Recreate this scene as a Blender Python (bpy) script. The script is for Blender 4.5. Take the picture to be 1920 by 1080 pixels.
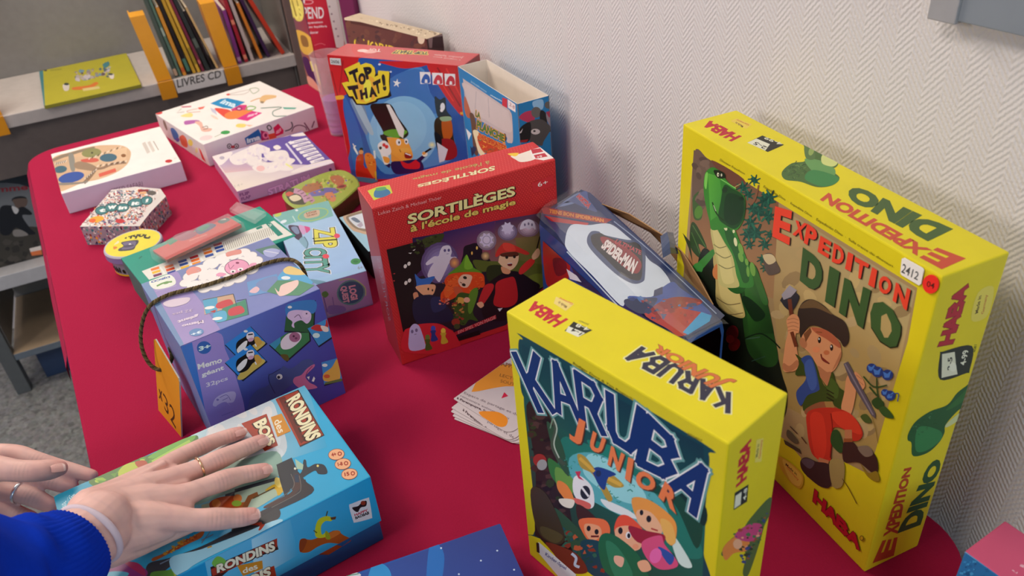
import bpy, bmesh, math, random
import numpy as np
from mathutils import Vector, geometry
from mathutils.geometry import tessellate_polygon
random.seed(7)
for o in list(bpy.data.objects): bpy.data.objects.remove(o)
scene = bpy.context.scene
COL = scene.collection

# ------------------------------------------------------------------ camera
TZ = 0.74                       # height of the table top above the floor
CAMP = Vector((0, 0, TZ + 0.61))
FPX, PITCH, ROLL = 1525.31, 0.5928009, -0.0902834
_cp, _sp, _cr, _sr = math.cos(PITCH), math.sin(PITCH), math.cos(ROLL), math.sin(ROLL)
cF = Vector((0, _cp, -_sp)); _R = Vector((1, 0, 0)); _U = Vector((0, _sp, _cp))
cR = _R*_cr + _U*_sr; cU = _U*_cr - _R*_sr
cam_d = bpy.data.cameras.new('camera'); cam = bpy.data.objects.new('camera', cam_d); COL.objects.link(cam)
cam_d.sensor_width = 36; cam_d.sensor_fit = 'HORIZONTAL'; cam_d.lens = FPX/1920*36
cam_d.clip_start = 0.02; cam_d.clip_end = 60
from mathutils import Matrix
cam.matrix_world = Matrix(((cR.x, cU.x, -cF.x, CAMP.x), (cR.y, cU.y, -cF.y, CAMP.y), (cR.z, cU.z, -cF.z, CAMP.z), (0, 0, 0, 1)))
cam_d.dof.use_dof = True; cam_d.dof.focus_distance = 0.80; cam_d.dof.aperture_fstop = 10.0
scene.camera = cam

# directions of the room: T runs along the right wall towards the viewer, N points at that wall
TH = math.radians(-62.3)
T = Vector((math.cos(TH), math.sin(TH), 0)); N = Vector((-math.sin(TH), math.cos(TH), 0))
def tn(t, n, z=0.0): return T*t + N*n + Vector((0, 0, TZ + z))

# ------------------------------------------------------------------ light
w = bpy.data.worlds.new('room_daylight'); scene.world = w; w.use_nodes = True
bg = w.node_tree.nodes['Background']; bg.inputs[0].default_value = (0.52, 0.60, 0.92, 1); bg.inputs[1].default_value = 0.24
def area(name, loc, target, sx, sy, power, color):
    l = bpy.data.lights.new(name, 'AREA'); l.shape = 'RECTANGLE'; l.size = sx; l.size_y = sy
    l.energy = power; l.color = color
    o = bpy.data.objects.new(name, l); COL.objects.link(o); o.location = loc
    d = (Vector(target) - Vector(loc)).normalized()
    o.rotation_euler = d.to_track_quat('-Z', 'Y').to_euler()
    return o
area('ceiling_lamp_far', tn(-2.05, -0.35, 1.55), tn(-1.5, 0.2, 0), 0.9, 0.35, 24, (1.0, 0.88, 0.73))
area('ceiling_lamp_near', tn(-0.45, -0.7, 1.6), tn(-0.3, 0.2, 0), 0.5, 0.35, 9, (1.0, 0.90, 0.78))
area('room_lamp_left', tn(-0.55, -2.1, 1.05), tn(-0.4, 0.5, 0.2), 0.5, 0.5, 15, (1.0, 0.90, 0.82))
area('window_daylight', tn(2.2, 0.15, 0.95), tn(-0.6, 0.3, 0.1), 1.2, 1.2, 19, (0.86, 1.0, 0.97))
scene.view_settings.view_transform = 'Standard'; scene.view_settings.look = 'None'
scene.view_settings.gamma = 1; scene.view_settings.use_curve_mapping = False
scene.view_settings.exposure = 0.0

# ------------------------------------------------------------------ colours and materials
def _l(c): return c/12.92 if c <= 0.04045 else ((c+0.055)/1.055)**2.4
def H(s, g=1.0):
    s = s.lstrip('#')
    return tuple(min(1.0, _l(int(s[i:i+2], 16)/255)*g) for i in (0, 2, 4))
def newmat(name, rough=0.45, spec=0.4, coat=0.0, noise=0.05, nscale=30, bump=0.0):
    m = bpy.data.materials.new(name); m.use_nodes = True; nt = m.node_tree; b = nt.nodes['Principled BSDF']
    at = nt.nodes.new('ShaderNodeAttribute'); at.attribute_name = 'Col'
    no = nt.nodes.new('ShaderNodeTexNoise'); no.inputs['Scale'].default_value = nscale; no.inputs['Detail'].default_value = 4
    tc = nt.nodes.new('ShaderNodeTexCoord'); nt.links.new(tc.outputs['Object'], no.inputs['Vector'])
    mr = nt.nodes.new('ShaderNodeMapRange'); mr.inputs[3].default_value = 1-noise*2; mr.inputs[4].default_value = 1+noise
    nt.links.new(no.outputs[0], mr.inputs[0])
    mx = nt.nodes.new('ShaderNodeVectorMath'); mx.operation = 'SCALE'
    nt.links.new(at.outputs['Color'], mx.inputs[0]); nt.links.new(mr.outputs[0], mx.inputs['Scale'])
    nt.links.new(mx.outputs[0], b.inputs['Base Color'])
    b.inputs['Roughness'].default_value = rough; b.inputs['Specular IOR Level'].default_value = spec
    b.inputs['Coat Weight'].default_value = coat; b.inputs['Coat Roughness'].default_value = 0.08
    if bump:
        bp = nt.nodes.new('ShaderNodeBump'); bp.inputs['Strength'].default_value = bump; bp.inputs['Distance'].default_value = 0.002
        nt.links.new(no.outputs[0], bp.inputs['Height']); nt.links.new(bp.outputs[0], b.inputs['Normal'])
    return m
CARD = newmat('printed_card', 0.42, 0.35)
GLOSS = newmat('laminated_card', 0.24, 0.5, 0.35)
MATTE = newmat('matte_paper', 0.8, 0.2)
METAL = newmat('painted_metal', 0.38, 0.5, 0, 0.08, 60)
PLAS = newmat('plastic', 0.3, 0.5)
CLOTH = newmat('woven_cloth', 0.85, 0.12, 0, 0.05, 500, 0.25)
_b = CLOTH.node_tree.nodes['Principled BSDF']; _b.inputs['Sheen Weight'].default_value = 0.25; _b.inputs['Sheen Roughness'].default_value = 0.4; _b.inputs['Sheen Tint'].default_value = (1.0, 0.15, 0.32, 1)
ROPEM = newmat('rope_fibre', 0.85, 0.2, 0, 0.25, 900, 0.4)
SKIN = newmat('skin', 0.5, 0.35, 0, 0.06, 90, 0.10)
_b = SKIN.node_tree.nodes['Principled BSDF']; _b.inputs['Subsurface Weight'].default_value = 0.12
_b.inputs['Subsurface Radius'].default_value = (0.012, 0.004, 0.002); _b.inputs['Subsurface Scale'].default_value = 0.5
def clearmat(name, tint=(1, 1, 1), rough=0.08, mixf=0.86):
    m = bpy.data.materials.new(name); m.use_nodes = True; nt = m.node_tree
    b = nt.nodes['Principled BSDF']; out = nt.nodes['Material Output']
    b.inputs['Base Color'].default_value = (*tint, 1); b.inputs['Roughness'].default_value = rough
    b.inputs['Specular IOR Level'].default_value = 0.8
    tr = nt.nodes.new('ShaderNodeBsdfTransparent'); tr.inputs[0].default_value = (*tint, 1)
    mx = nt.nodes.new('ShaderNodeMixShader'); mx.inputs[0].default_value = mixf
    nt.links.new(b.outputs[0], mx.inputs[1]); nt.links.new(tr.outputs[0], mx.inputs[2]); nt.links.new(mx.outputs[0], out.inputs[0])
    return m
CLEAR = clearmat('clear_plastic')

# ------------------------------------------------------------------ pixels of the photograph to places
def ray(px, py): return cF + cR*((px-960)/FPX) - cU*((py-540)/FPX)
def at_z(px, py, z):            # point on the horizontal plane z above the table top
    d = ray(px, py); k = (z + TZ - CAMP.z)/d.z
    return CAMP + d*k

# ------------------------------------------------------------------ mesh builder
class MB:
    def __init__(s): s.v = []; s.f = []; s.c = []; s.sm = []
    def face(s, pts, cols, smooth=False):
        i = len(s.v); s.v += [tuple(p) for p in pts]; s.f.append(tuple(range(i, i+len(pts))))
        if not isinstance(cols, list): cols = [cols]*len(pts)
        s.c += cols; s.sm.append(smooth)
    def mesh(s, verts, faces, col, smooth=False):
        i = len(s.v); s.v += [tuple(p) for p in verts]
        for f in faces:
            s.f.append(tuple(i+k for k in f)); s.c += [col]*len(f) if not callable(col) else [col(verts[k]) for k in f]; s.sm.append(smooth)
    def build(s, name, mat=None, parent=None, origin=None):
        me = bpy.data.meshes.new(name)
        o = bpy.data.objects.new(name, me); COL.objects.link(o)
        og = Vector(origin) if origin is not None else Vector((0, 0, 0))
        if parent is not None and origin is None: og = Vector(parent.location)
        me.from_pydata([tuple(Vector(v)-og) for v in s.v], [], s.f)
        ca = me.color_attributes.new('Col', 'FLOAT_COLOR', 'CORNER')
        ca.data.foreach_set('color', np.array([(*c, 1.0) for c in s.c], dtype=np.float32).ravel())
        me.polygons.foreach_set('use_smooth', s.sm); me.materials.append(mat or CARD); me.update()
        if parent is not None:
            o.parent = parent; o.location = og - Vector(parent.location)
        else: o.location = og
        return o
def tag(o, label=None, cat=None, group=None, kind=None):
    if label: o['label'] = label
    if cat: o['category'] = cat
    if group: o['group'] = group
    if kind: o['kind'] = kind
    return o
def empty(name, loc, label, cat, group=None):
    o = bpy.data.objects.new(name, None); COL.objects.link(o); o.location = loc; o.empty_display_size = 0.02
    return tag(o, label, cat, group)

def rbox(mb, P, U, V, W, w, d, h, cols, b=0.0012, seg=2):
    """bevelled box from corner P; unit axes U (width) V (depth) W (up); cols: dict by face F B L R T D or one colour"""
    bm = bmesh.new(); bmesh.ops.create_cube(bm, size=1.0)
    for v in bm.verts: v.co = Vector(((v.co.x+.5)*w, (v.co.y+.5)*d, (v.co.z+.5)*h))
    if b: bmesh.ops.bevel(bm, geom=bm.edges[:], offset=b, segments=seg, profile=0.6, affect='EDGES')
    bm.normal_update()
    if not isinstance(cols, dict): cols = dict(F=cols)
    base = cols['F']
    vs = [P + U*v.co.x + V*v.co.y + W*v.co.z for v in bm.verts]
    k = len(mb.v); mb.v += [tuple(x) for x in vs]
    for f in bm.faces:
        n = f.normal; a = max(range(3), key=lambda i: abs(n[i]))
        key = ('R' if n[0] > 0 else 'L', 'B' if n[1] > 0 else 'F', 'T' if n[2] > 0 else 'D')[a]
        mb.f.append(tuple(k+v.index for v in f.verts)); mb.c += [cols.get(key, base)]*len(f.verts); mb.sm.append(False)
    bm.free()

# ------------------------------------------------------------------ lettering
_tc = {}
def glyphs(s, off=0.0, shear=0.0):
    key = (s, off, shear)
    if key in _tc: return _tc[key]
    cu = bpy.data.curves.new('t', 'FONT'); cu.body = s; cu.size = 1; cu.offset = off; cu.shear = shear
    cu.resolution_u = 3; cu.fill_mode = 'FRONT'
    o = bpy.data.objects.new('t', cu); COL.objects.link(o)
    dg = bpy.context.evaluated_depsgraph_get(); me = o.evaluated_get(dg).to_mesh(); me.calc_loop_triangles()
    vs = [(v.co.x, v.co.y) for v in me.vertices]; tr = [tuple(t.vertices) for t in me.loop_triangles]
    bpy.data.objects.remove(o); bpy.data.curves.remove(cu)
    _tc[key] = (vs, tr); return _tc[key]

def clip(poly, w, h, m=0.0003):
    """clip a list of (a, b, colour) against the face rectangle"""
    def cut(pts, f):
        out = []
        for i in range(len(pts)):
            A, B = pts[i], pts[(i+1) % len(pts)]; fa, fb = f(A), f(B)
            if fa >= 0: out.append(A)
            if (fa >= 0) != (fb >= 0):
                k = fa/(fa-fb)
                out.append((A[0]+(B[0]-A[0])*k, A[1]+(B[1]-A[1])*k, tuple(x+(y-x)*k for x, y in zip(A[2], B[2]))))
        return out
    for f in (lambda p: p[0]-m, lambda p: w-m-p[0], lambda p: p[1]-m, lambda p: h-m-p[1]):
        if len(poly) < 3: return []
        poly = cut(poly, f)
    return poly
def smoothpts(p, n=5, closed=True):
    out = []; L = len(p)
    rng = range(L) if closed else range(L-1)
    for i in rng:
        a, b, c, d = (p[(i-1) % L], p[i], p[(i+1) % L], p[(i+2) % L]) if closed else (p[max(i-1, 0)], p[i], p[i+1], p[min(i+2, L-1)])
        for k in range(n):
            t = k/n; t2 = t*t; t3 = t2*t
            out.append(tuple(.5*((2*b[j])+(-a[j]+c[j])*t+(2*a[j]-5*b[j]+4*c[j]-d[j])*t2+(-a[j]+3*b[j]-3*c[j]+d[j])*t3) for j in (0, 1)))
    if not closed: out.append(p[-1])
    return out
def nums(s):
    if not isinstance(s, str): return list(s)
    return [tuple(float(q) for q in a.split(',')) for a in s.split()]

class Face:
    """a printed face: shapes are given in pixels of the photograph and land on the real surface"""
    def __init__(s, mb, P, U, V, w, h, gain=1.0, lift=0.00004):
        s.mb, s.P, s.U, s.V, s.w, s.h, s.g = mb, Vector(P), Vector(U), Vector(V), w, h, gain
        s.n = s.U.cross(s.V).normalized(); s.z = lift; s.K = (0, 0, 1.0)
    def crop(s, x0, y0, src, img): s.K = (x0, y0, src/img); return s
    def uv(s, q):
        x, y = s.K[0]+q[0]*s.K[2], s.K[1]+q[1]*s.K[2]
        d = ray(x, y); k = (s.P-CAMP).dot(s.n)/d.dot(s.n); X = CAMP+d*k-s.P
        return (X.dot(s.U), X.dot(s.V))
    def col(s, c): return H(c, s.g) if isinstance(c, str) else c
    def put(s, pts):
        s.mb.face([s.P+s.U*p[0]+s.V*p[1]+s.n*s.z for p in pts], [p[2] for p in pts])
    def shape(s, uvp, c):
        pl = clip([(a, b, c) for a, b in uvp], s.w, s.h)
        if len(pl) < 3: return
        tr = tessellate_polygon([[Vector((p[0], p[1], 0)) for p in pl]])
        for t in tr:
            q = [pl[i] for i in t]
            ar = (q[1][0]-q[0][0])*(q[2][1]-q[0][1])-(q[2][0]-q[0][0])*(q[1][1]-q[0][1])
            if abs(ar) < 1e-12: continue
            s.put(q if ar > 0 else q[::-1])
        s.z += 0.0000028
    def p(s, pts, c, sm=0):
        pts = nums(pts)
        if sm: pts = smoothpts(pts)
        s.shape([s.uv(q) for q in pts], s.col(c)); return s
    def e(s, x, y, rx, ry, c, rot=0, n=22):
        a = math.radians(rot); ca, sa = math.cos(a), math.sin(a)
        return s.p([(x+rx*math.cos(t)*ca-ry*math.sin(t)*sa, y+rx*math.cos(t)*sa+ry*math.sin(t)*ca) for t in (2*math.pi*k/n for k in range(n))], c)
    def l(s, pts, wd, c, sm=0, taper=0):
        pts = nums(pts)
        if sm: pts = smoothpts(pts, 5, False)
        L, R = [], []; m = len(pts)
        for i, q in enumerate(pts):
            a, b = pts[max(i-1, 0)], pts[min(i+1, m-1)]; dx, dy = b[0]-a[0], b[1]-a[1]; k = math.hypot(dx, dy) or 1
            ww = wd*.5*(1-taper*i/(m-1)); L.append((q[0]-dy/k*ww, q[1]+dx/k*ww)); R.append((q[0]+dy/k*ww, q[1]-dx/k*ww))
        return s.p(L+R[::-1], c)
    def g4(s, quad, cols, n=8):
        """gradient quad: corners tl tr br bl with colours tl tr br bl"""
        Q = [s.uv(q) for q in nums(quad)]; Cc = [s.col(c) for c in cols]
        def bl(V4, a, b): return tuple((V4[0][j]*(1-a)+V4[1][j]*a)*(1-b)+(V4[3][j]*(1-a)+V4[2][j]*a)*b for j in range(len(V4[0])))
        for i in range(n):
            for k in range(n):
                pl = []
                for a, b in ((i, k), (i, k+1), (i+1, k+1), (i+1, k)):
                    u = bl(Q, a/n, b/n); pl.append((u[0], u[1], bl(Cc, a/n, b/n)))
                ar = sum(pl[j][0]*pl[(j+1) % 4][1]-pl[(j+1) % 4][0]*pl[j][1] for j in range(4))
                if ar < 0: pl = pl[::-1]
                pl = clip(pl, s.w, s.h)
                if len(pl) > 2: s.put(pl)
        s.z += 0.0000028; return s
    def glow(s, x, y, rx, ry, c1, c2, rot=0, rings=5):
        """soft printed blob going from c2 at the rim to c1 in the middle"""
        a, b = s.col(c2), s.col(c1)
        for k in range(rings):
            f = 1-k/rings; t = (k+1)/rings
            s.e(x, y, rx*f, ry*f, tuple(p+(q-p)*t for p, q in zip(a, b)), rot, 18)
        return s
    def t(s, txt, quad, c, bold=0.02, out=None, ow=0.035, shear=0, drop=None):
        """lettering; quad = bl br tr tl of the inked text as it reads"""
        Q = [s.uv(q) for q in nums(quad)]
        vs, tr = glyphs(txt, bold, shear)
        x0, x1 = min(v[0] for v in vs), max(v[0] for v in vs); y0, y1 = min(v[1] for v in vs), max(v[1] for v in vs)
        def lay(off, cc, dx=0, dy=0):
            vv, tt = glyphs(txt, off, shear); cc = s.col(cc)
            W = []
            for v in vv:
                a, b = (v[0]+dx-x0)/(x1-x0), (v[1]+dy-y0)/(y1-y0)
                W.append(tuple((Q[0][j]*(1-a)+Q[1][j]*a)*(1-b)+(Q[3][j]*(1-a)+Q[2][j]*a)*b for j in (0, 1)))
            for t3 in tt:
                pl = [(*W[i], cc) for i in t3]
                ar = (pl[1][0]-pl[0][0])*(pl[2][1]-pl[0][1])-(pl[2][0]-pl[0][0])*(pl[1][1]-pl[0][1])
                if abs(ar) < 1e-13: continue
                if ar < 0: pl = pl[::-1]
                if any(not (.0003 < q[0] < s.w-.0003 and .0003 < q[1] < s.h-.0003) for q in pl): pl = clip(pl, s.w, s.h)
                if len(pl) > 2: s.put(pl)
            s.z += 0.0000028
        if drop: lay(bold+.01, drop[0], drop[1], drop[2])
        if out: lay(bold+ow, out)
        lay(bold, c)
        return s
    def specks(s, quad, cols, n, r0, r1, seed=1, kind=0):
        """printed clutter: many little marks scattered in a quad"""
        rd = random.Random(seed); Q = nums(quad); z0 = s.z
        for i in range(n):
            a, b = rd.random(), rd.random()
            x, y = [(Q[0][j]*(1-a)+Q[1][j]*a)*(1-b)+(Q[3][j]*(1-a)+Q[2][j]*a)*b for j in (0, 1)]
            r = rd.uniform(r0, r1); c = rd.choice(cols)
            if kind == 0: m = rd.randint(3, 7); an = rd.random()*6; s.p([(x+r*rd.uniform(.4, 1)*math.cos(an+6.283*k/m), y+r*rd.uniform(.4, 1)*.7*math.sin(an+6.283*k/m)) for k in range(m)], c)
            elif kind == 1: an = rd.random()*6; s.l([(x, y), (x+r*math.cos(an), y+r*.7*math.sin(an)), (x+r*1.5*math.cos(an+.8), y+r*math.sin(an+.8))], r*.28, c)
            else: s.e(x, y, r, r*.6, c, rd.random()*180, 10)
            s.z -= 0.0000026
        s.z += 0.000003; return s

class Box:
    """one cardboard game box placed by its front left bottom corner"""
    def __init__(s, x, y, yaw, w, d, h, cols, b=0.0012, z=0.0):
        s.P = Vector((x, y, TZ+z)); s.U = Vector((math.cos(yaw), math.sin(yaw), 0)); s.V = Vector((-math.sin(yaw), math.cos(yaw), 0)); s.W = Vector((0, 0, 1))
        s.w, s.d, s.h = w, d, h; s.mb = MB(); rbox(s.mb, s.P, s.U, s.V, s.W, w, d, h, cols, b)
    def face(s, k, gain=1.0, mb=None, lift=0.00004):
        P, U, V, W, w, d, h = s.P, s.U, s.V, s.W, s.w, s.d, s.h; mb = mb or s.mb
        a = {'F': (P, U, W, w, h), 'T': (P+W*h, U, V, w, d), 'R': (P+U*w, V, W, d, h), 'L': (P+V*d, -V, W, d, h), 'B': (P+U*w+V*d, -U, W, w, h)}[k]
        return Face(mb, *a, gain, lift)
    def build(s, name, label, cat='game box', mat=None, group=None):
        o = s.mb.build(name, mat, origin=s.P+s.U*s.w/2+s.V*s.d/2); return tag(o, label, cat, group)

def tube_pts(mb, pts, rad, col, seg=10, cap=True, smooth=True, flat=1.0):
    """round tube through world points; rad a number or a list"""
    pts = [Vector(p) for p in pts]; n = len(pts)
    if not isinstance(rad, (list, tuple)): rad = [rad]*n
    vs, fs = [], []; up = Vector((0, 0, 1)); prev = None
    for i, p in enumerate(pts):
        d = (pts[min(i+1, n-1)]-pts[max(i-1, 0)]).normalized()
        a = prev - d*prev.dot(d) if prev is not None else (up - d*up.dot(d) if abs(d.z) < .95 else Vector((1, 0, 0))-d*d.x)
        a.normalize(); b = d.cross(a); prev = a
        for k in range(seg):
            t = 2*math.pi*k/seg; vs.append(p+(a*math.cos(t)*flat+b*math.sin(t))*rad[i])
    for i in range(n-1):
        for k in range(seg):
            fs.append((i*seg+k, i*seg+(k+1) % seg, (i+1)*seg+(k+1) % seg, (i+1)*seg+k))
    if cap: fs.append(tuple(range(seg))[::-1]); fs.append(tuple((n-1)*seg+k for k in range(seg)))
    mb.mesh(vs, fs, col, smooth)
def lathe(mb, c, prof, seg=48, smooth=True):
    """prof: list of (r, z, colour); colour belongs to the band that starts there"""
    for i in range(len(prof)-1):
        r0, z0, cl = prof[i]; r1, z1, _ = prof[i+1]
        for k in range(seg):
            a, b = 2*math.pi*k/seg, 2*math.pi*(k+1)/seg
            q = [(r0, a, z0), (r0, b, z0), (r1, b, z1), (r1, a, z1)]
            pts = [Vector(c)+Vector((r*math.cos(t), r*math.sin(t), z)) for r, t, z in q]
            if r0 == 0: pts = pts[1:]
            elif r1 == 0: pts = pts[:3]
            mb.face(pts, cl, smooth)
SL = {'K': [[(0, 0), (0, 1)], [(.95, 1), (.05, .45)], [(.3, .62), (1, 0)]], 'A': [[(0, 0), (.5, 1), (1, 0)], [(.2, .33), (.8, .33)]],
      'R': [[(0, 0), (0, 1), (.7, 1), (.95, .8), (.7, .5), (0, .5)], [(.5, .5), (1, 0)]], 'U': [[(0, 1), (0, .2), (.2, 0), (.8, 0), (1, .2), (1, 1)]],
      'B': [[(0, 0), (0, 1), (.65, 1), (.88, .78), (.65, .54), (0, .54)], [(.65, .54), (1, .28), (.75, 0), (0, 0)]],
      'H': [[(0, 0), (0, 1)], [(1, 0), (1, 1)], [(0, .5), (1, .5)]]}
def stroke_text(f, txt, quad, c, wd, gap=.28, quads=None):
    """heavy block letters made of strokes; wd is the stroke width as a share of one letter's width"""
    Qs = quads or []
    if not Qs:
        q = nums(quad); n = len(txt); cw = 1/(n+(n-1)*gap)
        for i in range(n):
            a, b = i*cw*(1+gap), i*cw*(1+gap)+cw
            L = lambda P, R, t: (P[0]+(R[0]-P[0])*t, P[1]+(R[1]-P[1])*t)
            Qs.append([L(q[0], q[1], a), L(q[0], q[1], b), L(q[3], q[2], b), L(q[3], q[2], a)])
    cc = f.col(c)
    for ch, q in zip(txt, Qs):
        Q = [f.uv(p) for p in nums(q)]
        def m(a, b): return Vector([(Q[0][j]*(1-a)+Q[1][j]*a)*(1-b)+(Q[3][j]*(1-a)+Q[2][j]*a)*b for j in (0, 1)])
        lw = ((m(1, .5)-m(0, .5)).length)*wd/2
        for pl in SL[ch]:
            P = [m(*p) for p in pl]
            for a, b in zip(P, P[1:]):
                d = (b-a).normalized(); nn = Vector((-d.y, d.x))*lw; a2, b2 = a-d*lw*.8, b+d*lw*.8
                z = f.z; f.shape([tuple(a2-nn), tuple(b2-nn), tuple(b2+nn), tuple(a2+nn)], cc); f.z = z+.0000004
    f.z += .000003
# ------------------------------------------------------------------ setting
def floor_mat():
    m = bpy.data.materials.new('speckled_floor'); m.use_nodes = True; nt = m.node_tree; b = nt.nodes['Principled BSDF']
    tc = nt.nodes.new('ShaderNodeTexCoord'); a = nt.nodes.new('ShaderNodeTexNoise'); a.inputs['Scale'].default_value = 70; a.inputs['Detail'].default_value = 6; a.inputs['Roughness'].default_value = .75
    v = nt.nodes.new('ShaderNodeTexVoronoi'); v.inputs['Scale'].default_value = 95
    for q in (a, v): nt.links.new(tc.outputs['Object'], q.inputs['Vector'])
    r = nt.nodes.new('ShaderNodeValToRGB'); r.color_ramp.elements[0].position = .34; r.color_ramp.elements[0].color = (*H('5d625f'), 1)
    r.color_ramp.elements[1].position = .66; r.color_ramp.elements[1].color = (*H('b4bcba'), 1)
    e = r.color_ramp.elements.new(.5); e.color = (*H('868d8b'), 1)
    mx = nt.nodes.new('ShaderNodeMix'); mx.data_type = 'RGBA'; mx.inputs[0].default_value = .3
    nt.links.new(a.outputs[0], r.inputs[0]); nt.links.new(r.outputs[0], mx.inputs[6]); nt.links.new(v.outputs['Color'], mx.inputs[7])
    hs = nt.nodes.new('ShaderNodeHueSaturation'); hs.inputs['Saturation'].default_value = .12; hs.inputs['Value'].default_value = .5
    nt.links.new(mx.outputs[2], hs.inputs['Color']); nt.links.new(hs.outputs[0], b.inputs['Base Color']); b.inputs['Roughness'].default_value = .45
    return m
def wall_mat():
    m = bpy.data.materials.new('painted_herringbone_weave'); m.use_nodes = True; nt = m.node_tree; b = nt.nodes['Principled BSDF']
    N_ = nt.nodes.new; L_ = nt.links.new
    tc = N_('ShaderNodeTexCoord'); sp = N_('ShaderNodeSeparateXYZ'); L_(tc.outputs['Object'], sp.inputs[0])
    def mth(op, a, b_=None, c=None):
        n = N_('ShaderNodeMath'); n.operation = op
        for i, q in enumerate((a, b_, c)):
            if q is None: continue
            if isinstance(q, (int, float)): n.inputs[i].default_value = q
            else: L_(q, n.inputs[i])
        return n.outputs[0]
    no = N_('ShaderNodeTexNoise'); no.inputs['Scale'].default_value = 45; no.inputs['Detail'].default_value = 3; L_(tc.outputs['Object'], no.inputs['Vector'])
    nv = N_('ShaderNodeTexNoise'); nv.inputs['Scale'].default_value = 420; nv.inputs['Detail'].default_value = 3; L_(tc.outputs['Object'], nv.inputs['Vector'])
    col = mth('PINGPONG', sp.outputs['X'], 0.0155)
    ph = mth('ADD', mth('MULTIPLY', col, 1.25), sp.outputs['Z'])
    ph = mth('ADD', ph, mth('MULTIPLY', no.outputs[0], 0.004))
    wv = mth('SINE', mth('MULTIPLY', ph, 2*math.pi/0.0062))
    rib = mth('SINE', mth('MULTIPLY', sp.outputs['X'], 2*math.pi/0.0031))
    h = mth('ADD', mth('MULTIPLY', wv, 0.8), mth('MULTIPLY', rib, 0.25)); h = mth('ADD', h, mth('MULTIPLY', nv.outputs[0], 2.2))
    bp = N_('ShaderNodeBump'); bp.inputs['Strength'].default_value = .35; bp.inputs['Distance'].default_value = .0008
    L_(h, bp.inputs['Height']); L_(bp.outputs[0], b.inputs['Normal'])
    b.inputs['Base Color'].default_value = (*H('e0dcdd'), 1); b.inputs['Roughness'].default_value = .6
    return m
def slab(name, P, U, V, W, w, d, h, mat):
    me = bpy.data.meshes.new(name); o = bpy.data.objects.new(name, me); COL.objects.link(o)
    me.from_pydata([(x, y, z) for z in (0, h) for y in (0, d) for x in (0, w)], [], [(0, 2, 3, 1), (4, 5, 7, 6), (0, 1, 5, 4), (1, 3, 7, 5), (3, 2, 6, 7), (2, 0, 4, 6)])
    me.materials.append(mat); o.matrix_world = Matrix(((U.x, V.x, W.x, P.x), (U.y, V.y, W.y, P.y), (U.z, V.z, W.z, P.z), (0, 0, 0, 1)))
    tag(o, kind='structure'); return o
Z = Vector((0, 0, 1))
slab('floor', T*-3.4-N*3.2-Z*0.05, T, N, Z, 6.2, 3.9, 0.05, floor_mat())
WM = wall_mat()
slab('wall_right', T*-3.3+N*0.568, T, N, Z, 6.0, 0.1, 2.6, WM)
# the far wall behind the bookcase
FA = math.radians(23.5); SU = Vector((math.cos(FA), math.sin(FA), 0)); SV = Vector((-math.sin(FA), math.cos(FA), 0))
FOOT = Vector((-1.327, 1.712, 0))
slab('wall_back', FOOT+SV*0.36-SU*1.6, SU, SV, Z, 2.75, 0.1, 2.6, WM)

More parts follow.
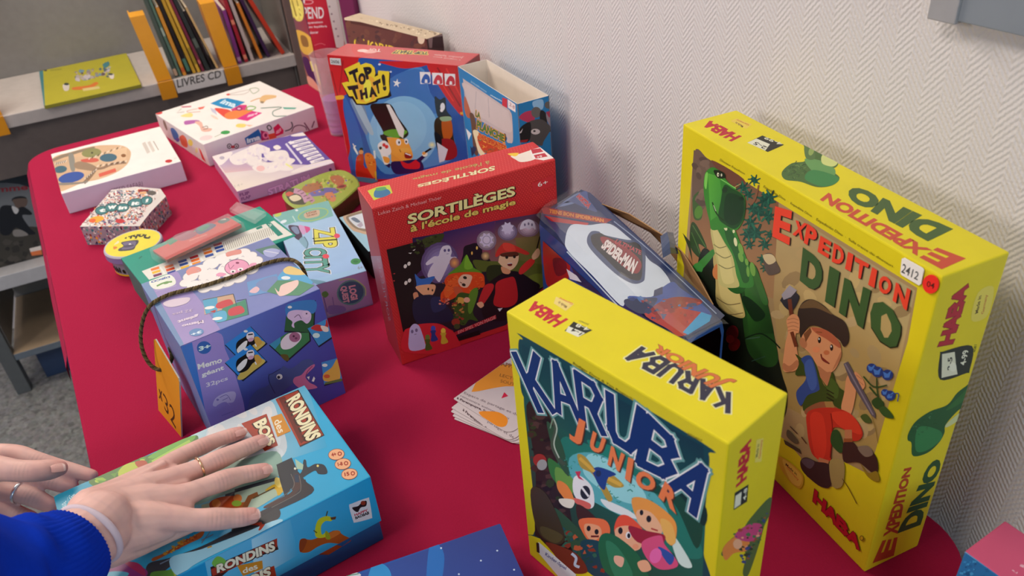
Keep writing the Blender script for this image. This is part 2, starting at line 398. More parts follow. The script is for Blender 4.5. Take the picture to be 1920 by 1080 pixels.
# ------------------------------------------------------------------ table with its crimson cover
def table():
    t0, t1, n0, n1, r = -1.79, -0.192, -0.116, 0.538, 0.062
    def outline(gr=0.0, rr=r, k=10):
        pts = []
        for (cx, cy, a0) in ((t1-rr, n1-rr, 0), (t0+rr, n1-rr, 90), (t0+rr, n0+rr, 180), (t1-rr, n0+rr, 270)):
            for i in range(k+1):
                a = math.radians(a0+90*i/k); pts.append((cx+(rr+gr)*math.cos(a), cy+(rr+gr)*math.sin(a)))
        return pts
    root = empty('table', tn((t0+t1)/2, (n0+n1)/2, -TZ), 'long table under a crimson red cover with rounded corners beside the woven white wall', 'table')
    red = H('a61840'); mb = MB()
    o1 = outline(); n = len(o1)
    levels = [(-0.0025, 0.0), (0.0, -0.0008), (0.0012, -0.004), (0.0015, -0.012)]
    P = [[tn(*q, z) for q in outline(g)] for g, z in levels]
    mb.face(P[0], red)
    for a, b in zip(P, P[1:]):
        for i in range(n): mb.face([a[i], b[i], b[(i+1) % n], a[(i+1) % n]], red, True)
    # loose cover edge hanging off the far end and the far part of the left side
    far = [q for q in outline() if q[0] < t0+r+.001]
    seq = [(-1.0, n0)]+[q for q in outline() if q[0] < t0+r+.001 and q[1] < 0.3][::-1]
    seq = [(-1.02, n0), (-1.2, n0), (-1.4, n0), (-1.6, n0)]+[(t0+r-r*math.sin(math.radians(a)), n0+r-r*math.cos(math.radians(a))) for a in range(0, 91, 10)]+[(t0, n0+.3), (t0, n1-r)]
    cx, cy = (t0+t1)/2, (n0+n1)/2; A, B2, Cc = [], [], []
    for i, q in enumerate(seq):
        o = (q[0] <= t0+r*.4) and 1 or 0
        dx, dy = (0, -1) if q[0] > t0+r else ((-1, 0) if q[1] > n0+r else ((q[0]-t0-r)/r, (q[1]-n0-r)/r))
        A.append(tn(q[0]+dx*.0012, q[1]+dy*.0012, -.003)); B2.append(tn(q[0]+dx*.006, q[1]+dy*(.009+.0012*(i % 2)), -.022)); Cc.append(tn(q[0]+dx*.008, q[1]+dy*.0105, -.045))
    for a, b in ((A, B2), (B2, Cc)):
        for i in range(len(seq)-1): mb.face([a[i], a[i+1], b[i+1], b[i]], red, True)
    mb.build('cloth_cover', CLOTH, root)
    mb = MB(); top = [tn(*q, -.013) for q in outline(-.003)]; bot = [tn(*q, -.035) for q in outline(-.003)]; g = H('5c5450')
    mb.face(top, g); mb.face(bot[::-1], g)
    for i in range(n): mb.face([top[i], bot[i], bot[(i+1) % n], top[(i+1) % n]], g)
    mb.build('table_top', MATTE, root)
    for (t, nn) in ((t0+.09, n0+.06), (t0+.09, n1-.06), (t1-.09, n0+.06), (t1-.09, n1-.06)):
        mb = MB(); tube_pts(mb, [tn(t, nn, -TZ), tn(t, nn, -.035)], .017, H('4a4a4c'), 16); mb.build('leg', METAL, root)
table()

def side_table():
    root = empty('side_table', tn(.06, .36, -TZ), 'dark brown table top just showing past the rounded near corner of the red table', 'table')
    mb = MB(); rbox(mb, tn(-.1895, .19, -.031), T, N, Z, .5, .355, .030, dict(F=H('4a3630')), .003); mb.build('table_top', MATTE, root)  # top painted dark brown for the shadow past the red table's corner
    for t, nn in ((-.14, .22), (-.14, .52), (.27, .22), (.27, .52)):
        mb = MB(); tube_pts(mb, [tn(t, nn, -TZ), tn(t, nn, -.031)], .015, H('4a4a4c'), 12); mb.build('leg', METAL, root)
side_table()

# ------------------------------------------------------------------ bookcase with its books
def sp(s, d, z): return FOOT + SU*s + SV*d + Z*(TZ+z)      # s along the front, d into the case, z over the table top
def bookcase():
    root = empty('bookcase', sp(.45, .15, -TZ), 'low grey metal library bookcase with white shelves behind the far end of the table', 'bookcase')
    grey = H('74706c'); white = H('bcb4b0'); wood = H('b9a184')
    def part(name, s, d, z, w, dd, h, c, mat=METAL, par=root, b=.002):
        mb = MB(); rbox(mb, sp(s, d, z), SU, SV, Z, w, dd, h, c, b); return mb.build(name, mat, par)
    part('upright', -.012, 0, -TZ, .034, .035, 1.2, H('63686a')); part('upright', .905, -.005, -TZ, .036, .04, 1.3, H('77635e'))
    part('side_panel', .022, .01, -.6, .004, .3, 1.05, grey); part('side_panel', .9, .01, -.6, .004, .3, 1.1, grey)
    part('back_panel', .02, .315, -.7, .885, .008, 1.2, H('8c8a88'))
    part('shelf', .022, -.002, -.042, .883, .315, .03, white)
    part('apron', .024, .02, -.165, .876, .012, .121, H('6b615d'))
    part('shelf', .022, 0, -.432, .883, .31, .038, H('c9c9cc'))
    part('shelf', .022, .002, -.638, .883, .31, .02, dict(F=H('74808c'), T=wood))
    part('plinth', .06, .04, -TZ, .10, .10, .10, H('2f4468'))
bookcase()
LIFT = -.012 + .0004
# yellow dividers
def divider(s0, label, lean=-.02, w=.0, depth=.09):
    root = empty('shelf_divider', sp(s0, 0, LIFT), label, 'shelf divider', 'yellow dividers on the top shelf')
    mb = MB(); c = H('e8a01c'); wd = .034; ht = .158
    def P(s, d, z): return sp(s0+s+lean*z/.158, d, LIFT+z)
    def solid(p4a, p4b):
        mb.face(p4a, c); mb.face(p4b[::-1], c)
        for i in range(4): mb.face([p4a[i], p4b[i], p4b[(i+1) % 4], p4a[(i+1) % 4]], c)
    solid([P(0, .0, .002), P(wd, .0, .002), P(wd, .012, .155), P(0, .012, .155)][::1], [P(0, .003, .002), P(wd, .003, .002), P(wd, .015, .155), P(0, .015, .155)])
    solid([P(0, .012, .155), P(wd, .012, .155), P(wd, .05, .158), P(0, .05, .158)], [P(0, .012, .153), P(wd, .012, .153), P(wd, .05, .156), P(0, .05, .156)])
    solid([P(0, 0, .002), P(.003, 0, .002), P(.003, depth, .002), P(0, depth, .002)], [P(0, .012, .154), P(.003, .012, .154), P(.003, depth, .154), P(0, depth, .154)])
    mb.build('divider_plate', PLAS, root)
    mb = MB(); rbox(mb, sp(s0-.001, -.008, LIFT-.042), SU, SV, Z, wd+.002, .004, .044, H('dc9214'), .001); mb.build('front_clip', PLAS, root)
divider(.198, 'yellow plastic shelf divider cut by the left edge of the photo', -.012)
divider(.570, 'yellow plastic shelf divider at the left end of the leaning books', -.014)
divider(.728, 'yellow plastic shelf divider between the two groups of leaning books', -.012)
# label strip
mb = MB(); rbox(mb, sp(.607, -.0085, -.044), SU, SV, Z, .117, .003, .034, H('d8d4d2'), .0006)
f = Face(mb, sp(.607, -.0085, -.044), SU, Z, .117, .034); f.t('LIVRES CD', '333,165 415,145 414,131 331,149', '44403e', .012)
tag(mb.build('shelf_label', MATTE, origin=sp(.665, -.007, -.044)), 'white shelf edge label reading LIVRES CD in grey capitals', 'label')
# ------------------------------------------------------------------ game boxes (placed, then printed)
S_ = 0.61
BX = {
    'karuba': (-0.00576, 0.47425, -0.89023, 0.19052, 0.05949, 0.27090),
    'dino': (0.17182, 0.70306, -1.20849, 0.29718, 0.05954, 0.30210),
    'sort': (-0.13909, 0.76176, 0.37801, 0.21655, 0.05884, 0.21247),
    'memo': (-0.32642, 0.64050, 0.57080, 0.14821, 0.14575, 0.14538),
    'rond': (-0.34240, 0.38349, 0.54042, 0.23806, 0.15539, 0.08411),
    'zip': (-0.24617, 0.87240, 0.35947, 0.06476, 0.22407, 0.05432),
    'teal': (-0.46386, 0.88584, 0.61971, 0.20470, 0.12216, 0.05490),
    'twin': (-0.65588, 1.12978, -0.01863, 0.08810, 0.12131, 0.03341),
    'safari': (-0.73422, 1.24983, 0.47852, 0.19654, 0.20102, 0.03815),
    'imag': (-0.53280, 1.39318, 0.67104, 0.22876, 0.23277, 0.04397),
    'strat': (-0.43915, 1.22859, 0.48338, 0.17096, 0.17553, 0.02366),
    'top': (-0.25743, 1.28094, -0.48493, 0.24239, 0.05701, 0.21997),
    'planche': (-0.05158, 1.21942, -1.13773, 0.19388, 0.04924, 0.20130),
    'tin': (-0.35029, 1.18419, -0.54526, 0.09544, 0.07749, 0.03050),
}
YEL = H('ecdc22')
def made_in(f, q, k='d8802c'):
    """small printed origin flag"""
    f.p(q, 'e8c83a')
    Q = nums(q); f.l(Q+[Q[0]], 2.0/f.K[2]*.5, 'd08a3c')
# ============================== large yellow box with the dinosaur
b = Box(*BX['dino'], dict(F=YEL), .0014); dino = b
f = b.face('F', 1.75); f.crop(0, 0, 1, 1)
f.p('1301,281 1720,540 1702,640 1682,705 1660,775 1645,791 1623,800 1634,838 1650,900 1583,866 1580,909 1559,913 1513,894 1501,857 1474,826 1380,760 1270,660 1283,498', '8a7450')
# sand sky gradient and brush marks
f.g4('1455,385 1716,545 1682,705 1450,560', ['8e7e58', '938662', '9c8450', '927c52'])
f.g4('1450,560 1682,705 1640,850 1470,760', ['927c52', '9c8450', '8f7846', '85703f'])
f.specks('1450,430 1700,560 1630,840 1460,800', ['9c8862', '86704a', 'a08c5e', '7d6a48', '948058'], 60, 8, 22, 3, 2)
f.g4('1301,281 1460,380 1450,560 1290,500', ['4e4138', '6a4b36', '8c6c48', '8a5f3c'])
f.crop(1270, 280, 230, 1035)
f.p('145,20 235,60 275,150 240,480 130,470', '5a4b40', 1); f.p('290,90 560,250 520,330 400,240', '5c3a2c', 1)
f.specks('140,30 270,120 240,470 135,460', ['645448', '4a3e36', '6c5a4c'], 14, 20, 45, 5, 2)
f.p('130,420 160,370 185,360 150,430 210,500 200,590 140,580', '36502a', 1); f.e(180, 530, 34, 55, '47702c', 10)
f.p('120,620 170,650 250,830 180,800 215,930 130,860 105,760', '233a1c', 1); f.l('130,640 240,825', 8, '3f6030'); f.l('120,700 210,920', 7, '3c5c2c')
f.p('45,705 110,780 130,960 95,830', '26301c')
# pine branch by the title
g1, g2, g3 = '17493a', '1e5a45', '123b30'
for x, y, r, a in ((650,260,55,40),(555,320,60,60),(600,380,55,50),(740,440,90,60),(690,520,90,40),(640,500,60,80),(770,560,80,90),(620,620,70,60),(660,700,90,50),(600,720,70,30),(740,800,60,60),(780,720,45,80),(720,930,50,60),(745,1000,45,70),(780,400,70,50),(610,800,50,70)):
    f.e(x, y, r*.62, r*.42, g3, a, 9)
    for k in range(7):
        an = math.radians(a+k*51); f.p([(x, y), (x+r*math.cos(an-.16), y+r*math.sin(an-.16)*.9), (x+r*1.05*math.cos(an), y+r*1.05*math.sin(an)*.9), (x+r*.6*math.cos(an+.3), y+r*.6*math.sin(an+.3)*.9)], (g1, g2, g3)[k % 3])
f.l('690,300 660,420 620,470', 12, '6e4a34', 1); f.l('540,290 480,330 500,390', 9, '8a7a4a', 1)
f.p('735,890 800,880 840,950 870,1030 780,1060 740,1000', '4a4038', 1); f.p('725,895 800,885 835,940 770,970', 'a89a78', 1)
# dinosaur body
f.crop(1270, 480, 240, 926)
f.p('200,-60 330,60 470,80 560,60 610,180 650,330 690,500 720,680 760,860 800,1010 760,1180 600,1080 330,880 120,700 60,420 230,300 150,100', '10180f', 1)
f.p('440,0 560,70 610,180 660,360 700,560 730,760 640,800 520,700 480,500 470,300 450,100', '1c3d18', 1)
f.g4('470,40 570,90 700,560 520,560', ['2f6a26', '24521c', '142c12', '1d3f17']); f.p('560,60 600,150 660,330 620,340 570,200 540,90', '2a5a20', 1)
f.p('270,-20 420,0 440,200 470,330 490,440 400,430 290,340 280,180', '9a8a54', 1)
f.p('300,60 400,20 430,160 460,320 480,420 420,420 330,330 300,200', 'a89a62', 1)
for q in ('290,60 360,100 440,90', '300,180 380,230 450,220', '285,300 370,350 460,340', '300,360 380,420 480,410'): f.l(q, 7, '6a5a38', 1)
f.p('355,130 400,115 445,160 500,200 480,260 420,270 360,220', '1d4a1b', 1); f.e(390, 170, 30, 42, '2b6224', -20)
f.p('470,310 520,300 640,420 560,470', '0f2410', 1); f.l('480,600 600,560 690,610 745,665', 9, '0d1a0e', 1); f.l('500,600 600,585', 8, '2e4a3a', 1); f.l('540,760 640,725', 6, '2a463a', 1)
f.e(400, 560, 45, 60, '5e1016', 10); f.e(415, 640, 40, 50, '6e1218', 30); f.e(385, 600, 30, 30, '8a2020'); f.e(420, 660, 24, 22, '7c1a1c')
f.e(300, 110, 42, 60, 'a8683a', 10); f.p('120,80 200,0 260,-50 275,-20 215,60 170,110 150,135 115,110', '2f6a2a', 1); f.e(150, 90, 38, 42, '2f7030', 20); f.e(155, 140, 40, 30, '101c10')
# head and neck
f.crop(1270, 280, 230, 1035)
f.p('290,560 330,800 360,1000 380,1120 640,1160 600,960 540,800 470,640 400,600', '2c6b28', 1)
f.p('285,670 330,660 400,780 470,900 500,1050 520,1160 360,1140 340,960 300,790', 'a09a62', 1)
f.p('300,680 345,690 400,790 450,900 470,1040 480,1120 390,1120 350,930', 'aea56c', 1)
for q in ('310,800 360,830 420,815', '325,870 400,915 460,895', '350,970 420,1005 490,985'): f.l(q, 8, '6e6a40', 1)
f.p('400,640 470,700 520,830 580,960 610,1100 560,1120 520,1000 470,860 420,760', '1c4c1e', 1)
for x, y, rx, ry, a in ((410,660,14,26,-20),(480,690,10,16,0),(495,780,14,38,-10),(540,840,20,50,-15),(540,910,20,42,-20),(590,950,14,30,-10),(600,1030,13,45,-5),(640,1010,22,60,-10)): f.e(x, y, rx, ry, '5e8a3c' if x > 500 else 'b8b890', a)
f.p('300,150 245,190 228,260 228,370 250,500 275,600 300,680 420,660 500,680 550,620 575,540 578,420 545,370 500,340 420,260 395,220 370,185', '2d7026', 1)
f.g4('262,200 360,230 400,520 285,600', ['4a9232', '3d8430', '2f6e2a', '3f8631'])
f.p('400,300 470,330 545,375 578,440 570,560 530,640 480,670 400,630 350,570 370,440', '173f1c', 1)
f.p('420,380 540,400 565,500 530,610 460,640 400,580', '0f3018', 1)
f.p('310,180 350,175 400,200 405,240 345,240', '10200f', 1); f.e(348, 212, 9, 17, 'c8c8a8'); f.e(377, 216, 7, 13, 'a8a890'); f.e(350, 214, 4, 9, '101810')
f.e(405, 340, 22, 26, '16301a', 30); f.l('300,445 325,520 360,570 400,600', 11, '14300f', 1); f.l('310,470 330,520', 5, 'a0a890'); f.p('240,210 262,200 250,330 232,300', '65a848', 1)
f.l('370,250 420,280 500,330', 8, '68a850', 1); f.e(545, 415, 22, 16, '0c2412', 20)
# title lettering
f.crop(1440, 370, 300, 1080)
R1, G1_, K1 = 'c03a26', '2f4a26', '20140e'
E1 = {'E': '30,270 145,325 165,100 50,50', 'X': '160,240 235,275 270,170 185,140', 'P': '245,300 320,270 335,215 270,180', 'e': 0}
LET = [('E', '32,262 148,322 168,92 52,58'), ('X', '168,248 240,290 272,178 188,152'), ('P', '245,305 318,348 342,224 268,175'), ('E', '338,365 413,410 434,302 358,256'),
       ('D', '434,432 505,462 525,352 450,305'), ('I', '524,480 562,500 582,385 545,365'), ('T', '592,540 652,552 688,450 590,398'), ('I', '680,588 722,610 742,490 708,468'), ('O', '742,632 822,664 848,560 765,510'), ('N', '845,695 940,762 968,622 868,572')]
for ch, q in LET:
    Q = nums(q); f.t(ch, [(x+7, y+5) for x, y in Q], K1, .05, ow=0); f.t(ch, q, R1, .045)
for ch, q in (('D', '218,560 345,662 390,440 240,335'), ('I', '388,700 450,740 488,500 420,460'), ('N', '482,775 645,885 698,625 520,540')):
    Q = nums(q); f.t(ch, [(x+6, y+5) for x, y in Q], '141c0e', .065); f.t(ch, q, G1_, .06)
f.p('720,710 780,705 850,760 908,870 905,930 880,1010 830,1018 760,975 700,880 695,780', '141c0e'); f.p('715,715 780,703 845,755 902,868 896,930 872,1003 828,1010 760,965 700,870 697,780', G1_)
f.p('770,800 805,782 835,850 840,900 815,945 790,945 765,890', '948052')
# small print along the upper edge
for tx, q in (('Dinosaur Expedition', '1350,302 1397,328 1398,324 1352,297'), ('Expedition Dino  ·  Expeditie Dino', '1432,352 1523,408 1524,403 1434,347'), ('Expedición Dino  ·  Sulle tracce dei dinosauri', '1531,414 1674,502 1676,497 1533,408')):
    f.crop(0, 0, 1, 1); f.t(tx, q, '3a340e', .0)
# boy
f.crop(1440, 530, 300, 1080)
SK, SK2 = 'b8805a', '9c6646'
f.p('90,110 155,30 190,60 215,100 170,185 125,170 95,130', '24242a', 1); f.p('95,80 150,15 200,50 160,95 110,115', '84808a'); f.l('150,110 185,430', 26, '5c2e1c')
f.p('205,200 240,130 300,110 380,150 440,210 520,260 550,340 545,400 515,430 480,380 360,300 290,290 250,330 225,370 215,300', '2e2620', 1); f.p('215,170 290,112 370,150 440,215 330,170', '58452c', 1)
f.p('240,350 300,300 400,320 480,390 500,470 490,520 450,590 400,605 340,560 290,480 250,440 225,410', SK, 1); f.p('300,300 400,320 480,390 490,440 400,380 330,340', '9a5238', 1); f.p('440,590 490,520 500,460 470,520', SK2, 1)
f.e(243, 405, 24, 36, SK2, -20); f.p('245,345 290,300 300,330 260,400', '6a4228')
f.e(352, 385, 11, 22, '1c140e'); f.e(434, 436, 11, 22, '1c140e'); f.e(349, 378, 4, 7, 'e0d8c8'); f.e(431, 429, 4, 7, 'e0d8c8'); f.l('330,330 370,335', 8, '7a4426'); f.e(400, 470, 20, 16, 'a8603c'); f.e(330, 450, 26, 20, 'c07a54'); f.l('362,480 375,520 420,545', 9, '5e2418', 1); f.l('368,505 410,540', 12, '6c2820', 1)
f.p('345,560 400,600 430,605 420,690 370,680 350,600', SK2, 1)
f.p('130,250 175,210 215,240 215,330 190,360 210,560 150,600 105,580 120,420 140,330', SK, 1); f.p('105,580 150,600 210,560 200,520 150,560 110,540', SK2, 1)
for y in (240, 265, 290, 315): f.l([(135, y+10), (175, y), (212, y+12)], 5, SK2, 1)
f.l('165,330 195,430', 24, '5c2e1c')
f.p('190,480 240,510 300,500 360,640 400,700 440,600 470,690 530,740 510,780 500,860 390,830 260,870 240,810 270,640 190,620 215,540', '2f4018', 1)
f.p('230,510 300,500 350,690 340,730 270,760 225,830 195,740 260,650 250,560', '28407a', 1); f.p('250,560 300,520 335,680 290,720', '35508e', 1)
f.p('360,640 410,700 430,640 480,700 470,780 420,740', '3c5220', 1)
for y in (720, 745, 770): f.l([(400, y), (450, y+28)], 8, '1a200e')
f.p('260,850 380,800 500,860 500,880 380,850 270,890', '7a4a30', 1); f.p('385,800 440,800 455,840 400,850', '8a6a3c')
f.p('535,640 560,630 600,700 580,840 550,900 500,850 520,740', SK, 1); f.p('590,600 640,640 660,690 640,720 600,700', SK, 1); f.p('545,630 600,640 615,670 570,690', SK, 1)
for q in ('600,620 640,650', '605,650 650,690'): f.l(q, 5, SK2)
f.p('515,545 545,530 730,880 730,915 700,890 560,660', '4c4650'); f.l('525,545 715,890', 10, '6e6874')
f.p('275,870 400,840 520,860 600,920 645,1010 620,1060 560,1060 520,990 440,985 430,1140 420,1205 330,1180 290,1120 268,980', 'a02a1c', 1)
f.p('430,880 540,870 610,940 635,1020 560,1000 480,960', 'b43422', 1); f.p('290,900 370,890 400,1060 380,1180 320,1160', 'b03020', 1); f.l('430,880 440,990 425,1180', 8, '701a12', 1)
for x, y, r in ((705,575,34),(745,600,38),(812,620,38),(830,760,36),(795,740,26)):
    f.e(x, y, r, r*.95, '1c3470'); f.p([(x-r*.8, y-r*.6), (x, y-r*.2), (x+r*.7, y-r*.8), (x+r*.3, y+r*.5), (x-r*.5, y+r*.5)], '3c6ab0')
f.l('740,640 742,720 760,830', 9, '24401e', 1); f.l('650,630 720,700 810,690', 10, '24401e', 1); f.l('690,700 740,760', 12, '24401e'); f.p('705,800 750,770 790,820 740,850', '24401e', 1); f.p('755,850 800,835 855,910 790,900', '2c4a22', 1); f.l('830,760 885,745 880,800', 7, '24407a', 1); f.p('630,900 670,885 705,940 660,940', '3a4c22', 1)
f.crop(1440, 750, 300, 982)
f.p('400,190 440,190 470,300 440,320 390,260', '20401e', 1); f.p('475,180 520,180 522,280 478,280', SK2); f.p('470,260 525,255 560,290 620,290 670,350 680,430 640,440 560,380 470,375', '30201c', 1); f.p('555,290 620,280 650,330 600,345', '6a5c50', 1)
f.l('470,245 525,245', 22, '7a4424'); f.p('318,350 380,370 372,410 310,385', SK2); f.p('205,370 240,350 300,375 385,400 388,525 330,530 250,470 210,420', '2e2220', 1); f.p('210,375 240,355 290,380 260,420', '4a4048', 1)
f.p('575,390 620,445 672,435 690,490 660,495 610,460', '7a661c', 1); f.p('385,370 470,380 462,520 400,525', '887848', 1)
f.p('100,240 200,300 210,330 110,270', '3a3426'); f.p('130,180 190,250 170,265 120,220', '4c4634', 1); f.l('140,160 185,205', 6, '3c2e1e'); f.l('210,225 240,265', 7, '4a2e1c'); f.l('460,480 500,540 550,635', 4, '4a3a10', 1); f.l('640,90 665,170 680,260', 3, '6a5a20')
f.p('85,345 215,450 205,540 140,500 75,400', 'b08c28', 1); f.p('95,360 205,455 198,525 140,490', 'bea040', 1); f.t('Made in', '112,398 180,462 184,448 116,384', '4a2c1a'); f.t('Germany', '120,420 190,500 194,482 124,404', 'b05a2c')
stroke_text(f, 'HABA', '290,622 555,905 560,850 300,560', '5c0c12', .46); stroke_text(f, 'HABA', '290,622 555,905 560,850 300,560', '9c1824', .36)
f.e(580, 845, 13, 16, '5a4a10'); f.e(580, 845, 9, 12, 'ae9018')
b_f = f
f = b.face('T', 1.0); f.crop(1240, 180, 680, 1669)
stroke_text(f, 'HABA', '360,185 228,118 195,135 320,205', 'c42838', .42)
f.p('345,103 418,130 390,152 318,115', 'f0d456'); f.t('Made in', '378,138 345,118 338,126 372,146', '6a4a2c'); f.t('Germany', '408,130 350,106 342,112 400,138', 'cc6a30')
f.p('465,182 565,225 490,258 395,215', '2c2c22'); f.p('438,196 500,222 478,252 395,215', 'e8e8d0'); f.t('2-5', '490,236 436,210 420,220 474,246', '2c2c22', .02); f.t('4-99', '562,218 482,188 470,196 548,228', 'e8e8d0', .02)
f.p('655,225 690,235 740,265 810,305 800,330 770,335 820,375 790,410 720,420 640,395 570,385 555,350 600,310 660,300 670,260', '4c7036', 1); f.p('660,290 740,300 800,340 780,380 700,350', '6aa05a', 1); f.p('700,340 815,375 790,408 730,415 660,380', '3f8a4a', 1); f.p('745,270 810,300 790,325 740,310', 'd8e08a', 1); f.p('660,225 700,240 705,290 665,285', '5a7a44', 1); f.e(690, 255, 12, 20, '98b060', 20)
f.specks('570,340 620,310 680,330 620,390', ['38562c', '2f4a26', '6a8a4a'], 30, 6, 16, 9, 1)
for ch, q in (('D', '1215,668 1110,632 1225,567 1342,622'), ('I', '1080,612 1005,585 1200,535 1195,535')): pass
f.t('DINO', '1345,612 880,405 845,470 1225,670', '4d6836', .07)
f.t('EXPEDITION', '1370,745 770,448 730,478 1230,770', 'd4543c', .05) if 0 else None
for ch, q in (('E', '1300,795 1185,735 1290,700 1400,745'), ('X', '1165,725 1110,690 1190,690 1240,735'), ('P', '1130,690 1085,670 1115,640 1200,688'), ('E', '1060,660 1015,625 1060,610 1130,650'), ('D', '1010,635 940,600 1000,580 1050,615'), ('I', '975,600 915,590 930,560 1000,580'), ('T', '920,570 870,545 900,520 960,550'), ('I', '890,555 825,530 860,510 905,530'), ('O', '850,525 785,500 825,480 880,505'), ('N', '795,510 730,475 770,450 835,485')): pass
f.t('XPEDITION', '1250,712 770,445 728,478 1180,738', 'd4563c', .05)
f.t('E', '1402,748 1270,698 1185,742 1290,798', 'd4563c', .05)
f = b.face('R', 1.2); f.crop(1690, 500, 230, 428)
stroke_text(f, 'HABA', '178,262 228,70 190,85 135,270', '7a1620', .5); stroke_text(f, 'HABA', '178,262 228,70 190,85 135,270', 'b02838', .38)
f.p('268,90 322,72 300,170 244,186', 'dccf58', 1); f.t('Made in', '268,160 280,100 268,104 256,166', '4a3a22'); f.t('Germany', '290,160 304,96 292,100 278,168', 'b86838')
f.p('135,305 145,296 246,276 238,362 225,372 135,394', '22302a', 1); f.p('142,305 186,297 190,340 196,375 140,388', 'd8dcc0'); f.t('2-5', '176,360 178,314 162,318 160,362', '20302a', .03); f.t('4-99', '224,342 236,288 214,294 204,346', 'e4e8d0', .02); f.e(180, 350, 12, 16, 'e4e8d0')
f.t('4081', '258,298 264,272 254,272 250,300', '6a6e1c')
f.p('265,375 240,405 195,440 160,482 100,505 50,540 25,580 22,605 35,615 40,660 90,650 130,615 150,580 155,550 200,500 235,480 262,420', '1f5a30', 1); f.p('60,560 130,570 140,600 90,640 50,640', '2f8048', 1); f.p('155,500 215,440 255,395 250,430 200,480', '2c6c34', 1); f.p('160,545 225,495 220,520 160,560', 'c8d49a', 1); f.specks('40,540 100,515 130,540 40,600', ['164a24', '5a9464', '2c6c3c'], 26, 4, 9, 4, 1)
f.t('DINO', '145,672 110,664 -20,905 20,922', '24502a', .07) if 0 else None
for ch, q in (('O', '58,735 90,668 146,672 92,758'), ('N', '38,788 52,748 124,742 108,800'), ('I', '22,830 36,800 112,808 100,838'), ('D', '-8,918 14,850 92,852 62,912')): pass
f.crop(1600, 900, 320, 1920)
f.crop(1240, 560, 680, 1412)
f.t('DINO', '1010,880 1098,622 1046,630 916,915', '24502a', .06)
f.t('XPEDITION', '920,915 975,655 945,662 862,928', 'b04424', .05); f.t('E', '905,1000 920,928 862,940 822,1030', 'b04424', .05)
o = dino_box = b.build('game_box', 'tall bright yellow game box titled EXPEDITION DINO standing against the white wall', mat=CARD, group=None)
def sticker(f, name, pts, col, label=None, par=None, text=None, tcol='444444', mat=MATTE, sm=0, extra=None):
    mb = MB(); g = Face(mb, f.P, f.U, f.V, f.w, f.h, f.g, .0012); g.K = f.K
    pts = nums(pts); pts = smoothpts(pts, 3) if sm else pts
    Q = [g.uv(q) for q in pts]; ar = sum(Q[i][0]*Q[(i+1) % len(Q)][1]-Q[(i+1) % len(Q)][0]*Q[i][1] for i in range(len(Q)))
    if ar < 0: Q = Q[::-1]
    c = g.col(col)
    a = [g.P+g.U*q[0]+g.V*q[1]+g.n*.0009 for q in Q]; d = [g.P+g.U*q[0]+g.V*q[1]+g.n*.0016 for q in Q]
    for i in range(len(a)): mb.face([a[i], a[(i+1) % len(a)], d[(i+1) % len(a)], d[i]], c)
    mb.face(d, c); g.z = .0017
    if text: g.t(text[0], text[1], tcol, .01)
    if extra: extra(g)
    s = mb.build(name, mat, par)
    if label: s['label'] = label
    return s
b_f.crop(1440, 370, 300, 1080)
sticker(b_f, 'price_sticker', '915,410 930,405 1055,475 1062,490 1045,580 1030,590 912,520 905,505', 'c8c4c0', 'white sticker numbered 2412', dino_box, ('2412', '910,500 1022,556 1035,505 925,440'))
b_f.crop(1690, 500, 230, 428)
sticker(b_f, 'round_sticker', [(108+28*math.cos(a*.3491), 59+33*math.sin(a*.3491)) for a in range(18)], 'c82820', 'red dot sticker marked 04', dino_box, ('04', '94,66 120,76 124,56 98,46'), '4a1a14')

# ============================== yellow box with the treasure hunters
b = Box(*BX['karuba'], dict(F=YEL), .0014)
f = b.face('F', 1.6); f.crop(940, 620, 420, 986)
f.p('75,60 95,38 135,45 880,490 912,540 915,600 900,760 885,950 880,1180 170,915 148,880 150,600 130,540 110,330 85,250', '123c44', 1)
f.g4('90,60 890,510 900,820 100,330', ['0f3540', '12303c', '164a48', '1c4a44']); f.g4('100,330 900,820 880,1180 160,900', ['1a4a40', '1c5a50', '1a5040', '2a2018'])
f.p('110,330 200,350 260,560 320,900 330,1060 170,915 148,880 150,600', '2a1c18', 1); f.specks('120,350 220,380 300,980 160,900', ['3c2620', '1c1412', '33241c', '46302a', '2a3418'], 60, 12, 34, 11)
f.p('270,470 380,500 520,560 640,640 760,760 860,900 880,1000 760,980 600,860 420,760 300,680 250,590', '1f6a5c', 1)
f.p('300,560 420,540 560,620 680,720 740,820 700,900 560,830 420,760 330,700', '4f9aa0', 1); f.p('400,540 560,630 640,740 560,760 440,700 360,620', '86c0c4', 1); f.p('440,740 560,790 600,830 480,790', 'c8dcd4', 1); f.p('740,880 800,960 840,1040 780,1020', 'b8ccc4', 1)
for q, c in (('210,560 300,640 280,700 220,640', '2f6a34'), ('240,600 320,660 300,740 250,700', '5e8a3c'), ('640,700 760,760 860,960 880,800 740,690', '164030'), ('700,650 800,740 890,860 890,760', '0f2c28'), ('380,480 520,520 640,600 560,590 430,540', '1e7060'), ('200,400 260,480 300,640 240,560', '2a4a34')): f.p(q, c, 1)
f.specks('250,500 640,600 860,960 320,760', ['1f7060', '2f8070', '164a40', '3c9080'], 40, 6, 18, 12, 1)
f.l('215,360 240,430 225,500 250,560 280,590', 16, '3c4a3a', 1); f.l('222,370 245,430 232,500 255,560', 6, '9aa898', 1); f.l('230,375 215,430', 5, '6a8a70')
# white figure of the map and flag
f.p('318,650 350,640 400,690 408,770 370,778 320,720', 'dcdcd4', 1); f.e(370, 712, 22, 30, '23242a'); f.l('355,690 385,730', 9, 'dcdcd4'); f.p('325,620 350,618 345,640 365,660 340,650', 'b03048'); f.p('318,735 390,760 385,785 330,760', 'c05a50', 1)
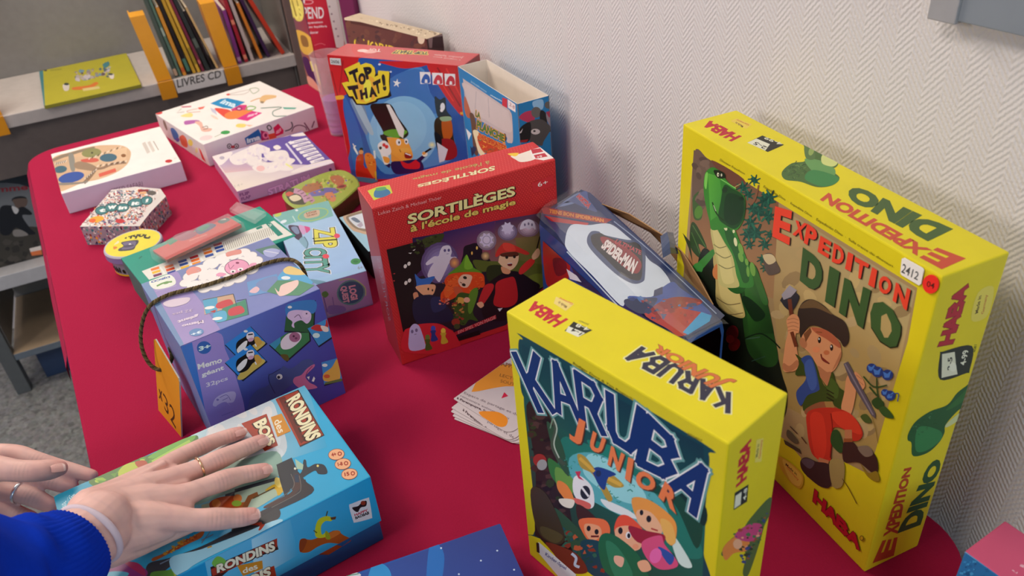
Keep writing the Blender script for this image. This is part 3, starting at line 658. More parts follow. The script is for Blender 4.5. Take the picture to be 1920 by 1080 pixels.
# parrot
f.p('335,545 370,555 425,620 470,620 540,680 500,690 455,665 465,690 490,740 470,750 440,700 400,630 350,600', 'a08434', 1); f.p('400,615 430,600 505,630 470,650 455,700 430,680 410,640', '203a78', 1); f.l('345,560 410,620', 14, 'c09a3c'); f.l('470,650 530,680', 16, 'c09a3c'); f.e(428, 628, 12, 14, '202c50')
# explorers
f.p('250,660 290,680 320,740 300,760 250,700', 'd87838', 1); f.p('255,740 320,745 310,780 270,770', 'd8c8b8', 1); f.p('240,780 400,940 420,1060 360,1040 260,860', '2c4a34', 1)
f.p('330,770 370,780 450,860 440,880 350,850', '3a2018', 1); f.p('345,830 450,830 480,880 450,930 400,935 360,890', 'd0653a', 1); f.p('370,850 430,860 440,900 400,925 370,890', 'e0906a', 1); f.e(385, 870, 9, 12, '1c1a1c'); f.e(420, 885, 9, 12, '1c1a1c'); f.l('395,905 430,905', 8, '5c1a18')
f.p('350,930 440,930 470,1000 500,1100 380,1060', '1a3c48', 1); f.specks('240,850 400,940 480,1080 260,960', ['204a50', '7a3020', '2c5a48', 'a85030', '184038'], 40, 10, 26, 5)
f.p('515,820 560,815 620,870 625,930 600,960 570,930 500,890', 'cc4a30', 1); f.p('505,870 570,860 620,910 610,960 560,965 510,920', 'e89a78', 1); f.e(525, 880, 10, 15, '1c1a1c'); f.e(560, 900, 12, 16, 'e8e0d8'); f.e(562, 902, 7, 11, '1c1a1c'); f.e(592, 950, 14, 12, 'e08a68')
f.p('440,900 500,900 600,980 640,1060 660,1120 480,1080 430,980', '1f5a3c', 1); f.p('460,930 520,960 580,1080 500,1080', '2c7050', 1)
f.p('575,740 640,740 720,790 770,850 765,930 740,940 720,870 660,860 600,830', 'e08a3c', 1); f.p('600,790 660,800 710,870 690,900 640,880 600,840', 'eaa07c', 1); f.e(650, 828, 11, 15, '1c1a1c'); f.e(618, 800, 8, 12, '1c1a1c'); f.p('700,830 750,850 768,930 730,930', 'e8a050', 1); f.l('660,870 690,880', 7, 'a03a30')
f.p('560,860 640,880 720,900 700,940 600,930', '8c2030', 1); f.p('620,930 700,900 720,940 780,1030 700,1050 640,1000', 'c04a70', 1); f.p('690,950 760,990 740,1030', '2c4a90', 1); f.e(680, 990, 26, 34, 'd0609a', 20); f.p('600,1020 640,1010 660,1050 620,1060', 'e89a78', 1); f.p('500,990 540,1000 530,1040 500,1020', 'd8a088', 1)
f.e(170, 570, 30, 28, '8a2a24', 30); f.e(180, 590, 22, 24, '8a8a88', 20); f.p('130,700 200,720 280,900 240,940 160,880', '3a3020', 1); f.p('180,860 270,900 240,935 180,900', '4c4428', 1); f.p('200,930 330,980 380,1060 300,1060 230,980', '6a2c1c', 1); f.l('310,980 330,1000 325,1030 345,1040', 12, 'a8b4c4', 1)
# title letters, glow edge + white edge + navy
KL = [('K', '165,338 240,352 158,108 62,106'), ('A', '250,370 340,395 262,158 205,140'), ('R', '380,420 455,442 425,245 330,195'), ('U', '485,470 600,530 612,345 478,290'), ('B', '622,585 740,630 788,515 655,395'), ('A', '745,715 850,800 935,650 845,560')]
KL = [('K', '168,345 225,348 160,115 62,108'), ('A', '252,352 345,395 272,150 208,142'), ('R', '362,408 448,448 432,258 334,192'), ('U', '488,470 578,528 615,352 478,285'), ('B', '612,580 735,640 785,520 655,392'), ('A', '735,700 845,800 938,652 842,560')]
stroke_text(f, 'KARUBA', '', '5a8a88', .62, quads=[q for c_, q in KL]); stroke_text(f, 'KARUBA', '', 'e8eef0', .46, quads=[q for c_, q in KL]); stroke_text(f, 'KARUBA', '', '122c60', .36, quads=[q for c_, q in KL])
JL = [('J', '296,470 350,515 372,400 322,372'), ('U', '385,520 440,545 462,478 405,440'), ('N', '468,588 520,620 545,545 485,505'), ('I', '545,650 568,668 585,565 560,555'), ('O', '582,675 665,715 690,655 610,600'), ('R', '692,730 772,808 780,720 722,660')]
for ch, q in JL: Q = nums(q); f.t(ch, [(x+5, y+6) for x, y in Q], '4a2a18', .05); f.t(ch, q, 'dc7040', .05)
f.t('Rüdiger Dorn & Tim Rogasch', '316,150 578,306 580,296 318,136', '3c3810', .0); f.t('303407', '820,458 884,492 886,480 822,446', '6a6418', 0)
f.crop(920, 500, 580, 1080); f.p('168,960 300,1075 270,1120 165,995', 'c8ccd8'); f.p('160,962 170,965 172,1000 162,995', '1c1c18'); f.t('Kinder-Spiel', '190,1010 262,1062 266,1048 194,996', '3c4a80')
f = b.face('T', 1.0)
f.crop(920, 500, 580, 1080)
stroke_text(f, 'HABA', '264,184 158,124 130,146 222,208', 'cc2838', .42)
f.p('228,105 292,130 262,155 220,128', 'f0d880'); f.t('Made in', '268,138 240,120 232,128 262,146', '8a6a44'); f.t('Germany', '290,126 242,106 236,112 284,134', 'dc6a3c')
f.p('290,192 355,222 305,246 258,224', '2c2c22'); f.p('272,208 330,232 305,246 262,226', 'ececd8'); f.t('1-4', '322,232 288,214 278,224 310,240', '30302a', .02); f.t('4-8', '348,216 304,198 294,208 338,226', 'ececd8', .02); f.t('303407', '345,200 310,186 305,190 340,205', '98942c')
for ch, q in (('K', '830,520 752,490 790,432 838,432'), ('A', '745,488 680,462 732,455 750,420'), ('R', '640,455 600,440 665,388 700,395'), ('U', '600,430 555,400 590,365 640,370'), ('B', '530,370 485,345 545,310 590,325'), ('A', '505,330 440,290 500,275 565,300')): pass
KT = [('K', '832,520 750,505 768,440 838,436'), ('A', '752,490 678,470 728,418 762,428'), ('R', '640,452 602,440 660,385 702,398'), ('U', '590,425 538,400 590,355 640,375'), ('B', '540,372 482,350 530,315 590,330'), ('A', '472,325 440,308 515,275 562,300')]
for wd_, c_ in ((.60, 'f4f0b4'), (.40, '3a3848')): stroke_text(f, 'KARUBA', '830,442 530,285 458,310 828,508', c_, wd_, .46)
JT = [('J', '790,430 770,405 862,395 830,380')]
f.t('JUNIOR', '862,400 592,266 562,288 778,430', 'dc7a44', .04, out='8a4424', ow=.02)
f = b.face('R', 1.25); f.crop(920, 500, 580, 1080)
stroke_text(f, 'HABA', '890,738 906,608 876,630 860,764', 'b82434', .42); f.p('928,605 952,598 945,680 922,684', 'd8cc60'); f.t('Germany', '944,664 952,602 942,606 934,672', 'c86a38'); f.t('Made in', '932,662 938,618 930,622 924,668', '5a5a30')
f.p('852,790 900,760 895,820 848,850', '24302c'); f.p('855,800 876,786 872,830 850,845', 'd8dcc8'); f.t('4-8', '892,812 896,770 884,778 880,818', 'e0e4d0', .02)
f.p('905,880 975,805 980,850 955,905 940,960 900,1075 880,1070 890,1000 850,985 820,1010 805,1000 840,950 870,935', '4c6a3c', 1); f.p('810,985 850,945 900,950 895,990 850,1000 820,1025', 'e08a44', 1); f.p('850,940 900,900 945,900 940,940 900,960', 'c04a7a', 1); f.specks('850,930 975,830 940,960 890,1060', ['2c5a3c', '3c7a4c', 'a04a3c', '304a80', 'e8a080', '24402c'], 50, 6, 14, 3); f.e(862, 968, 16, 18, 'f0b08a')
b.build('game_box', 'yellow game box titled KARUBA JUNIOR standing in front, nearest the viewer')
# ============================== red box of the magic school
def dots(f, quad, nx, ny, r, c):
    Q = nums(quad); z0 = f.z
    for i in range(nx):
        for j in range(ny):
            a, b_ = (i+.5*(j % 2))/nx, (j+.5)/ny
            x, y = [(Q[0][k]*(1-a)+Q[1][k]*a)*(1-b_)+(Q[3][k]*(1-a)+Q[2][k]*a)*b_ for k in (0, 1)]
            f.e(x, y, r, r, c, 0, 5); f.z = z0
    f.z += .000003
RED = H('d02c30')
b = Box(*BX['sort'], dict(F=RED, R=H('b02028'), L=H('a43440')), .0016)
f = b.face('F', 1.9); f.crop(640, 260, 460, 1129)
dots(f, '140,330 985,95 990,300 215,500', 62, 22, 2.0, 'c24040'); dots(f, '150,360 215,500 290,1020 250,900', 5, 60, 2.0, 'a83434')
# night scene
f.crop(720, 400, 320, 1382)
f.p('22,293 1270,-6 1330,560 985,905 590,1035 560,950 430,890 290,895 155,962', '1c1420')
f.g4('230,200 760,110 700,420 250,520', ['1e1236', '3c2450', '6a3a54', '2c1a48']); f.g4('760,110 1250,0 1300,420 700,420', ['40284e', '52303c', '56483a', '7c4c50'])
f.g4('480,150 900,60 860,330 520,420', ['2a1c4c', '3a2450', '7a3c48', '5c3458']); f.g4('900,60 1255,0 1290,330 900,330', ['34204a', '4a2c44', '7a6c40', '84503c'])
f.p('20,295 320,215 340,420 240,520 260,900 155,962', '0e0b0e'); f.p('320,205 480,165 460,230 420,260 340,270', '2c3618', 1); f.specks('200,230 470,170 440,260 260,330', ['2c3818', '1c2410', '384420'], 30, 10, 24, 7)
f.p('640,330 650,270 700,250 740,240 790,260 800,330 850,360 850,420 640,420', '140e18', 1); f.e(752, 280, 8, 14, 'e0a050'); f.e(712, 322, 7, 14, 'c8964c'); f.glow(822, 345, 36, 36, 'd8a070', '3a1c24')
f.glow(830, 220, 80, 80, 'c8b8cc', '4c3050'); f.glow(1000, 150, 80, 70, 'a89ab8', '40304c'); f.glow(1170, 120, 90, 70, 'c0a8b8', '54384c')
for cx, cy, r in ((830,215,62),(1000,120,55)):
    f.p([(cx+(r if k % 2 else r*.68)*math.cos(k*math.pi/8), cy+(r if k % 2 else r*.68)*math.sin(k*math.pi/8)) for k in range(16)], 'b0a6c0')
f.e(830, 215, 34, 36, '8c829c'); f.e(830, 215, 27, 29, 'b4aac4'); f.p('1100,130 1120,70 1170,48 1215,70 1228,130 1200,115 1180,130 1150,118', 'b8b0c4', 1); f.e(1140, 92, 7, 12, '645a74'); f.e(1170, 84, 7, 12, '645a74'); f.e(1198, 92, 7, 12, '645a74')
for x, y in ((172, 428), (202, 407), (177, 563), (206, 543)): f.e(x, y, 13, 17, 'b8b4b0', 20)
f.p('195,320 225,318 215,328', 'c0bcb8'); f.p('230,300 255,288 245,302', 'c0bcb8'); f.p('70,490 90,482 88,492', 'a03030'); f.p('70,545 88,540 84,552', 'a03030')
# ghost
f.glow(450, 400, 150, 170, '8c84b4', '3a2450', 20, 7)
f.p('455,300 480,265 530,262 548,310 540,350 582,352 580,372 530,400 500,460 460,540 440,555 400,510 370,525 352,500 375,440 400,400 350,420 340,400 400,350 440,345', 'b4b0d8', 1); f.e(492, 300, 10, 12, '4a4470'); f.e(524, 298, 10, 12, '4a4470'); f.l('505,328 525,326', 4, '6a6490')
f.glow(570, 400, 40, 44, 'c08a50', '6a3c50')
# bushes and hills
f.p('720,380 830,385 900,400 960,390 1000,400 900,430 830,470 760,460', '46501c', 1); f.p('850,400 960,385 1290,330 1300,560 1150,620 1100,560', '4c5420', 1); f.g4('1060,200 1290,180 1300,420 1100,380', ['6a5c38', '70623a', '5a6028', '56582c']); f.p('1140,540 1220,490 1300,500 1310,580 1180,620', '5e6a24', 1); f.p('840,430 960,430 940,560 840,540', '20280f', 1)
# blue witch child
f.p('250,490 300,530 405,508 395,540 350,590 270,615 262,560', '2858a0', 1); f.p('260,590 405,575 410,630 380,670 330,665 290,640', 'c8906c', 1); f.e(358, 612, 7, 11, '1c1414'); f.e(392, 622, 6, 10, '1c1414'); f.p('235,650 270,640 280,700 250,710', 'b07a5c', 1); f.p('240,700 400,660 520,760 560,860 420,890 260,880', '141832', 1); f.p('380,690 460,680 500,760 400,800', '1c2448', 1)
# green witch with red hair
f.p('520,490 570,450 620,410 665,335 690,375 715,430 770,465 790,482 700,475 600,478 530,500', '4c7a1c', 1); f.p('665,335 690,375 720,440 650,445', '649428', 1)
f.p('560,485 780,480 815,560 800,600 745,600 720,680 690,700 640,640 560,690 470,720 460,650 500,600 490,540', 'b83c14', 1); f.p('580,500 610,560 560,640 500,680 490,600', 'cc5020', 1); f.specks('480,520 620,500 600,700 470,720', ['cc5420', 'a03010', 'd86428'], 26, 10, 24, 8, 1); f.specks('680,500 810,510 780,600 700,640', ['cc5420', 'a03010', 'd86428'], 16, 10, 20, 9, 1)
f.p('600,540 640,495 710,505 700,560 670,600 620,590', 'c8a088', 1); f.e(655, 520, 16, 12, '1c1814', 20); f.e(645, 578, 16, 12, '1c1814', 20); f.l('615,555 630,565', 6, '6a2018'); f.p('560,600 620,600 650,680 600,690', 'a8482c', 1)
f.p('580,680 620,640 700,650 745,640 720,800 760,870 690,860 650,905 600,880 560,760', '2c4418', 1); f.p('690,650 745,600 760,650 710,800 680,790', '4a7020', 1); f.p('600,680 650,690 640,730 600,730', 'b08a3c', 1); f.e(670, 700, 26, 22, 'c09078'); f.specks('540,700 650,700 640,900 560,900', ['28401c', '7a2c20', '9a6a34', '1c2c14', '5a3a2c'], 40, 10, 22, 2); f.e(580, 880, 34, 30, '7c2c20'); f.e(590, 915, 26, 22, '343c20')
f.specks('450,680 540,690 520,740 450,740', ['a85048', 'b87a6c', '8c3030'], 20, 8, 16, 6)
# boy in the red hat
f.p('880,600 850,560 970,480 1080,470 1200,540 1260,600 1120,740 1000,860 830,860 790,780 800,650', '150c12', 1)
f.p('900,345 915,300 960,245 1000,238 1050,255 1170,315 1150,335 1060,310 960,320 920,350', 'a82c24', 1); f.p('960,245 1000,238 1050,258 1060,305 980,300', 'b8382c', 1)
f.p('925,390 950,330 1070,315 1090,360 1070,420 1020,460 960,430 930,400', 'd0a080', 1); f.p('950,325 1070,312 1080,345 960,350', '4a2416', 1); f.e(993, 355, 12, 13, '1c1410'); f.e(1055, 350, 12, 13, '1c1410'); f.e(1018, 414, 20, 13, '5c1414'); f.l('1000,406 1035,402', 6, 'e8dcd0'); f.p('950,430 1020,460 1010,490 960,480', 'b8825e', 1)
f.p('910,560 1000,520 1060,530 1080,700 1000,760 890,740 900,640', '9c1c20', 1); f.p('820,580 880,570 880,620 800,740 760,740 780,660', 'a02024', 1); f.p('750,730 790,715 808,745 780,765', 'c09070', 1)
f.p('1090,480 1110,430 1180,370 1220,380 1200,420 1120,490', 'b02824', 1); f.p('1195,350 1210,320 1245,280 1262,310 1250,350 1210,375', 'cc9878', 1); f.l('1236,285 1262,185', 9, '1c1410'); f.p('920,770 960,765 935,795', 'b8b4b8')
f.p('560,965 905,820 908,850 570,990', '8c1c28'); f.t('EIN SPIEL VON MAGIE', '600,975 905,852 900,826 598,950', 'c0807c', 0); f.p('590,1005 770,945 780,980 600,1035', '0e0a0c')
# pieces on the red arc
f.p('160,962 205,925 290,895 430,890 520,930 590,1000 590,1120 170,1120', 'a8202a', 1)
f.crop(680, 480, 200, 982)
f.p('432,862 428,700 445,645 480,622 520,645 550,720 570,790 572,850', '9c98bc', 1); f.e(455, 694, 12, 17, '5c5478'); f.e(494, 682, 12, 17, '5c5478'); f.l('475,722 495,716', 6, '5c5478')
for x, y, c, c2 in ((600,800,'3c4c1c','54682a'),(652,718,'202c6c','3044a0'),(745,740,'a8922c','c4ac3c')):
    f.e(x-4, y-52, 22, 26, c2); f.p([(x-30, y-30), (x+22, y-34), (x+16, y), (x+40, y+52), (x-22, y+66), (x-20, y)], c, 1)
f.crop(640, 260, 460, 1129)
# title
f.t('SORTILÈGES', '305,395 800,262 798,205 305,338', 'c8b880', .035, out='241410', ow=.03, drop=('1c0c0a', .05, -.05)); f.t('à l\'école de magie', '318,440 802,310 800,275 318,396', 'b8a050', .03, out='241410', ow=.03)
f.t('Lukas Zaich & Michael Thöer', '170,352 462,276 460,262 168,336', 'c88888', 0); f.p('876,205 975,165 978,215 884,250', 'a02028'); f.t('6+', '905,222 950,208 948,188 902,202', 'dccccc', .0)
f = b.face('T', 1.0); f.crop(640, 260, 460, 1129)
dots(f, '80,225 850,15 985,92 140,330', 60, 14, 2.0, 'e0605a')
f.t('SORTILÈGES', '706,124 350,212 352,228 708,150', 'e8e0b0', .03, out='8a5a2a', ow=.02); f.t('à l\'école de magie', '680,96 328,180 330,192 682,118', 'c8a860', .01, out='7a4a20', ow=.02)
f.p('120,240 165,222 222,212 236,250 150,284', 'c4cc3c'); f.p('150,250 165,232 210,232 226,252 190,270 155,270', '34709c', 1); f.p('160,228 200,222 205,234 165,240', '58a060', 1)
f.p('780,80 820,70 880,52 900,65 890,95 830,108 800,95', 'f0e4d8', 1); f.p('765,70 815,66 800,82', 'f0c83c', 1); f.p('868,52 915,40 985,88 930,100 880,92', 'f2eae6'); f.p('872,50 915,44 930,60 880,70', 'c43040'); f.p('885,76 935,66 950,82 895,92', 'c43040'); f.t('6+', '922,76 898,80 900,90 925,86', 'f0e0e0')
f = b.face('L', 1.5); f.crop(680, 480, 200, 982)
f.g4('60,0 170,0 240,420 140,420', ['7c6878', '8a6474', '9a3038', '8a2c38'])
f.t('SORTILÈGES', '240,600 130,20 165,20 262,590', '8a7484', 0)
b.build('game_box', 'red game box titled SORTILÈGES with a ghost and young wizards standing mid table')

# ============================== glossy red box with the magician
b = Box(*BX['top'], dict(F=H('cc1c20'), T=H('c83438'), R=H('a01c20')), .0014)
f = b.face('F', 1.35); f.crop(500, 0, 640, 1920)
f.p('515,330 920,345 1010,560 1100,640 1150,900 505,1010 470,800 430,560', '2a54a0', 1)
f.p('505,325 640,340 870,350 905,350 950,480 1050,590 1110,650 1130,1000 520,1010 505,1000 430,560 400,545 470,430', '24509c')
f.p('545,560 700,440 870,380 920,520 1000,640 1060,800 1040,900 800,960 640,960 540,700', '4a86c0', 1); f.p('700,440 860,390 910,500 960,640 700,560', '3a6cb0', 1)
f.e(770, 745, 195, 205, '7cb0d4', 10, 40); f.e(760, 720, 140, 150, '86b8d8', 10, 36); f.p('470,560 540,580 570,680 560,760 500,640', '6c88a8', 1); f.p('432,560 470,600 530,760 560,980 500,980', '2c62ac', 1); f.p('480,560 520,570 600,740 570,740', '9ab4c4', 1)
f.p('340,330 520,322 470,520 420,545 385,545 360,420', 'c01c20'); f.l('365,400 400,540', 5, '90141a'); f.l('430,340 410,520', 7, 'a0161c'); f.p('385,542 430,536 432,556 388,560', 'e0a42c', 1)
f.p('640,345 905,350 880,372 780,385 700,370', 'c01c22', 1); f.p('905,350 1085,378 1110,640 1050,600 960,470', 'bc1c20', 1); f.l('960,380 1090,600', 8, '8c141a'); f.l('1010,385 1100,560', 8, 'd83430'); f.l('940,400 1050,570', 7, 'd8302c'); f.p('1088,632 1108,628 1112,645 1090,645', 'e0a42c')
f.p([(732+(24 if k % 2 == 0 else 9)*math.cos(k*.6283-1.4), 468+(26 if k % 2 == 0 else 10)*math.sin(k*.6283-1.4)) for k in range(10)], 'dce4ec'); f.e(635, 362, 8, 6, 'ccd4e0'); f.e(698, 404, 6, 5, 'ccd4e0')
# players' marks
for x, y, c in ((893, 438, '2c5aa8'), (962, 443, 'c03c48'), (1032, 448, 'b82838')):
    f.p([(x-32, y-34), (x+28, y-32), (x+30, y+32), (x-28, y+34)], 'dfe3e8'); f.p([(x-22, y+28), (x-14, y-6), (x+2, y-22), (x+22, y-8), (x+24, y+28)], c, 1); f.p([(x-4, y+28), (x-2, y+8), (x+10, y+10), (x+12, y+28)], 'dfe3e8')
# title plate
f.crop(600, 70, 160, 1080)
f.p('300,420 500,320 520,345 590,325 660,345 700,400 712,470 735,430 890,440 885,660 905,740 870,765 740,790 720,820 600,860 460,855 400,770 360,760 275,585 350,570 360,545', '18120e'); f.p('308,400 498,310 512,350 580,322 650,340 690,385 702,455 690,500 735,480 735,420 878,430 872,560 880,680 860,735 720,775 700,800 580,840 470,838 420,745 370,745 275,578 345,560 370,565 360,515', 'e6c832')
f.p('480,500 680,520 700,760 580,820 480,760', 'f0a83a', 1); f.p('560,560 640,560 650,770 560,800', 'f2dc4a', 1)
for ch, q, dx in (('T', '420,570 505,565 475,385 358,440', 0), ('O', '485,600 580,600 580,450 485,450', 0), ('P', '590,540 660,510 655,365 545,380', 0), ('T', '430,790 510,780 480,600 340,620', 0), ('H', '520,790 610,770 590,630 500,670', 0), ('A', '625,760 730,750 690,620 620,630', 0), ('T', '715,720 775,705 765,520 665,570', 0), ('!', '800,680 845,672 820,460 775,470', 0)): f.t(ch, q, '1c1620', .075)
# magician
f.crop(500, 0, 640, 1920)
f.p('583,600 640,582 700,590 740,660 790,730 795,760 760,782 690,770 650,778 638,760 655,740', '14100f', 1); f.p('583,605 620,585 700,588 725,640 760,735 660,745', '16110f'); f.p('655,745 700,728 770,730 790,745 740,775 680,765', '5c9c2c', 1); f.p('672,588 692,588 775,730 768,778 745,762', 'd8d4d0')
f.p('660,775 760,780 795,800 820,860 818,890 780,912 740,905 700,870 680,830', 'e09a3c', 1); f.p('640,770 672,765 690,830 705,870 690,850 660,800', '1c120c', 1); f.p('700,860 760,905 730,945 700,900', 'd8923a')
f.e(742, 800, 14, 19, 'ecebe6', -10); f.e(786, 795, 11, 17, 'ecebe6', -10); f.e(745, 801, 5, 8, '1c1c28'); f.e(785, 797, 5, 7, '1c1c28'); f.p('748,838 800,832 815,850 780,856', 'e8a648', 1); f.p('778,858 815,872 812,890 780,888', '8c1c1c', 1); f.l('780,862 812,874', 6, 'f0ece4'); f.l('748,840 755,856', 4, '7c4418')
f.p('700,915 760,905 860,900 880,960 800,975 720,975', '2a1a4c', 1); f.p('755,905 800,920 850,895 860,945 800,950 770,940', 'c4202c', 1); f.p('665,905 700,925 690,945 668,930', '28184a'); f.p('640,850 680,870 690,915 665,925 650,890', 'e8e0d4', 1)
f.p('625,815 660,790 690,815 700,860 670,880 640,860', 'ece8e4', 1); f.e(660, 815, 9, 10, 'c82c2c'); f.e(675, 825, 10, 11, 'd02c2c'); f.e(640, 832, 8, 9, '2c2c2c'); f.p('655,880 690,890 688,915 665,912', 'e09a3c', 1)
f.p('840,900 880,870 895,880 860,915', '201848'); f.e(890, 866, 16, 15, 'e8e0d0'); f.l('890,858 935,828', 11, '16120f'); f.glow(930, 815, 22, 20, 'e8e0a0', '7cb0d4'); f.e(885, 862, 10, 9, 'd89a48')
# rabbit bottle and spotlight
f.p('945,545 975,560 1005,550 1012,620 1040,660 1000,670 960,650', '1a2230', 1); f.e(990, 600, 13, 22, 'd8dce0'); f.e(985, 620, 9, 10, 'e4e6e8'); f.p('950,670 1000,650 1030,660 1040,690 1050,760 1065,880 980,890 945,740', '30200f', 1); f.p('985,680 1035,670 1045,760 1000,790', 'b0581c', 1); f.p('975,660 1030,655 1040,675 990,682', '8cac84', 1); f.p('970,790 1050,790 1068,880 975,895', '8c1c22', 1); f.p('945,740 985,780 975,880 950,800', '12161c', 1); f.p('958,800 1020,840 1000,905 972,915', 'c8ccd4')
# red theatre boxes at the lower left
f.crop(660, 260, 200, 1080)
f.p('45,200 90,170 130,290 185,300 225,400 130,400 45,380', 'c42c1c', 1); f.p('130,160 190,150 240,220 245,330 225,400 150,280', 'd8782c', 1); f.p('60,180 110,150 120,250 90,270', 'b83c20', 1); f.e(95, 105, 18, 16, '1c1820'); f.e(92, 135, 24, 22, 'd09060'); f.l('40,70 20,90 60,160', 12, 'dce0e8', 1); f.l('10,50 60,150', 9, 'dce0e8'); f.l('225,120 235,200', 20, 'd0dce8'); f.p('40,385 240,410 240,440 60,470 50,420', '4888a8', 1); f.l('240,330 245,420', 14, 'c8b030')
f.specks('150,160 230,200 230,300 160,280', ['e8a040', 'c05820', 'e06c30'], 14, 8, 20, 3)
f2 = b.face('T', 1.0); f2.crop(500, 0, 640, 1920)
f2.p('480,255 560,240 590,300 520,322 490,300', 'd01c1c', 1); f2.t('TOP THAT!', '912,292 730,282 705,300 905,308', '2c3c14', .05, out='ecd850', ow=.10)
f2.t('TOP', '645,276 570,272 560,290 640,292', 'f0dcd4', .02); f2.t('Jumbo Spiele', '1110,318 945,303 940,312 1100,330', 'f0c8c4', 0); f2.e(580, 290, 40, 10, 'e8a8a0'); f2.e(540, 285, 30, 8, 'f0d0c8'); f2.t('a magical game', '1092,334 936,315 935,322 1090,342', 'f0c8c4', 0)
f3 = b.face('F', 1.35)
tb = b.build('game_box', 'shrink wrapped red game box titled TOP THAT! with a magician in a tall hat', mat=GLOSS)
f3.crop(500, 0, 640, 1920); sticker(f3, 'price_sticker', '358,325 418,328 422,366 362,360', 'c0c0c0', 'small white number sticker', tb, ('2606', '366,352 412,356 411,338 365,334'))

# ============================== open blue box shell
x, y, yw, w_, d_, h_ = BX['planche']; k = .9535; h_ = .222
P0 = Vector((x, y, 0)); 
bl = dict(P=Vector((-.0496, 1.1622, TZ)))
w_, d_ = w_*k, d_*k
bx_ = Box(bl['P'].x, bl['P'].y, yw, w_, d_, .004, H('d8d0c8'), .0006)
BLU = '1a78b4'
class Shell: pass
def panel(P, U, V, w, h, th, cin, cout):
    """card panel; outside face is P,U,V with normal U x V"""
    mb = bx_.mb; n = U.cross(V)
    a = [P, P+U*w, P+U*w+V*h, P+V*h]; i_ = [q-n*th for q in a]
    mb.face(a, cout); mb.face(i_[::-1], cin)
    for k_ in range(4): mb.face([a[k_], i_[k_], i_[(k_+1) % 4], a[(k_+1) % 4]], H('dcd4cc'))
P, U, V, W = bx_.P, bx_.U, bx_.V, bx_.W; bx_.h = h_
cin = H('ece0d4'); co = H(BLU, 1.2)
panel(P, U, W, w_, h_, .0012, cin, co); panel(P+U*w_, V, W, d_, h_, .0012, cin, co); panel(P+U*w_+V*d_, -U, W, w_, h_, .0012, cin, co); panel(P+V*d_, -V, W, d_, h_, .0012, cin, co)
f = bx_.face('F', 1.35); f.crop(840, 90, 220, 1080)
f.p('140,300 165,300 530,545 570,580 590,640 598,850 570,875 540,860 520,800 250,640 200,600 165,520', 'b4a8a8', 1); f.p('150,320 520,560 560,600 570,780 250,600 190,560 170,440', 'beb2b0', 1)
f.l('260,400 250,560', 7, 'aaa0a2'); f.l('370,460 380,640', 7, 'a89ea0')
f.t('Les incroyables aventures', '210,322 352,415 356,396 214,296', 'b8d4e8', 0); f.t('gigamic', '385,440 495,500 498,484 388,424', 'c8dcec', .02)
f.p('500,455 545,470 545,555 498,528', 'b82838'); f.p('550,470 620,520 622,592 552,550', 'd8d0d0'); f.t('2-8', '565,530 612,565 614,535 568,500', '884048', 0)
f.p('150,450 170,470 215,620 180,640 150,560', 'a85c40', 1); f.p('200,600 250,650 280,960 240,960 215,720', '5c4030', 1); f.p('165,740 215,790 190,850', 'd8dce0'); f.p('230,760 290,780 340,960 290,980 250,850', 'd8cca8', 1); f.p('280,800 520,900 500,980 330,960', 'b84020', 1); f.specks('280,800 520,890 500,960 320,950', ['d87838', '3c7048', 'e8a83c', 'a83020', '285838'], 40, 8, 26, 4, 1)
f.p('205,900 250,960 220,1000', '1c2848'); f.e(240, 930, 20, 26, '203050'); f.p('500,800 530,790 535,850 505,850', '3a2c24', 1)
f.t('LA', '252,630 300,655 298,600 255,570', '3c6c34', .05, out='e09430', ow=.06); f.t('PLANCHE', '262,740 520,870 522,800 268,660', '3c6c34', .05, out='e09430', ow=.06); f.t('DES PIRATES', '285,830 540,960 538,900 282,780', 'b03c20', .05, out='e8a040', ow=.05)
f = bx_.face('R', 1.25); f.crop(840, 90, 220, 1080)
f.p('620,520 720,505 780,520 850,480 880,470 870,600 700,640', '88b4d8', 1) if 0 else None
f.p('780,495 870,475 872,560 800,560', '8ab8dc', 1)
f.p('665,620 720,585 790,580 800,640 780,690 720,680 660,650', 'b03458', 1); f.e(812, 592, 46, 50, '62605e'); f.e(925, 525, 36, 34, '5c5a58'); f.p('850,580 900,600 920,720 960,760 900,770 850,700', '1c1c20', 1); f.p('740,690 800,660 870,660 940,720 940,760 880,860 860,900 760,870 745,780', '4a4848', 1); f.e(805, 770, 42, 26, 'c8c4c4'); f.e(795, 765, 12, 9, '2c2c30'); f.p('650,770 690,710 760,690 750,850 660,860', '16161a', 1); f.p('905,600 950,590 975,740 940,720 910,660', '8c8490', 1); f.p('900,590 955,575 960,625 930,640', 'a03454'); f.p('650,790 690,740 675,780', 'c8c8cc'); f.p('660,850 740,840 720,870 665,868', '8c1c24')
bx_.build('open_box', 'open topped bright blue box shell with LA PLANCHE lettering leaning by the magician box')
WHT = H('efeae6')
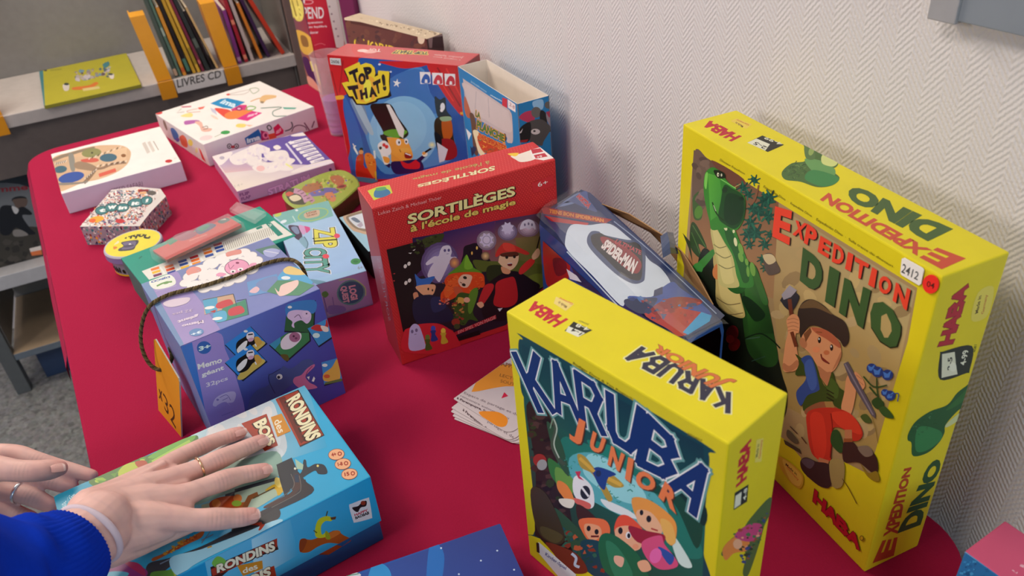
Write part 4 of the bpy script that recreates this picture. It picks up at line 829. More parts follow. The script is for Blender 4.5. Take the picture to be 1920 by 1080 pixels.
# ============================== white box with coloured tiles
b = Box(*BX['imag'], dict(F=H('ece2ea'), T=WHT, L=WHT), .0014)
f = b.face('T', .95); f.crop(280, 140, 340, 1920)
f.p('645,305 760,255 830,248 1015,290 940,330 870,360 780,350', '2090c8'); f.t('ima', '740,300 900,352 935,300 800,262', 'd8f0fc', .04)
f.p('695,355 850,375 900,450 830,470 740,410', 'e85040', 1); f.p('860,370 960,320 1030,320 1040,370 900,400', 'd83880'); f.p('800,420 900,380 1090,380 1060,430 900,470 820,465', 'f08848', 1); f.p('920,470 1090,385 1195,405 1040,490', 'e03088'); f.t('gi', '1030,455 1140,425 1150,400 1040,420', 'f8d0e0', .03); f.e(950, 360, 36, 22, 'a02870'); f.e(950, 360, 18, 10, 'f0b0c8'); f.p('645,350 700,370 720,430 660,390', 'c8c8dc')
f.l('1020,360 1060,335 1125,345 1100,370 1040,375 1020,360', 10, '80b858', 1); f.l('1060,150 1130,140 1160,165 1100,200 1060,150', 7, '9ab090', 1); f.l('850,205 1060,160 1000,205 840,215', 5, 'b8b0a8', 1); f.p('810,210 840,198 860,212 830,222', 'd85048'); f.l('1070,285 1170,250 1340,240', 10, 'e0b078', 1); f.p('1180,240 1230,215 1340,220 1330,245 1240,270 1210,300 1170,285', 'eac088', 1); f.p('1180,280 1215,285 1205,305 1175,300', '9a8468')
f.l('1180,355 1400,345 1310,390 1330,440 1480,440 1520,500', 9, '6c8c80', 1); f.p('1410,345 1560,350 1540,365 1430,365', '58b09c')
f.l('370,395 290,405 340,360', 6, 'a8a098'); f.p('330,335 445,330 440,345 350,350', 'c87888'); f.p('510,350 590,335 570,360 530,370', 'e87060'); f.l('510,360 400,385 430,400 540,390', 7, 'd8b0a0', 1); f.p('330,440 420,405 460,420 440,450', 'f0e090', 1); f.p('370,520 380,490 500,480 530,500 400,530', 'b868b0', 1); f.p('480,500 550,500 580,560 660,570 640,600 560,600 530,545', 'e8b8a8', 1); f.l('560,560 610,545 615,570 570,580', 7, '8c7c70', 1); f.e(805, 612, 50, 20, '3ca050', -5); f.l('690,660 770,625', 6, 'a8b8a0'); f.p('915,545 940,520 1020,525 1010,555 950,560', 'f0dc78', 1); f.p('1010,530 1100,535 1060,550', 'f0c0a0'); f.e(600, 670, 70, 26, 'f0d8d8', -10); f.e(95, 405, 45, 18, 'd84848', -5); f.e(690, 450, 46, 12, 'ecd8c8', 30)
f = b.face('F', 1.35); f.crop(380, 230, 270, 1715)
f.p('500,185 665,75 720,190 525,265', '1c5c9c'); f.t('ima', '530,250 690,200 680,140 520,190', 'c8dcec', .05); f.p('690,90 770,110 790,200 700,215', 'a02058'); f.e(750, 150, 38, 42, 'd87898'); f.e(750, 150, 18, 22, '80184c'); f.p('780,140 860,120 880,180 795,200', 'd04c34'); f.p('840,60 900,10 965,90 960,130 870,165', 'c81c50'); f.t('gi', '870,140 940,110 930,60 870,90', 'e8a0b0', .04); f.l('765,50 790,30 820,65 790,90 765,50', 14, '50504c', 1)
for x in (318, 402): f.e(x, 280, 30, 32, '484448'); f.e(x, 280, 19, 21, 'c8c0c4'); f.e(x, 281, 9, 10, '484448')
f.p('335,275 385,270 375,305 345,305', 'a83840'); f.l('1055,-10 1070,40 1040,80 980,100', 14, '484850', 1); f.l('1060,110 1090,50 1150,30 1220,50 1240,90', 12, '6a4860', 1); f.l('1210,0 1270,90', 14, '6a3454'); f.l('1330,-20 1300,60', 14, '6a4860')
f = b.face('L', 1.25); f.crop(280, 140, 340, 1920)
f.p('225,580 250,565 285,600 310,650 290,690 260,680', '2474b0', 1); f.p('320,660 360,640 400,700 400,770 350,750 330,710', 'e06848', 1); f.e(435, 720, 24, 36, 'ecd060', -20); f.e(168, 535, 12, 60, '807868', -20); f.p('520,770 545,800 600,930 560,890', 'd83c34'); f.e(300, 690, 20, 22, '6450a0'); f.e(500, 800, 14, 30, 'ece0a0'); f.p('340,760 400,800 380,800', 'c04090')
b.build('game_box', 'large white game box printed with coloured tiles and small doodles at the far end')

# ============================== white box with the wooden track picture
b = Box(*BX['safari'], dict(F=H('dccfe6'), T=WHT), .0014)  # lavender front carries the cool light falling on white card
f = b.face('T', .95); f.crop(80, 220, 290, 1648)
f.p('100,445 300,370 520,310 700,295 840,300 920,340 940,400 900,500 780,590 600,660 420,700 180,790 160,660', 'd8b490', 1)
f.g4('120,470 900,320 880,520 170,760', ['c8a888', 'e4c4a0', 'dcb894', 'd0ac88'])
f.p('100,445 200,400 420,340 550,310 560,325 430,365 220,430 110,475', '8c7c68'); f.p('275,400 330,400 345,560 300,560', '8a8880', 1); f.p('340,490 420,470 560,520 560,570 440,560 350,540', '9a8068', 1); f.l('560,560 500,640 440,700', 34, '8c7058', 1); f.l('555,550 640,540 740,500 890,480', 26, '94745c', 1)
f.e(520, 378, 105, 48, '8c8c58', -6); f.e(700, 430, 92, 44, '40687c', -4); f.e(527, 378, 12, 9, '2c2c20'); f.e(190, 555, 70, 38, '3c6474', -8); f.e(305, 640, 140, 55, '2c50a0', -12); f.p('415,450 560,435 600,460 540,480 430,475', 'cc5c4c', 1); f.l('600,620 780,560', 38, 'd8604c', 1)
rd_ = random.Random(4)
for (x0, y0, x1, y1) in ((490, 450, 820, 330), (580, 530, 880, 480), (130, 505, 240, 480), (450, 660, 560, 570)):
    for k_ in range(11):
        t_ = k_/10; x_, y_ = x0+(x1-x0)*t_, y0+(y1-y0)*t_; f.l([(x_, y_), (x_+16, y_-22)], 9, '3c3028' if k_ % 2 else 'e8dccc')
f.e(862, 408, 26, 18, '8c5c34'); f.p('180,700 420,690 470,670 460,700 200,725', '8c847c', 1)
f.l('1075,270 1130,380', 38, 'd4ccc4'); f.l('1130,260 1185,365', 32, 'd8d0c8'); f.l('1180,255 1235,350', 9, 'a8a098'); f.e(1343, 467, 38, 17, 'c82c30', -6); f.t('3+', '1400,448 1430,440 1428,428 1398,436', 'c8b8b0', 0)
f = b.face('F', 1.3); f.crop(80, 220, 290, 1648); f.t('SPEED SAFARI', '735,815 1070,735 1058,680 728,762', '84748c', 0)
b.build('game_box', 'white game box with an oval wooden track picture near the left table corner')

# ============================== violet and white box with clouds
b = Box(*BX['strat'], dict(F=H('c6a6d2'), T=H('ecdcd8'), L=H('c88cb4')), .0014)
f = b.face('T', .95); f.crop(380, 230, 270, 1715)
f.g4('120,385 1190,115 1560,480 390,820', ['dcd0dc', '5c4c98', 'd8c8dc', 'ece0d0'], 10)
f.p('640,260 1010,160 1240,110 1580,470 1200,500 900,480 700,440', '6450a4', 1); f.p('1230,120 1290,110 1590,480 1520,440', '4c3c90')
f.g4('180,480 330,370 640,560 270,600', ['b8a8c8', '9c8cbc', 'd0b0c0', 'dcb8b8'])
for q in ('130,390 330,345 340,390 230,500 170,480', '330,400 560,290 640,250 780,300 790,350 640,380 560,450 460,500 360,490', '730,370 830,340 980,330 1030,400 1000,440 830,460 760,430', '840,290 890,265 935,300 880,325', '540,440 640,400 680,450 740,490 700,520 560,500', '600,520 820,470 1000,420 1100,440 1060,490 940,560 780,600 640,580', '880,520 1000,500 1080,560 940,570', '1050,150 1200,115 1235,150 1100,165', '1050,590 1200,520 1500,440 1560,470 1400,520 1150,590', '560,290 650,250 640,270 540,300'):
    f.p(q, 'ece4e2', 1)
f.specks('560,280 800,300 740,480 400,480', ['f0e8e4', 'e8e0e4', 'e0d4e0'], 30, 14, 34, 8, 2); f.specks('700,340 1060,420 900,560 640,540', ['f0e8e4', 'ece0e0', 'e0d4e0'], 30, 14, 34, 9, 2)
f.l('990,250 1180,490', 24, 'dcd8ec'); f.e(690, 545, 50, 34, 'ecc0c0'); f.l('990,490 1070,540', 20, 'ecec9c'); f.t('STRATUM', '1020,235 1300,480 1450,420 1240,180', 'f0ecf0', .07) if 0 else None
for k_ in range(7): f.p([(1020+k_*42, 232+k_*38), (1240+k_*32, 178+k_*38), (1262+k_*32, 206+k_*38), (1042+k_*42, 262+k_*38)], 'f0ecf0'); f.l([(1090+k_*40, 232+k_*38), (1230+k_*34, 206+k_*38)], 8, '8478b0')
f.p('1010,240 1050,215 1060,250', 'f0ecf0'); f.t('14+', '385,775 485,745 480,715 375,745', 'c8c0b8', 0); f.e(230, 420, 30, 20, 'b8b0c0'); f.p('1160,540 1560,440 1590,480 1520,500', 'e8e0ec')
f = b.face('F', 1.4); f.crop(380, 230, 270, 1715)
f.t('STRATUM', '790,870 1290,690 1270,610 770,790', 'c4a4d0', .05, out='7c5498', ow=.03); f.t('FLIP', '445,880 560,850 550,815 435,845', '6c4880', .03); f.t('FLAP', '465,930 575,895 568,860 455,895', '6c4880', .03); f.p('462,950 590,925 592,955 466,985', '4c2c64'); f.e(1375, 635, 16, 16, '4c2c6c'); f.e(1520, 560, 18, 18, '4c2c6c')
b.build('game_box', 'violet and white game box with printed clouds lying before the coloured tile box')

# ============================== green tin with rounded ends
mb = MB(); pts = smoothpts([(q.x, q.y) for q in (at_z(x, y, .03) for x, y in ((530, 366), (545, 352), (600, 326), (640, 318), (664, 330), (673, 345), (665, 356), (625, 389), (590, 400), (548, 386)))], 4)
n_ = len(pts); zc = [(0.0, -.001, '34401c'), (.002, 0, '34401c'), (.026, 0, '3c441c'), (.0285, .0006, '6a7a30'), (.0300, -.001, '8c9c3c')]
cx_ = sum(p[0] for p in pts)/n_; cy_ = sum(p[1] for p in pts)/n_
R_ = [[Vector((cx_+(x-cx_)*(1+g/.04), cy_+(y-cy_)*(1+g/.04), TZ+z)) for x, y in pts] for z, g, c in zc]
if sum((pts[i][0]-cx_)*(pts[(i+1) % n_][1]-cy_)-(pts[(i+1) % n_][0]-cx_)*(pts[i][1]-cy_) for i in range(n_)) < 0: R_ = [r[::-1] for r in R_]
for i in range(len(R_)-1):
    for k_ in range(n_): mb.face([R_[i][k_], R_[i][(k_+1) % n_], R_[i+1][(k_+1) % n_], R_[i+1][k_]], H(zc[i+1][2], 1.2), True)
mb.face(R_[-1], H('9cab44')); mb.face(R_[0][::-1], H('34401c'))
f = Face(mb, Vector((cx_-.2, cy_-.2, TZ+.03)), (1, 0, 0), (0, 1, 0), .4, .4, 1.0); f.crop(500, 310, 220, 1251)
f.specks('480,180 760,90 930,180 660,360', ['a8b44c', '8c9838', 'b8bc58', '7c8c34'], 70, 14, 34, 3, 2)
f.p('380,240 440,200 560,190 600,240 540,280 400,290', 'a8683c', 1); f.p('680,120 780,110 830,170 780,220 700,180', 'b06840', 1); f.p('450,300 620,240 740,250 760,290 600,320 480,330', '6c64a4', 1); f.p('620,300 700,290 740,360 700,390 640,350', 'cc8058', 1); f.e(800, 225, 52, 22, 'a8503c', -10); f.e(800, 225, 34, 11, '6c2c24', -10); f.specks('400,200 850,130 860,240 640,400', ['c87848', '8c5c34', 'dca868', '7468a0', '9c4c3c', '5c6c2c'], 44, 8, 24, 5)
f.p('200,300 240,250 330,250 370,300 420,400 360,420 260,400', '3c3c20', 1); f.p('240,340 320,315 370,355 290,385', 'dccfae', 1); f.p('200,305 240,280 290,300 230,330', 'c85038', 1); f.l('290,270 380,300 430,390', 56, 'c090a8', 1); f.l('440,320 500,390', 50, 'b8889c'); 
for k_ in range(5): f.l([(330+k_*32, 280+k_*26), (370+k_*30, 262+k_*28)], 8, '5c3448')
tag(mb.build('game_tin', GLOSS, origin=(cx_, cy_, TZ)), 'small green oval tin with a jungle picture behind the light blue boxes', 'tin')

# ============================== doodle covered hexagonal box
mb = MB(); TW = [(150, 425), (178, 392), (209, 356), (255, 350), (301, 354), (311, 368), (282, 398), (262, 424), (205, 424)]
pts = [at_z(x, y, .033) for x, y in TW][::-1]; n_ = len(pts); cx_ = sum(p.x for p in pts)/n_; cy_ = sum(p.y for p in pts)/n_
bot = [Vector((cx_+(p.x-cx_)*1.0, cy_+(p.y-cy_)*1.0, TZ)) for p in pts]
if sum((pts[i].x-cx_)*(pts[(i+1) % n_].y-cy_)-(pts[(i+1) % n_].x-cx_)*(pts[i].y-cy_) for i in range(n_)) < 0: pts, bot = pts[::-1], bot[::-1]
mb.face(pts, H('d8d0cc')); mb.face(bot[::-1], H('8c8490'))
cols_ = ['c8302c', '2c2830', '3c7c84', 'e8a040', '6c4c6c', 'd8d0d0', '883030', '4c5c8c', 'c87c8c', 'e8e4e0', '54988c']
for i in range(n_):
    A_, B_ = bot[i], bot[(i+1) % n_]; T_ = pts[i]
    mb.face([A_, B_, pts[(i+1) % n_], T_], H('a89ca4'))
    d_ = B_-A_; L_ = d_.length; g = Face(mb, A_, d_.normalized(), Z, L_, .033, 1.1)
    if (d_.normalized().cross(Z)).dot(A_-CAMP) < 0:
        rd_ = random.Random(i)
        for k_ in range(int(L_*1500)):
            u_, v_ = rd_.random()*L_, rd_.random()*.033; r_ = rd_.uniform(.0012, .0036); a_ = rd_.random()*6
            g.shape([(u_+r_*math.cos(a_+q_*1.57)*rd_.uniform(.5, 1), v_+r_*math.sin(a_+q_*1.57)) for q_ in range(4)], H(rd_.choice(cols_), 1.1)); g.z -= .0000026
f = Face(mb, Vector((cx_-.1, cy_-.1, TZ+.033)), (1, 0, 0), (0, 1, 0), .25, .25, 1.0); f.crop(140, 340, 180, 1023)
Wh = ['c8302c', '2c2830', '3c7c84', 'e8a040', 'f0e8e4', '6c4c6c', 'e0d8d8', '883030', '4c5c8c', 'f4f0ec', 'd88c8c', '7c8c98', 'f0ece8', 'ece4e0']
f.specks('400,100 900,90 660,460 90,470', Wh, 620, 10, 30, 2, 1); f.specks('410,105 890,95 655,455 100,465', Wh, 420, 8, 24, 3, 0); f.specks('410,105 890,95 655,455 100,465', Wh, 120, 6, 14, 6, 2)
f.e(235, 405, 80, 32, 'eca830', -10); f.e(190, 420, 36, 20, 'e06030', -10); f.e(485, 425, 48, 24, 'c02c34'); f.e(820, 125, 50, 24, '5c5450'); f.p('675,95 780,85 790,105 680,115', '8c2428'); f.p('690,115 760,110 765,135 695,140', 'dca878')
for x, y, ch, r in ((292, 310, 't', 68), (395, 278, 'w', 70), (510, 282, 'in', 66), (652, 230, 'it', 84), (768, 206, '!', 56)):
    f.e(x, y, r+8, 48, '1c3838', -8); f.e(x, y, r, 41, '3c7c80', -8)
for x, y, ch, r in ((292, 310, 't', 34), (395, 278, 'w', 48), (510, 282, 'in', 46), (645, 236, 'it', 42), (768, 206, '!', 16)):
    f.t(ch, [(x-r, y+24), (x+r, y+14), (x+r+8, y-24), (x-r+8, y-14)], 'eef0ee', .05)
tag(mb.build('game_box', CARD, origin=(cx_, cy_, TZ)), 'small doodle covered hexagonal box titled twin it! beside the round yellow tin', 'game box')

# ============================== round yellow tin
ct = at_z(249, 455, .037)
root = empty('round_tin', (ct.x, ct.y, TZ), 'round yellow tin with a lilac lid rim near the left edge of the table', 'tin')
C0 = Vector((ct.x, ct.y, TZ)); ye = H('e4b41c'); li = H('8c84b4'); rr = .0415
mb = MB(); lathe(mb, C0, [(0, 0, ye), (.035, 0, ye), (.0365, .0015, ye), (.0362, .004, H('8c94a0')), (.0362, .026, ye), (0, .026, ye)]); mb2 = MB()
lathe(mb2, C0, [(.0345, .0245, li), (rr-.002, .0235, li), (rr, .0255, li), (rr, .0345, H('c8c4d0')), (rr-.0012, .0368, H('b8b0c8')), (rr-.003, .0368, H('e8d838')), (0, .0365, li)])
f = Face(mb2, C0+Vector((-.06, -.06, .0366)), (1, 0, 0), (0, 1, 0), .12, .12, 1.0, .0001); f.crop(140, 340, 180, 1023)
f.t('Dobble', '850,542 480,565 478,612 795,612', '1c1810', .05); f.p('500,650 660,625 680,650 650,690 620,730 480,745 470,720 520,690', '3c3444', 1); f.p('515,655 640,638 650,670 610,715 500,725 530,690', '6c6484', 1); f.e(590, 675, 14, 12, 'f0ecf0'); f.e(575, 690, 60, 14, '443c58', -8); f.e(410, 712, 46, 16, 'd88024', -10); f.e(410, 655, 66, 24, 'e8dcb0', -10); f.e(720, 520, 36, 16, 'e8b838'); f.e(720, 520, 24, 8, 'd8802c')
o1 = mb.build('tin_body', METAL, root)
o1m = MB()
for k_, ch in enumerate('Dobble'):
    a_ = math.radians(205+k_*9); r_ = .0366; dU = Vector((-math.sin(a_), math.cos(a_), 0)); p_ = C0+Vector((math.cos(a_)*r_, math.sin(a_)*r_, .007))
    g = Face(o1m, p_, dU, Z, .006, .012, 1); vs_, tr_ = glyphs(ch, .05); x1 = max(v[0] for v in vs_)
    for t3 in tr_:
        q_ = [(vs_[i][0]/max(x1, .4)*.005, vs_[i][1]*.012, H('2c2410')) for i in t3]; g.put(q_)
o1m.build('tin_lettering', MATTE, root); mb2.build('tin_lid', METAL, root)
# ============================== teal box under a clear blister pack
TEAL = H('0f9480')
x, y, yw, w_, d_, h_ = BX['teal']
P_ = Vector((x, y, TZ)); U_ = Vector((math.cos(yw), math.sin(yw), 0)); V_ = Vector((-math.sin(yw), math.cos(yw), 0))
root = empty('game_box', P_+U_*w_/2+V_*d_/2, 'teal green box with a clear blister window lying behind the sheep box', 'game box')
mb = MB(); rbox(mb, P_, U_, V_, Z, w_, d_, .040, dict(F=H('0c7c74'), T=TEAL), .0012); mb.build('box_base', CARD, root)
mb = MB(); P2 = P_-U_*.0012-V_*.0012+Z*.0345; rbox(mb, P2, U_, V_, Z, w_+.0024, d_+.0024, h_-.0345, dict(F=H('0c7c74'), T=TEAL), .001)
f = Face(mb, P_+Z*h_, U_, V_, w_, d_, 1.05); f.crop(240, 370, 460, 1920)
f.p('108,578 1142,182 1290,292 165,645', 'dcdcd4')
for k_, (x_, y_) in enumerate(((175, 560), (285, 540), (390, 500), (480, 468), (580, 408), (665, 368))):
    for j_ in range(3):
        f.p([(x_+j_*10, y_+j_*24), (x_+j_*10+66, y_+j_*24-20), (x_+j_*10+72, y_+j_*24-2), (x_+j_*10+8, y_+j_*24+18)], (('e87828', 'e8b428', '742c5c'), ('e87828', 'd8502c', '3c4c9c'), ('2c4c9c', '3c5ca4', 'e8b830'), ('b82c34', 'e8702c', 'e8902c'), ('e89c24', 'e87828', '2c4c98'), ('b82c34', '2c4c98', '3454a0'))[k_][j_])
    f.p([(x_+70, y_-14), (x_+82, y_-18), (x_+120, y_+40), (x_+108, y_+44)], 'e8e8e4')
for k_ in range(26): x_ = 745+k_*15.5; y_ = 355-k_*5.2; f.l([(x_, y_), (x_+22, y_+62)], 4.5, '8c8878')
f.p('1075,205 1115,195 1215,290 1175,306', '1c8474'); f.t('24', '1110,232 1128,222 1118,204 1096,212', 'd8e8e0', .02); f.p('1000,240 1045,222 1055,238 1010,254', '1c8474')
f.l('85,480 110,462', 8, '0c6c60')
mb.build('box_lid', CARD, root)
# clear blister and the red toy card inside
zt = .055+.0012; q4 = ((278, 467), (430, 399), (457, 415), (306, 486)); T4 = [at_z(x, y, .072) for x, y in q4]; B4 = [Vector((p.x, p.y, TZ+zt)) for p in T4]
mb = MB()
cB = sum(T4, Vector())/4
def ins(P, k, z): return [Vector((cB.x+(p.x-cB.x)*k, cB.y+(p.y-cB.y)*k, TZ+z)) for p in P]
L0, L1, L2 = ins(T4, 1.0, zt+.0005), ins(T4, .985, .070), ins(T4, .955, .0725)
for a_, b_ in ((L0, L1), (L1, L2)):
    for i in range(4): mb.face([a_[i], b_[i], b_[(i+1) % 4], a_[(i+1) % 4]], (1, 1, 1))
mb.face(L2, (1, 1, 1)); mb.build('blister_window', CLEAR, root)
K0, K1 = ins(T4, .93, .0635), ins(T4, .93, .068); mb = MB()
for i in range(4): mb.face([K0[i], K1[i], K1[(i+1) % 4], K0[(i+1) % 4]], H('a86450'))
mb.face(K1[::-1], H('c8443c'))
f = Face(mb, Vector((cB.x-.1, cB.y-.1, TZ+.068)), (1, 0, 0), (0, 1, 0), .25, .25, .9); f.crop(240, 370, 460, 1920)
f.p('290,345 370,300 420,320 330,375', '3c8c68'); f.p('530,250 620,205 690,215 650,250 560,290', '5c6480', 1); f.p('545,250 610,215 640,225 580,265', '40886c', 1); f.p('430,310 500,285 520,300 450,325', 'e0a058'); f.p('350,310 470,260 540,290 430,340', 'a05468', 1); f.p('700,190 760,160 800,175 740,205', '4c6c68', 1); f.p('720,180 760,165 770,175', 'd8c8b8'); f.l('480,340 620,290', 10, 'e07c70')
mb.build('toy_card', GLOSS, root)
mb = MB(); F4 = [at_z(x, y, .060) for x, y in ((432, 398), (446, 385), (500, 404), (478, 420))]; mb.face(F4, (1, 1, 1)); G4 = [p+Z*.006 for p in F4]; mb.face(G4[::-1], (1, 1, 1))
for i in range(4): mb.face([F4[i], G4[i], G4[(i+1) % 4], F4[(i+1) % 4]], (1, 1, 1))
mb.build('plastic_flap', CLEAR, root)

# ============================== light blue box with the driving game
x, y, yw, w_, d_, h_ = BX['zip']
b = Box(-.325+.0, .851, yw, w_+.084, d_, h_, dict(F=H('8478a8'), T=H('9cc4e8'), R=H('10383c')), .0014)
b.P = Vector((x, y, TZ))-b.U*.019; b.w = w_+.019; b.mb = MB(); rbox(b.mb, b.P, b.U, b.V, b.W, b.w, b.d, b.h, dict(F=H('8478a8'), T=H('9cc4e8'), R=H('0c2c30')), .0014)  # near-black right side holds the shade in the gap between boxes
f = b.face('T', 1.0); f.crop(500, 310, 220, 1251)
f.g4('40,520 640,365 1060,1080 350,1250', ['a8c8dc', 'a8c8e4', '9cc0ec', '98bce4'])
f.p('40,520 640,365 680,430 710,540 480,610 330,600 190,640 130,580', '7cb4b0'); f.p('60,500 300,440 330,460 90,520', 'a8c8dc'); f.e(120, 525, 40, 22, 'b8c860', -20)
f.e(495, 525, 168, 66, 'a8c46c', -12); f.e(495, 525, 156, 57, '78b09c', -12); f.p('395,530 430,500 540,475 565,490 550,540 430,565', 'c8b098', 1); f.t('LOGI', '425,525 530,500 526,482 420,505', '8c5848', .04); f.t('QUEST', '430,552 545,525 540,507 426,532', '8c5848', .04)
f.e(180, 600, 36, 16, 'dce8f0', -20); f.l('275,540 310,600', 12, 'b8d8d0'); f.e(320, 480, 16, 10, 'e8ecf0')
f.p('230,650 300,640 350,660 380,760 360,800 300,770', '483850', 1); f.p('260,665 320,655 350,720 310,730', '7c8cac', 1); f.p('340,640 400,650 420,700 400,740 370,720', 'c8a0c8', 1); f.p('400,645 460,660 465,690 425,725', 'd0508c'); f.p('345,800 400,760 440,830 430,890 400,870', '80a8bc', 1); f.l('400,760 440,830 425,890', 8, '4c6c7c', 1)
f.crop(240, 370, 460, 1920)
for tx_, q_, c_ in (('ZIP', '1455,250 1465,400 1642,390 1612,230', 'dcd85c'), ('CITY', '1378,400 1388,602 1578,592 1546,394', '5ca094')):
    for off_, cc_ in ((.09, 'eef4f8'), (.065, '30342c'), (.03, c_)):
        f.t(tx_, q_, cc_, .03, out=cc_, ow=off_-.03)
f.e(1635, 302, 24, 18, 'e04c6c'); f.e(1548, 462, 26, 18, 'e04c5c')
f.e(1782, 502, 40, 24, '3c8c50', -5); f.e(1782, 502, 20, 10, '2c7440'); f.t('6+', '1800,565 1840,560 1835,535 1795,540', '8c9cb0', .03)
f.p('1400,640 1500,650 1550,665 1480,680', '6c9cb4', 1)
f = b.face('F', 1.45); f.crop(240, 370, 460, 1920)
f.g4('1470,680 1880,580 1920,830 1570,930', ['9484b0', '8c80b0', '7c6c9c', '847090']); f.e(1745, 745, 112, 98, '4c7c7c', -15); f.e(1745, 745, 100, 86, '30506c', -15); f.l('1650,650 1760,640 1850,700 1860,770', 7, '90b070', 1)
f.t('LOGI', '1730,830 1730,700 1780,690 1785,810', 'a8808c', .05) if 0 else None
f.t('LOGI', '1745,700 1730,805 1800,800 1790,690', 'b08898', .05) if 0 else None
f.t('LOGI', '1725,695 1745,808 1800,795 1780,685', 'b890a0', .05); f.t('QUEST', '1655,700 1680,835 1735,820 1710,690', 'b890a0', .05)
f.p('1520,745 1550,735 1570,760 1545,785 1520,770', '4c7840', 1); f.l('1530,780 1560,900', 10, '5c4c84'); f.l('1600,780 1620,900', 8, '6c5c90'); f.p('1570,850 1680,850 1700,890 1580,915', '6c5c94', 1)
b.build('game_box', 'pale blue game box titled ZIP CITY lying right of the teal box')

# ============================== second pale blue box further back
A_, B_ = at_z(633.7, 405.8, .045), at_z(690.8, 471.8, .045)
dv = (A_-B_).normalized(); yw2 = math.atan2(-dv.x, dv.y)
dv = Vector((-math.sin(yw2), math.cos(yw2), 0)); Lg = (A_-B_).length*.97
b = Box(B_.x-dv.x*0+0, B_.y, yw2, .095, Lg, .045, dict(F=H('242c34'), T=H('9cc8dc'), L=H('1c2428')), .0014)  # near-black sides hold the gap's shadow along with their dark card
f = b.face('T', 1.0); f.crop(500, 310, 220, 1251)
f.p('820,570 840,520 980,475 1100,470 1100,720 980,715 900,680', 'c8ac90', 1); f.p('850,575 865,535 985,495 1090,490 1090,690 990,690 915,650', '8c7c68', 1); f.p('880,575 900,545 1090,510 1090,660 1000,670 940,640', 'd4dce4', 1); f.p('900,570 940,555 1000,600 960,610', '6c7c90', 1); f.p('960,640 1010,600 1030,640 1000,665', 'b0a8b8')
b.build('game_box', 'pale blue box with a rounded window picture half hidden behind red box')

# ============================== memory game box with the cord
b = Box(*BX['memo'], dict(F=H('4250a8'), T=H('7a86c4'), R=H('5a60a4'), L=H('6a8cc0')), .0012)
f = b.face('T', .95); f.crop(240, 370, 460, 1920)
f.g4('80,670 1110,318 1500,715 410,1160', ['7484b4', '7884b8', '8890c8', '7080c0'])
f.p('80,670 330,575 560,800 700,1010 640,1130 420,1160', 'a08cc0'); f.crop(240, 460, 200, 900); f.p('90,320 230,270 400,215 480,330 590,440 690,600 770,745 460,860 250,560', '9c8cc4', 1); f.p('100,330 175,300 470,830 440,870 340,720', '6c8cb8')
f.crop(240, 370, 460, 1920)
f.p('170,650 325,605 370,680 215,720', 'e8ece0', 1); f.t('DJECO', '328,625 180,665 172,650 325,608', '3c5ca8', .06) if 0 else None
f.t('DJECO', '325,612 178,652 182,672 330,628', '3c5ca8', .05); f.l('225,695 280,670 345,660', 12, '6c9c58', 1); f.e(300, 668, 26, 10, '6c9c58', -15); f.l('215,735 380,690', 5, 'b4a8cc')
# sheep
for (x_, y_, r_) in ((900,440,60),(820,450,60),(740,480,64),(650,520,66),(560,570,62),(490,620,60),(450,670,46),(520,690,60),(600,710,56),(690,690,60),(780,660,60),(870,630,60),(960,560,66),(1000,500,56),(960,460,50),(640,620,90),(800,560,100),(900,520,80)):
    f.e(x_, y_, r_+5, r_*.62+4, 'a8a4b0', -15)
for (x_, y_, r_) in ((900,440,60),(820,450,60),(740,480,64),(650,520,66),(560,570,62),(490,620,60),(450,670,46),(520,690,60),(600,710,56),(690,690,60),(780,660,60),(870,630,60),(960,560,66),(1000,500,56),(960,460,50),(640,620,90),(800,560,100),(900,520,80)):
    f.e(x_, y_, r_, r_*.62, 'f0ecea', -15)
f.p('455,580 500,545 560,550 570,580 500,600 470,610', 'e0958c', 1); f.p('770,435 830,415 880,410 885,440 820,455 775,465', 'e0958c', 1)
for x_, y_ in ((550,580),(620,650),(700,620),(740,545),(560,650),(800,490),(900,465),(640,560),(760,690)): f.l([(x_-10, y_), (x_, y_-6), (x_+10, y_+2)], 4, 'b8b4c0')
f.e(852, 548, 98, 62, '6c3c5c', -8); f.e(852, 548, 93, 58, 'e8a0c0', -8); f.p('690,605 720,590 770,600 740,620 700,618', 'e8a0c0', 1); f.p('940,555 960,520 1005,515 990,540', 'e8a0c0', 1); f.e(857, 514, 14, 8, '8c3460'); f.l('785,520 800,560 830,530', 4, '8c4868', 1)
for x_, y_ in ((822, 580), (880, 564)): f.e(x_, y_, 22, 12, 'f4f0f0', -8); f.e(x_, y_+4, 9, 7, '3c3040')
f.p('995,410 1170,365 1210,400 1060,450', '5c8478'); f.p('1060,420 1130,400 1190,420 1140,470 1080,460', 'a8b0dc', 1); f.l('1070,420 1180,440', 6, 'd8dcec')
f.p('930,665 1165,600 1185,660 1130,740 950,775', '6c9cd0'); f.p('1000,690 1060,640 1160,620 1170,680 1080,740', '7c90c0', 1); f.p('950,740 1000,700 1030,720 1000,750', 'e8c0c8', 1)
f.p('1190,600 1290,540 1420,600 1440,680 1280,720 1180,660', '5cacdc', 1); f.p('1215,570 1260,540 1330,560 1400,600 1330,610 1240,600', 'ecd088', 1); f.p('1085,740 1170,650 1330,650 1460,690 1340,770 1200,770', '5c9474'); f.p('1150,710 1180,740 1200,690 1280,660 1330,650 1330,690 1280,740 1220,770 1180,770', 'f0d0c8', 1); f.e(1235, 632, 36, 14, 'e8f0f4')
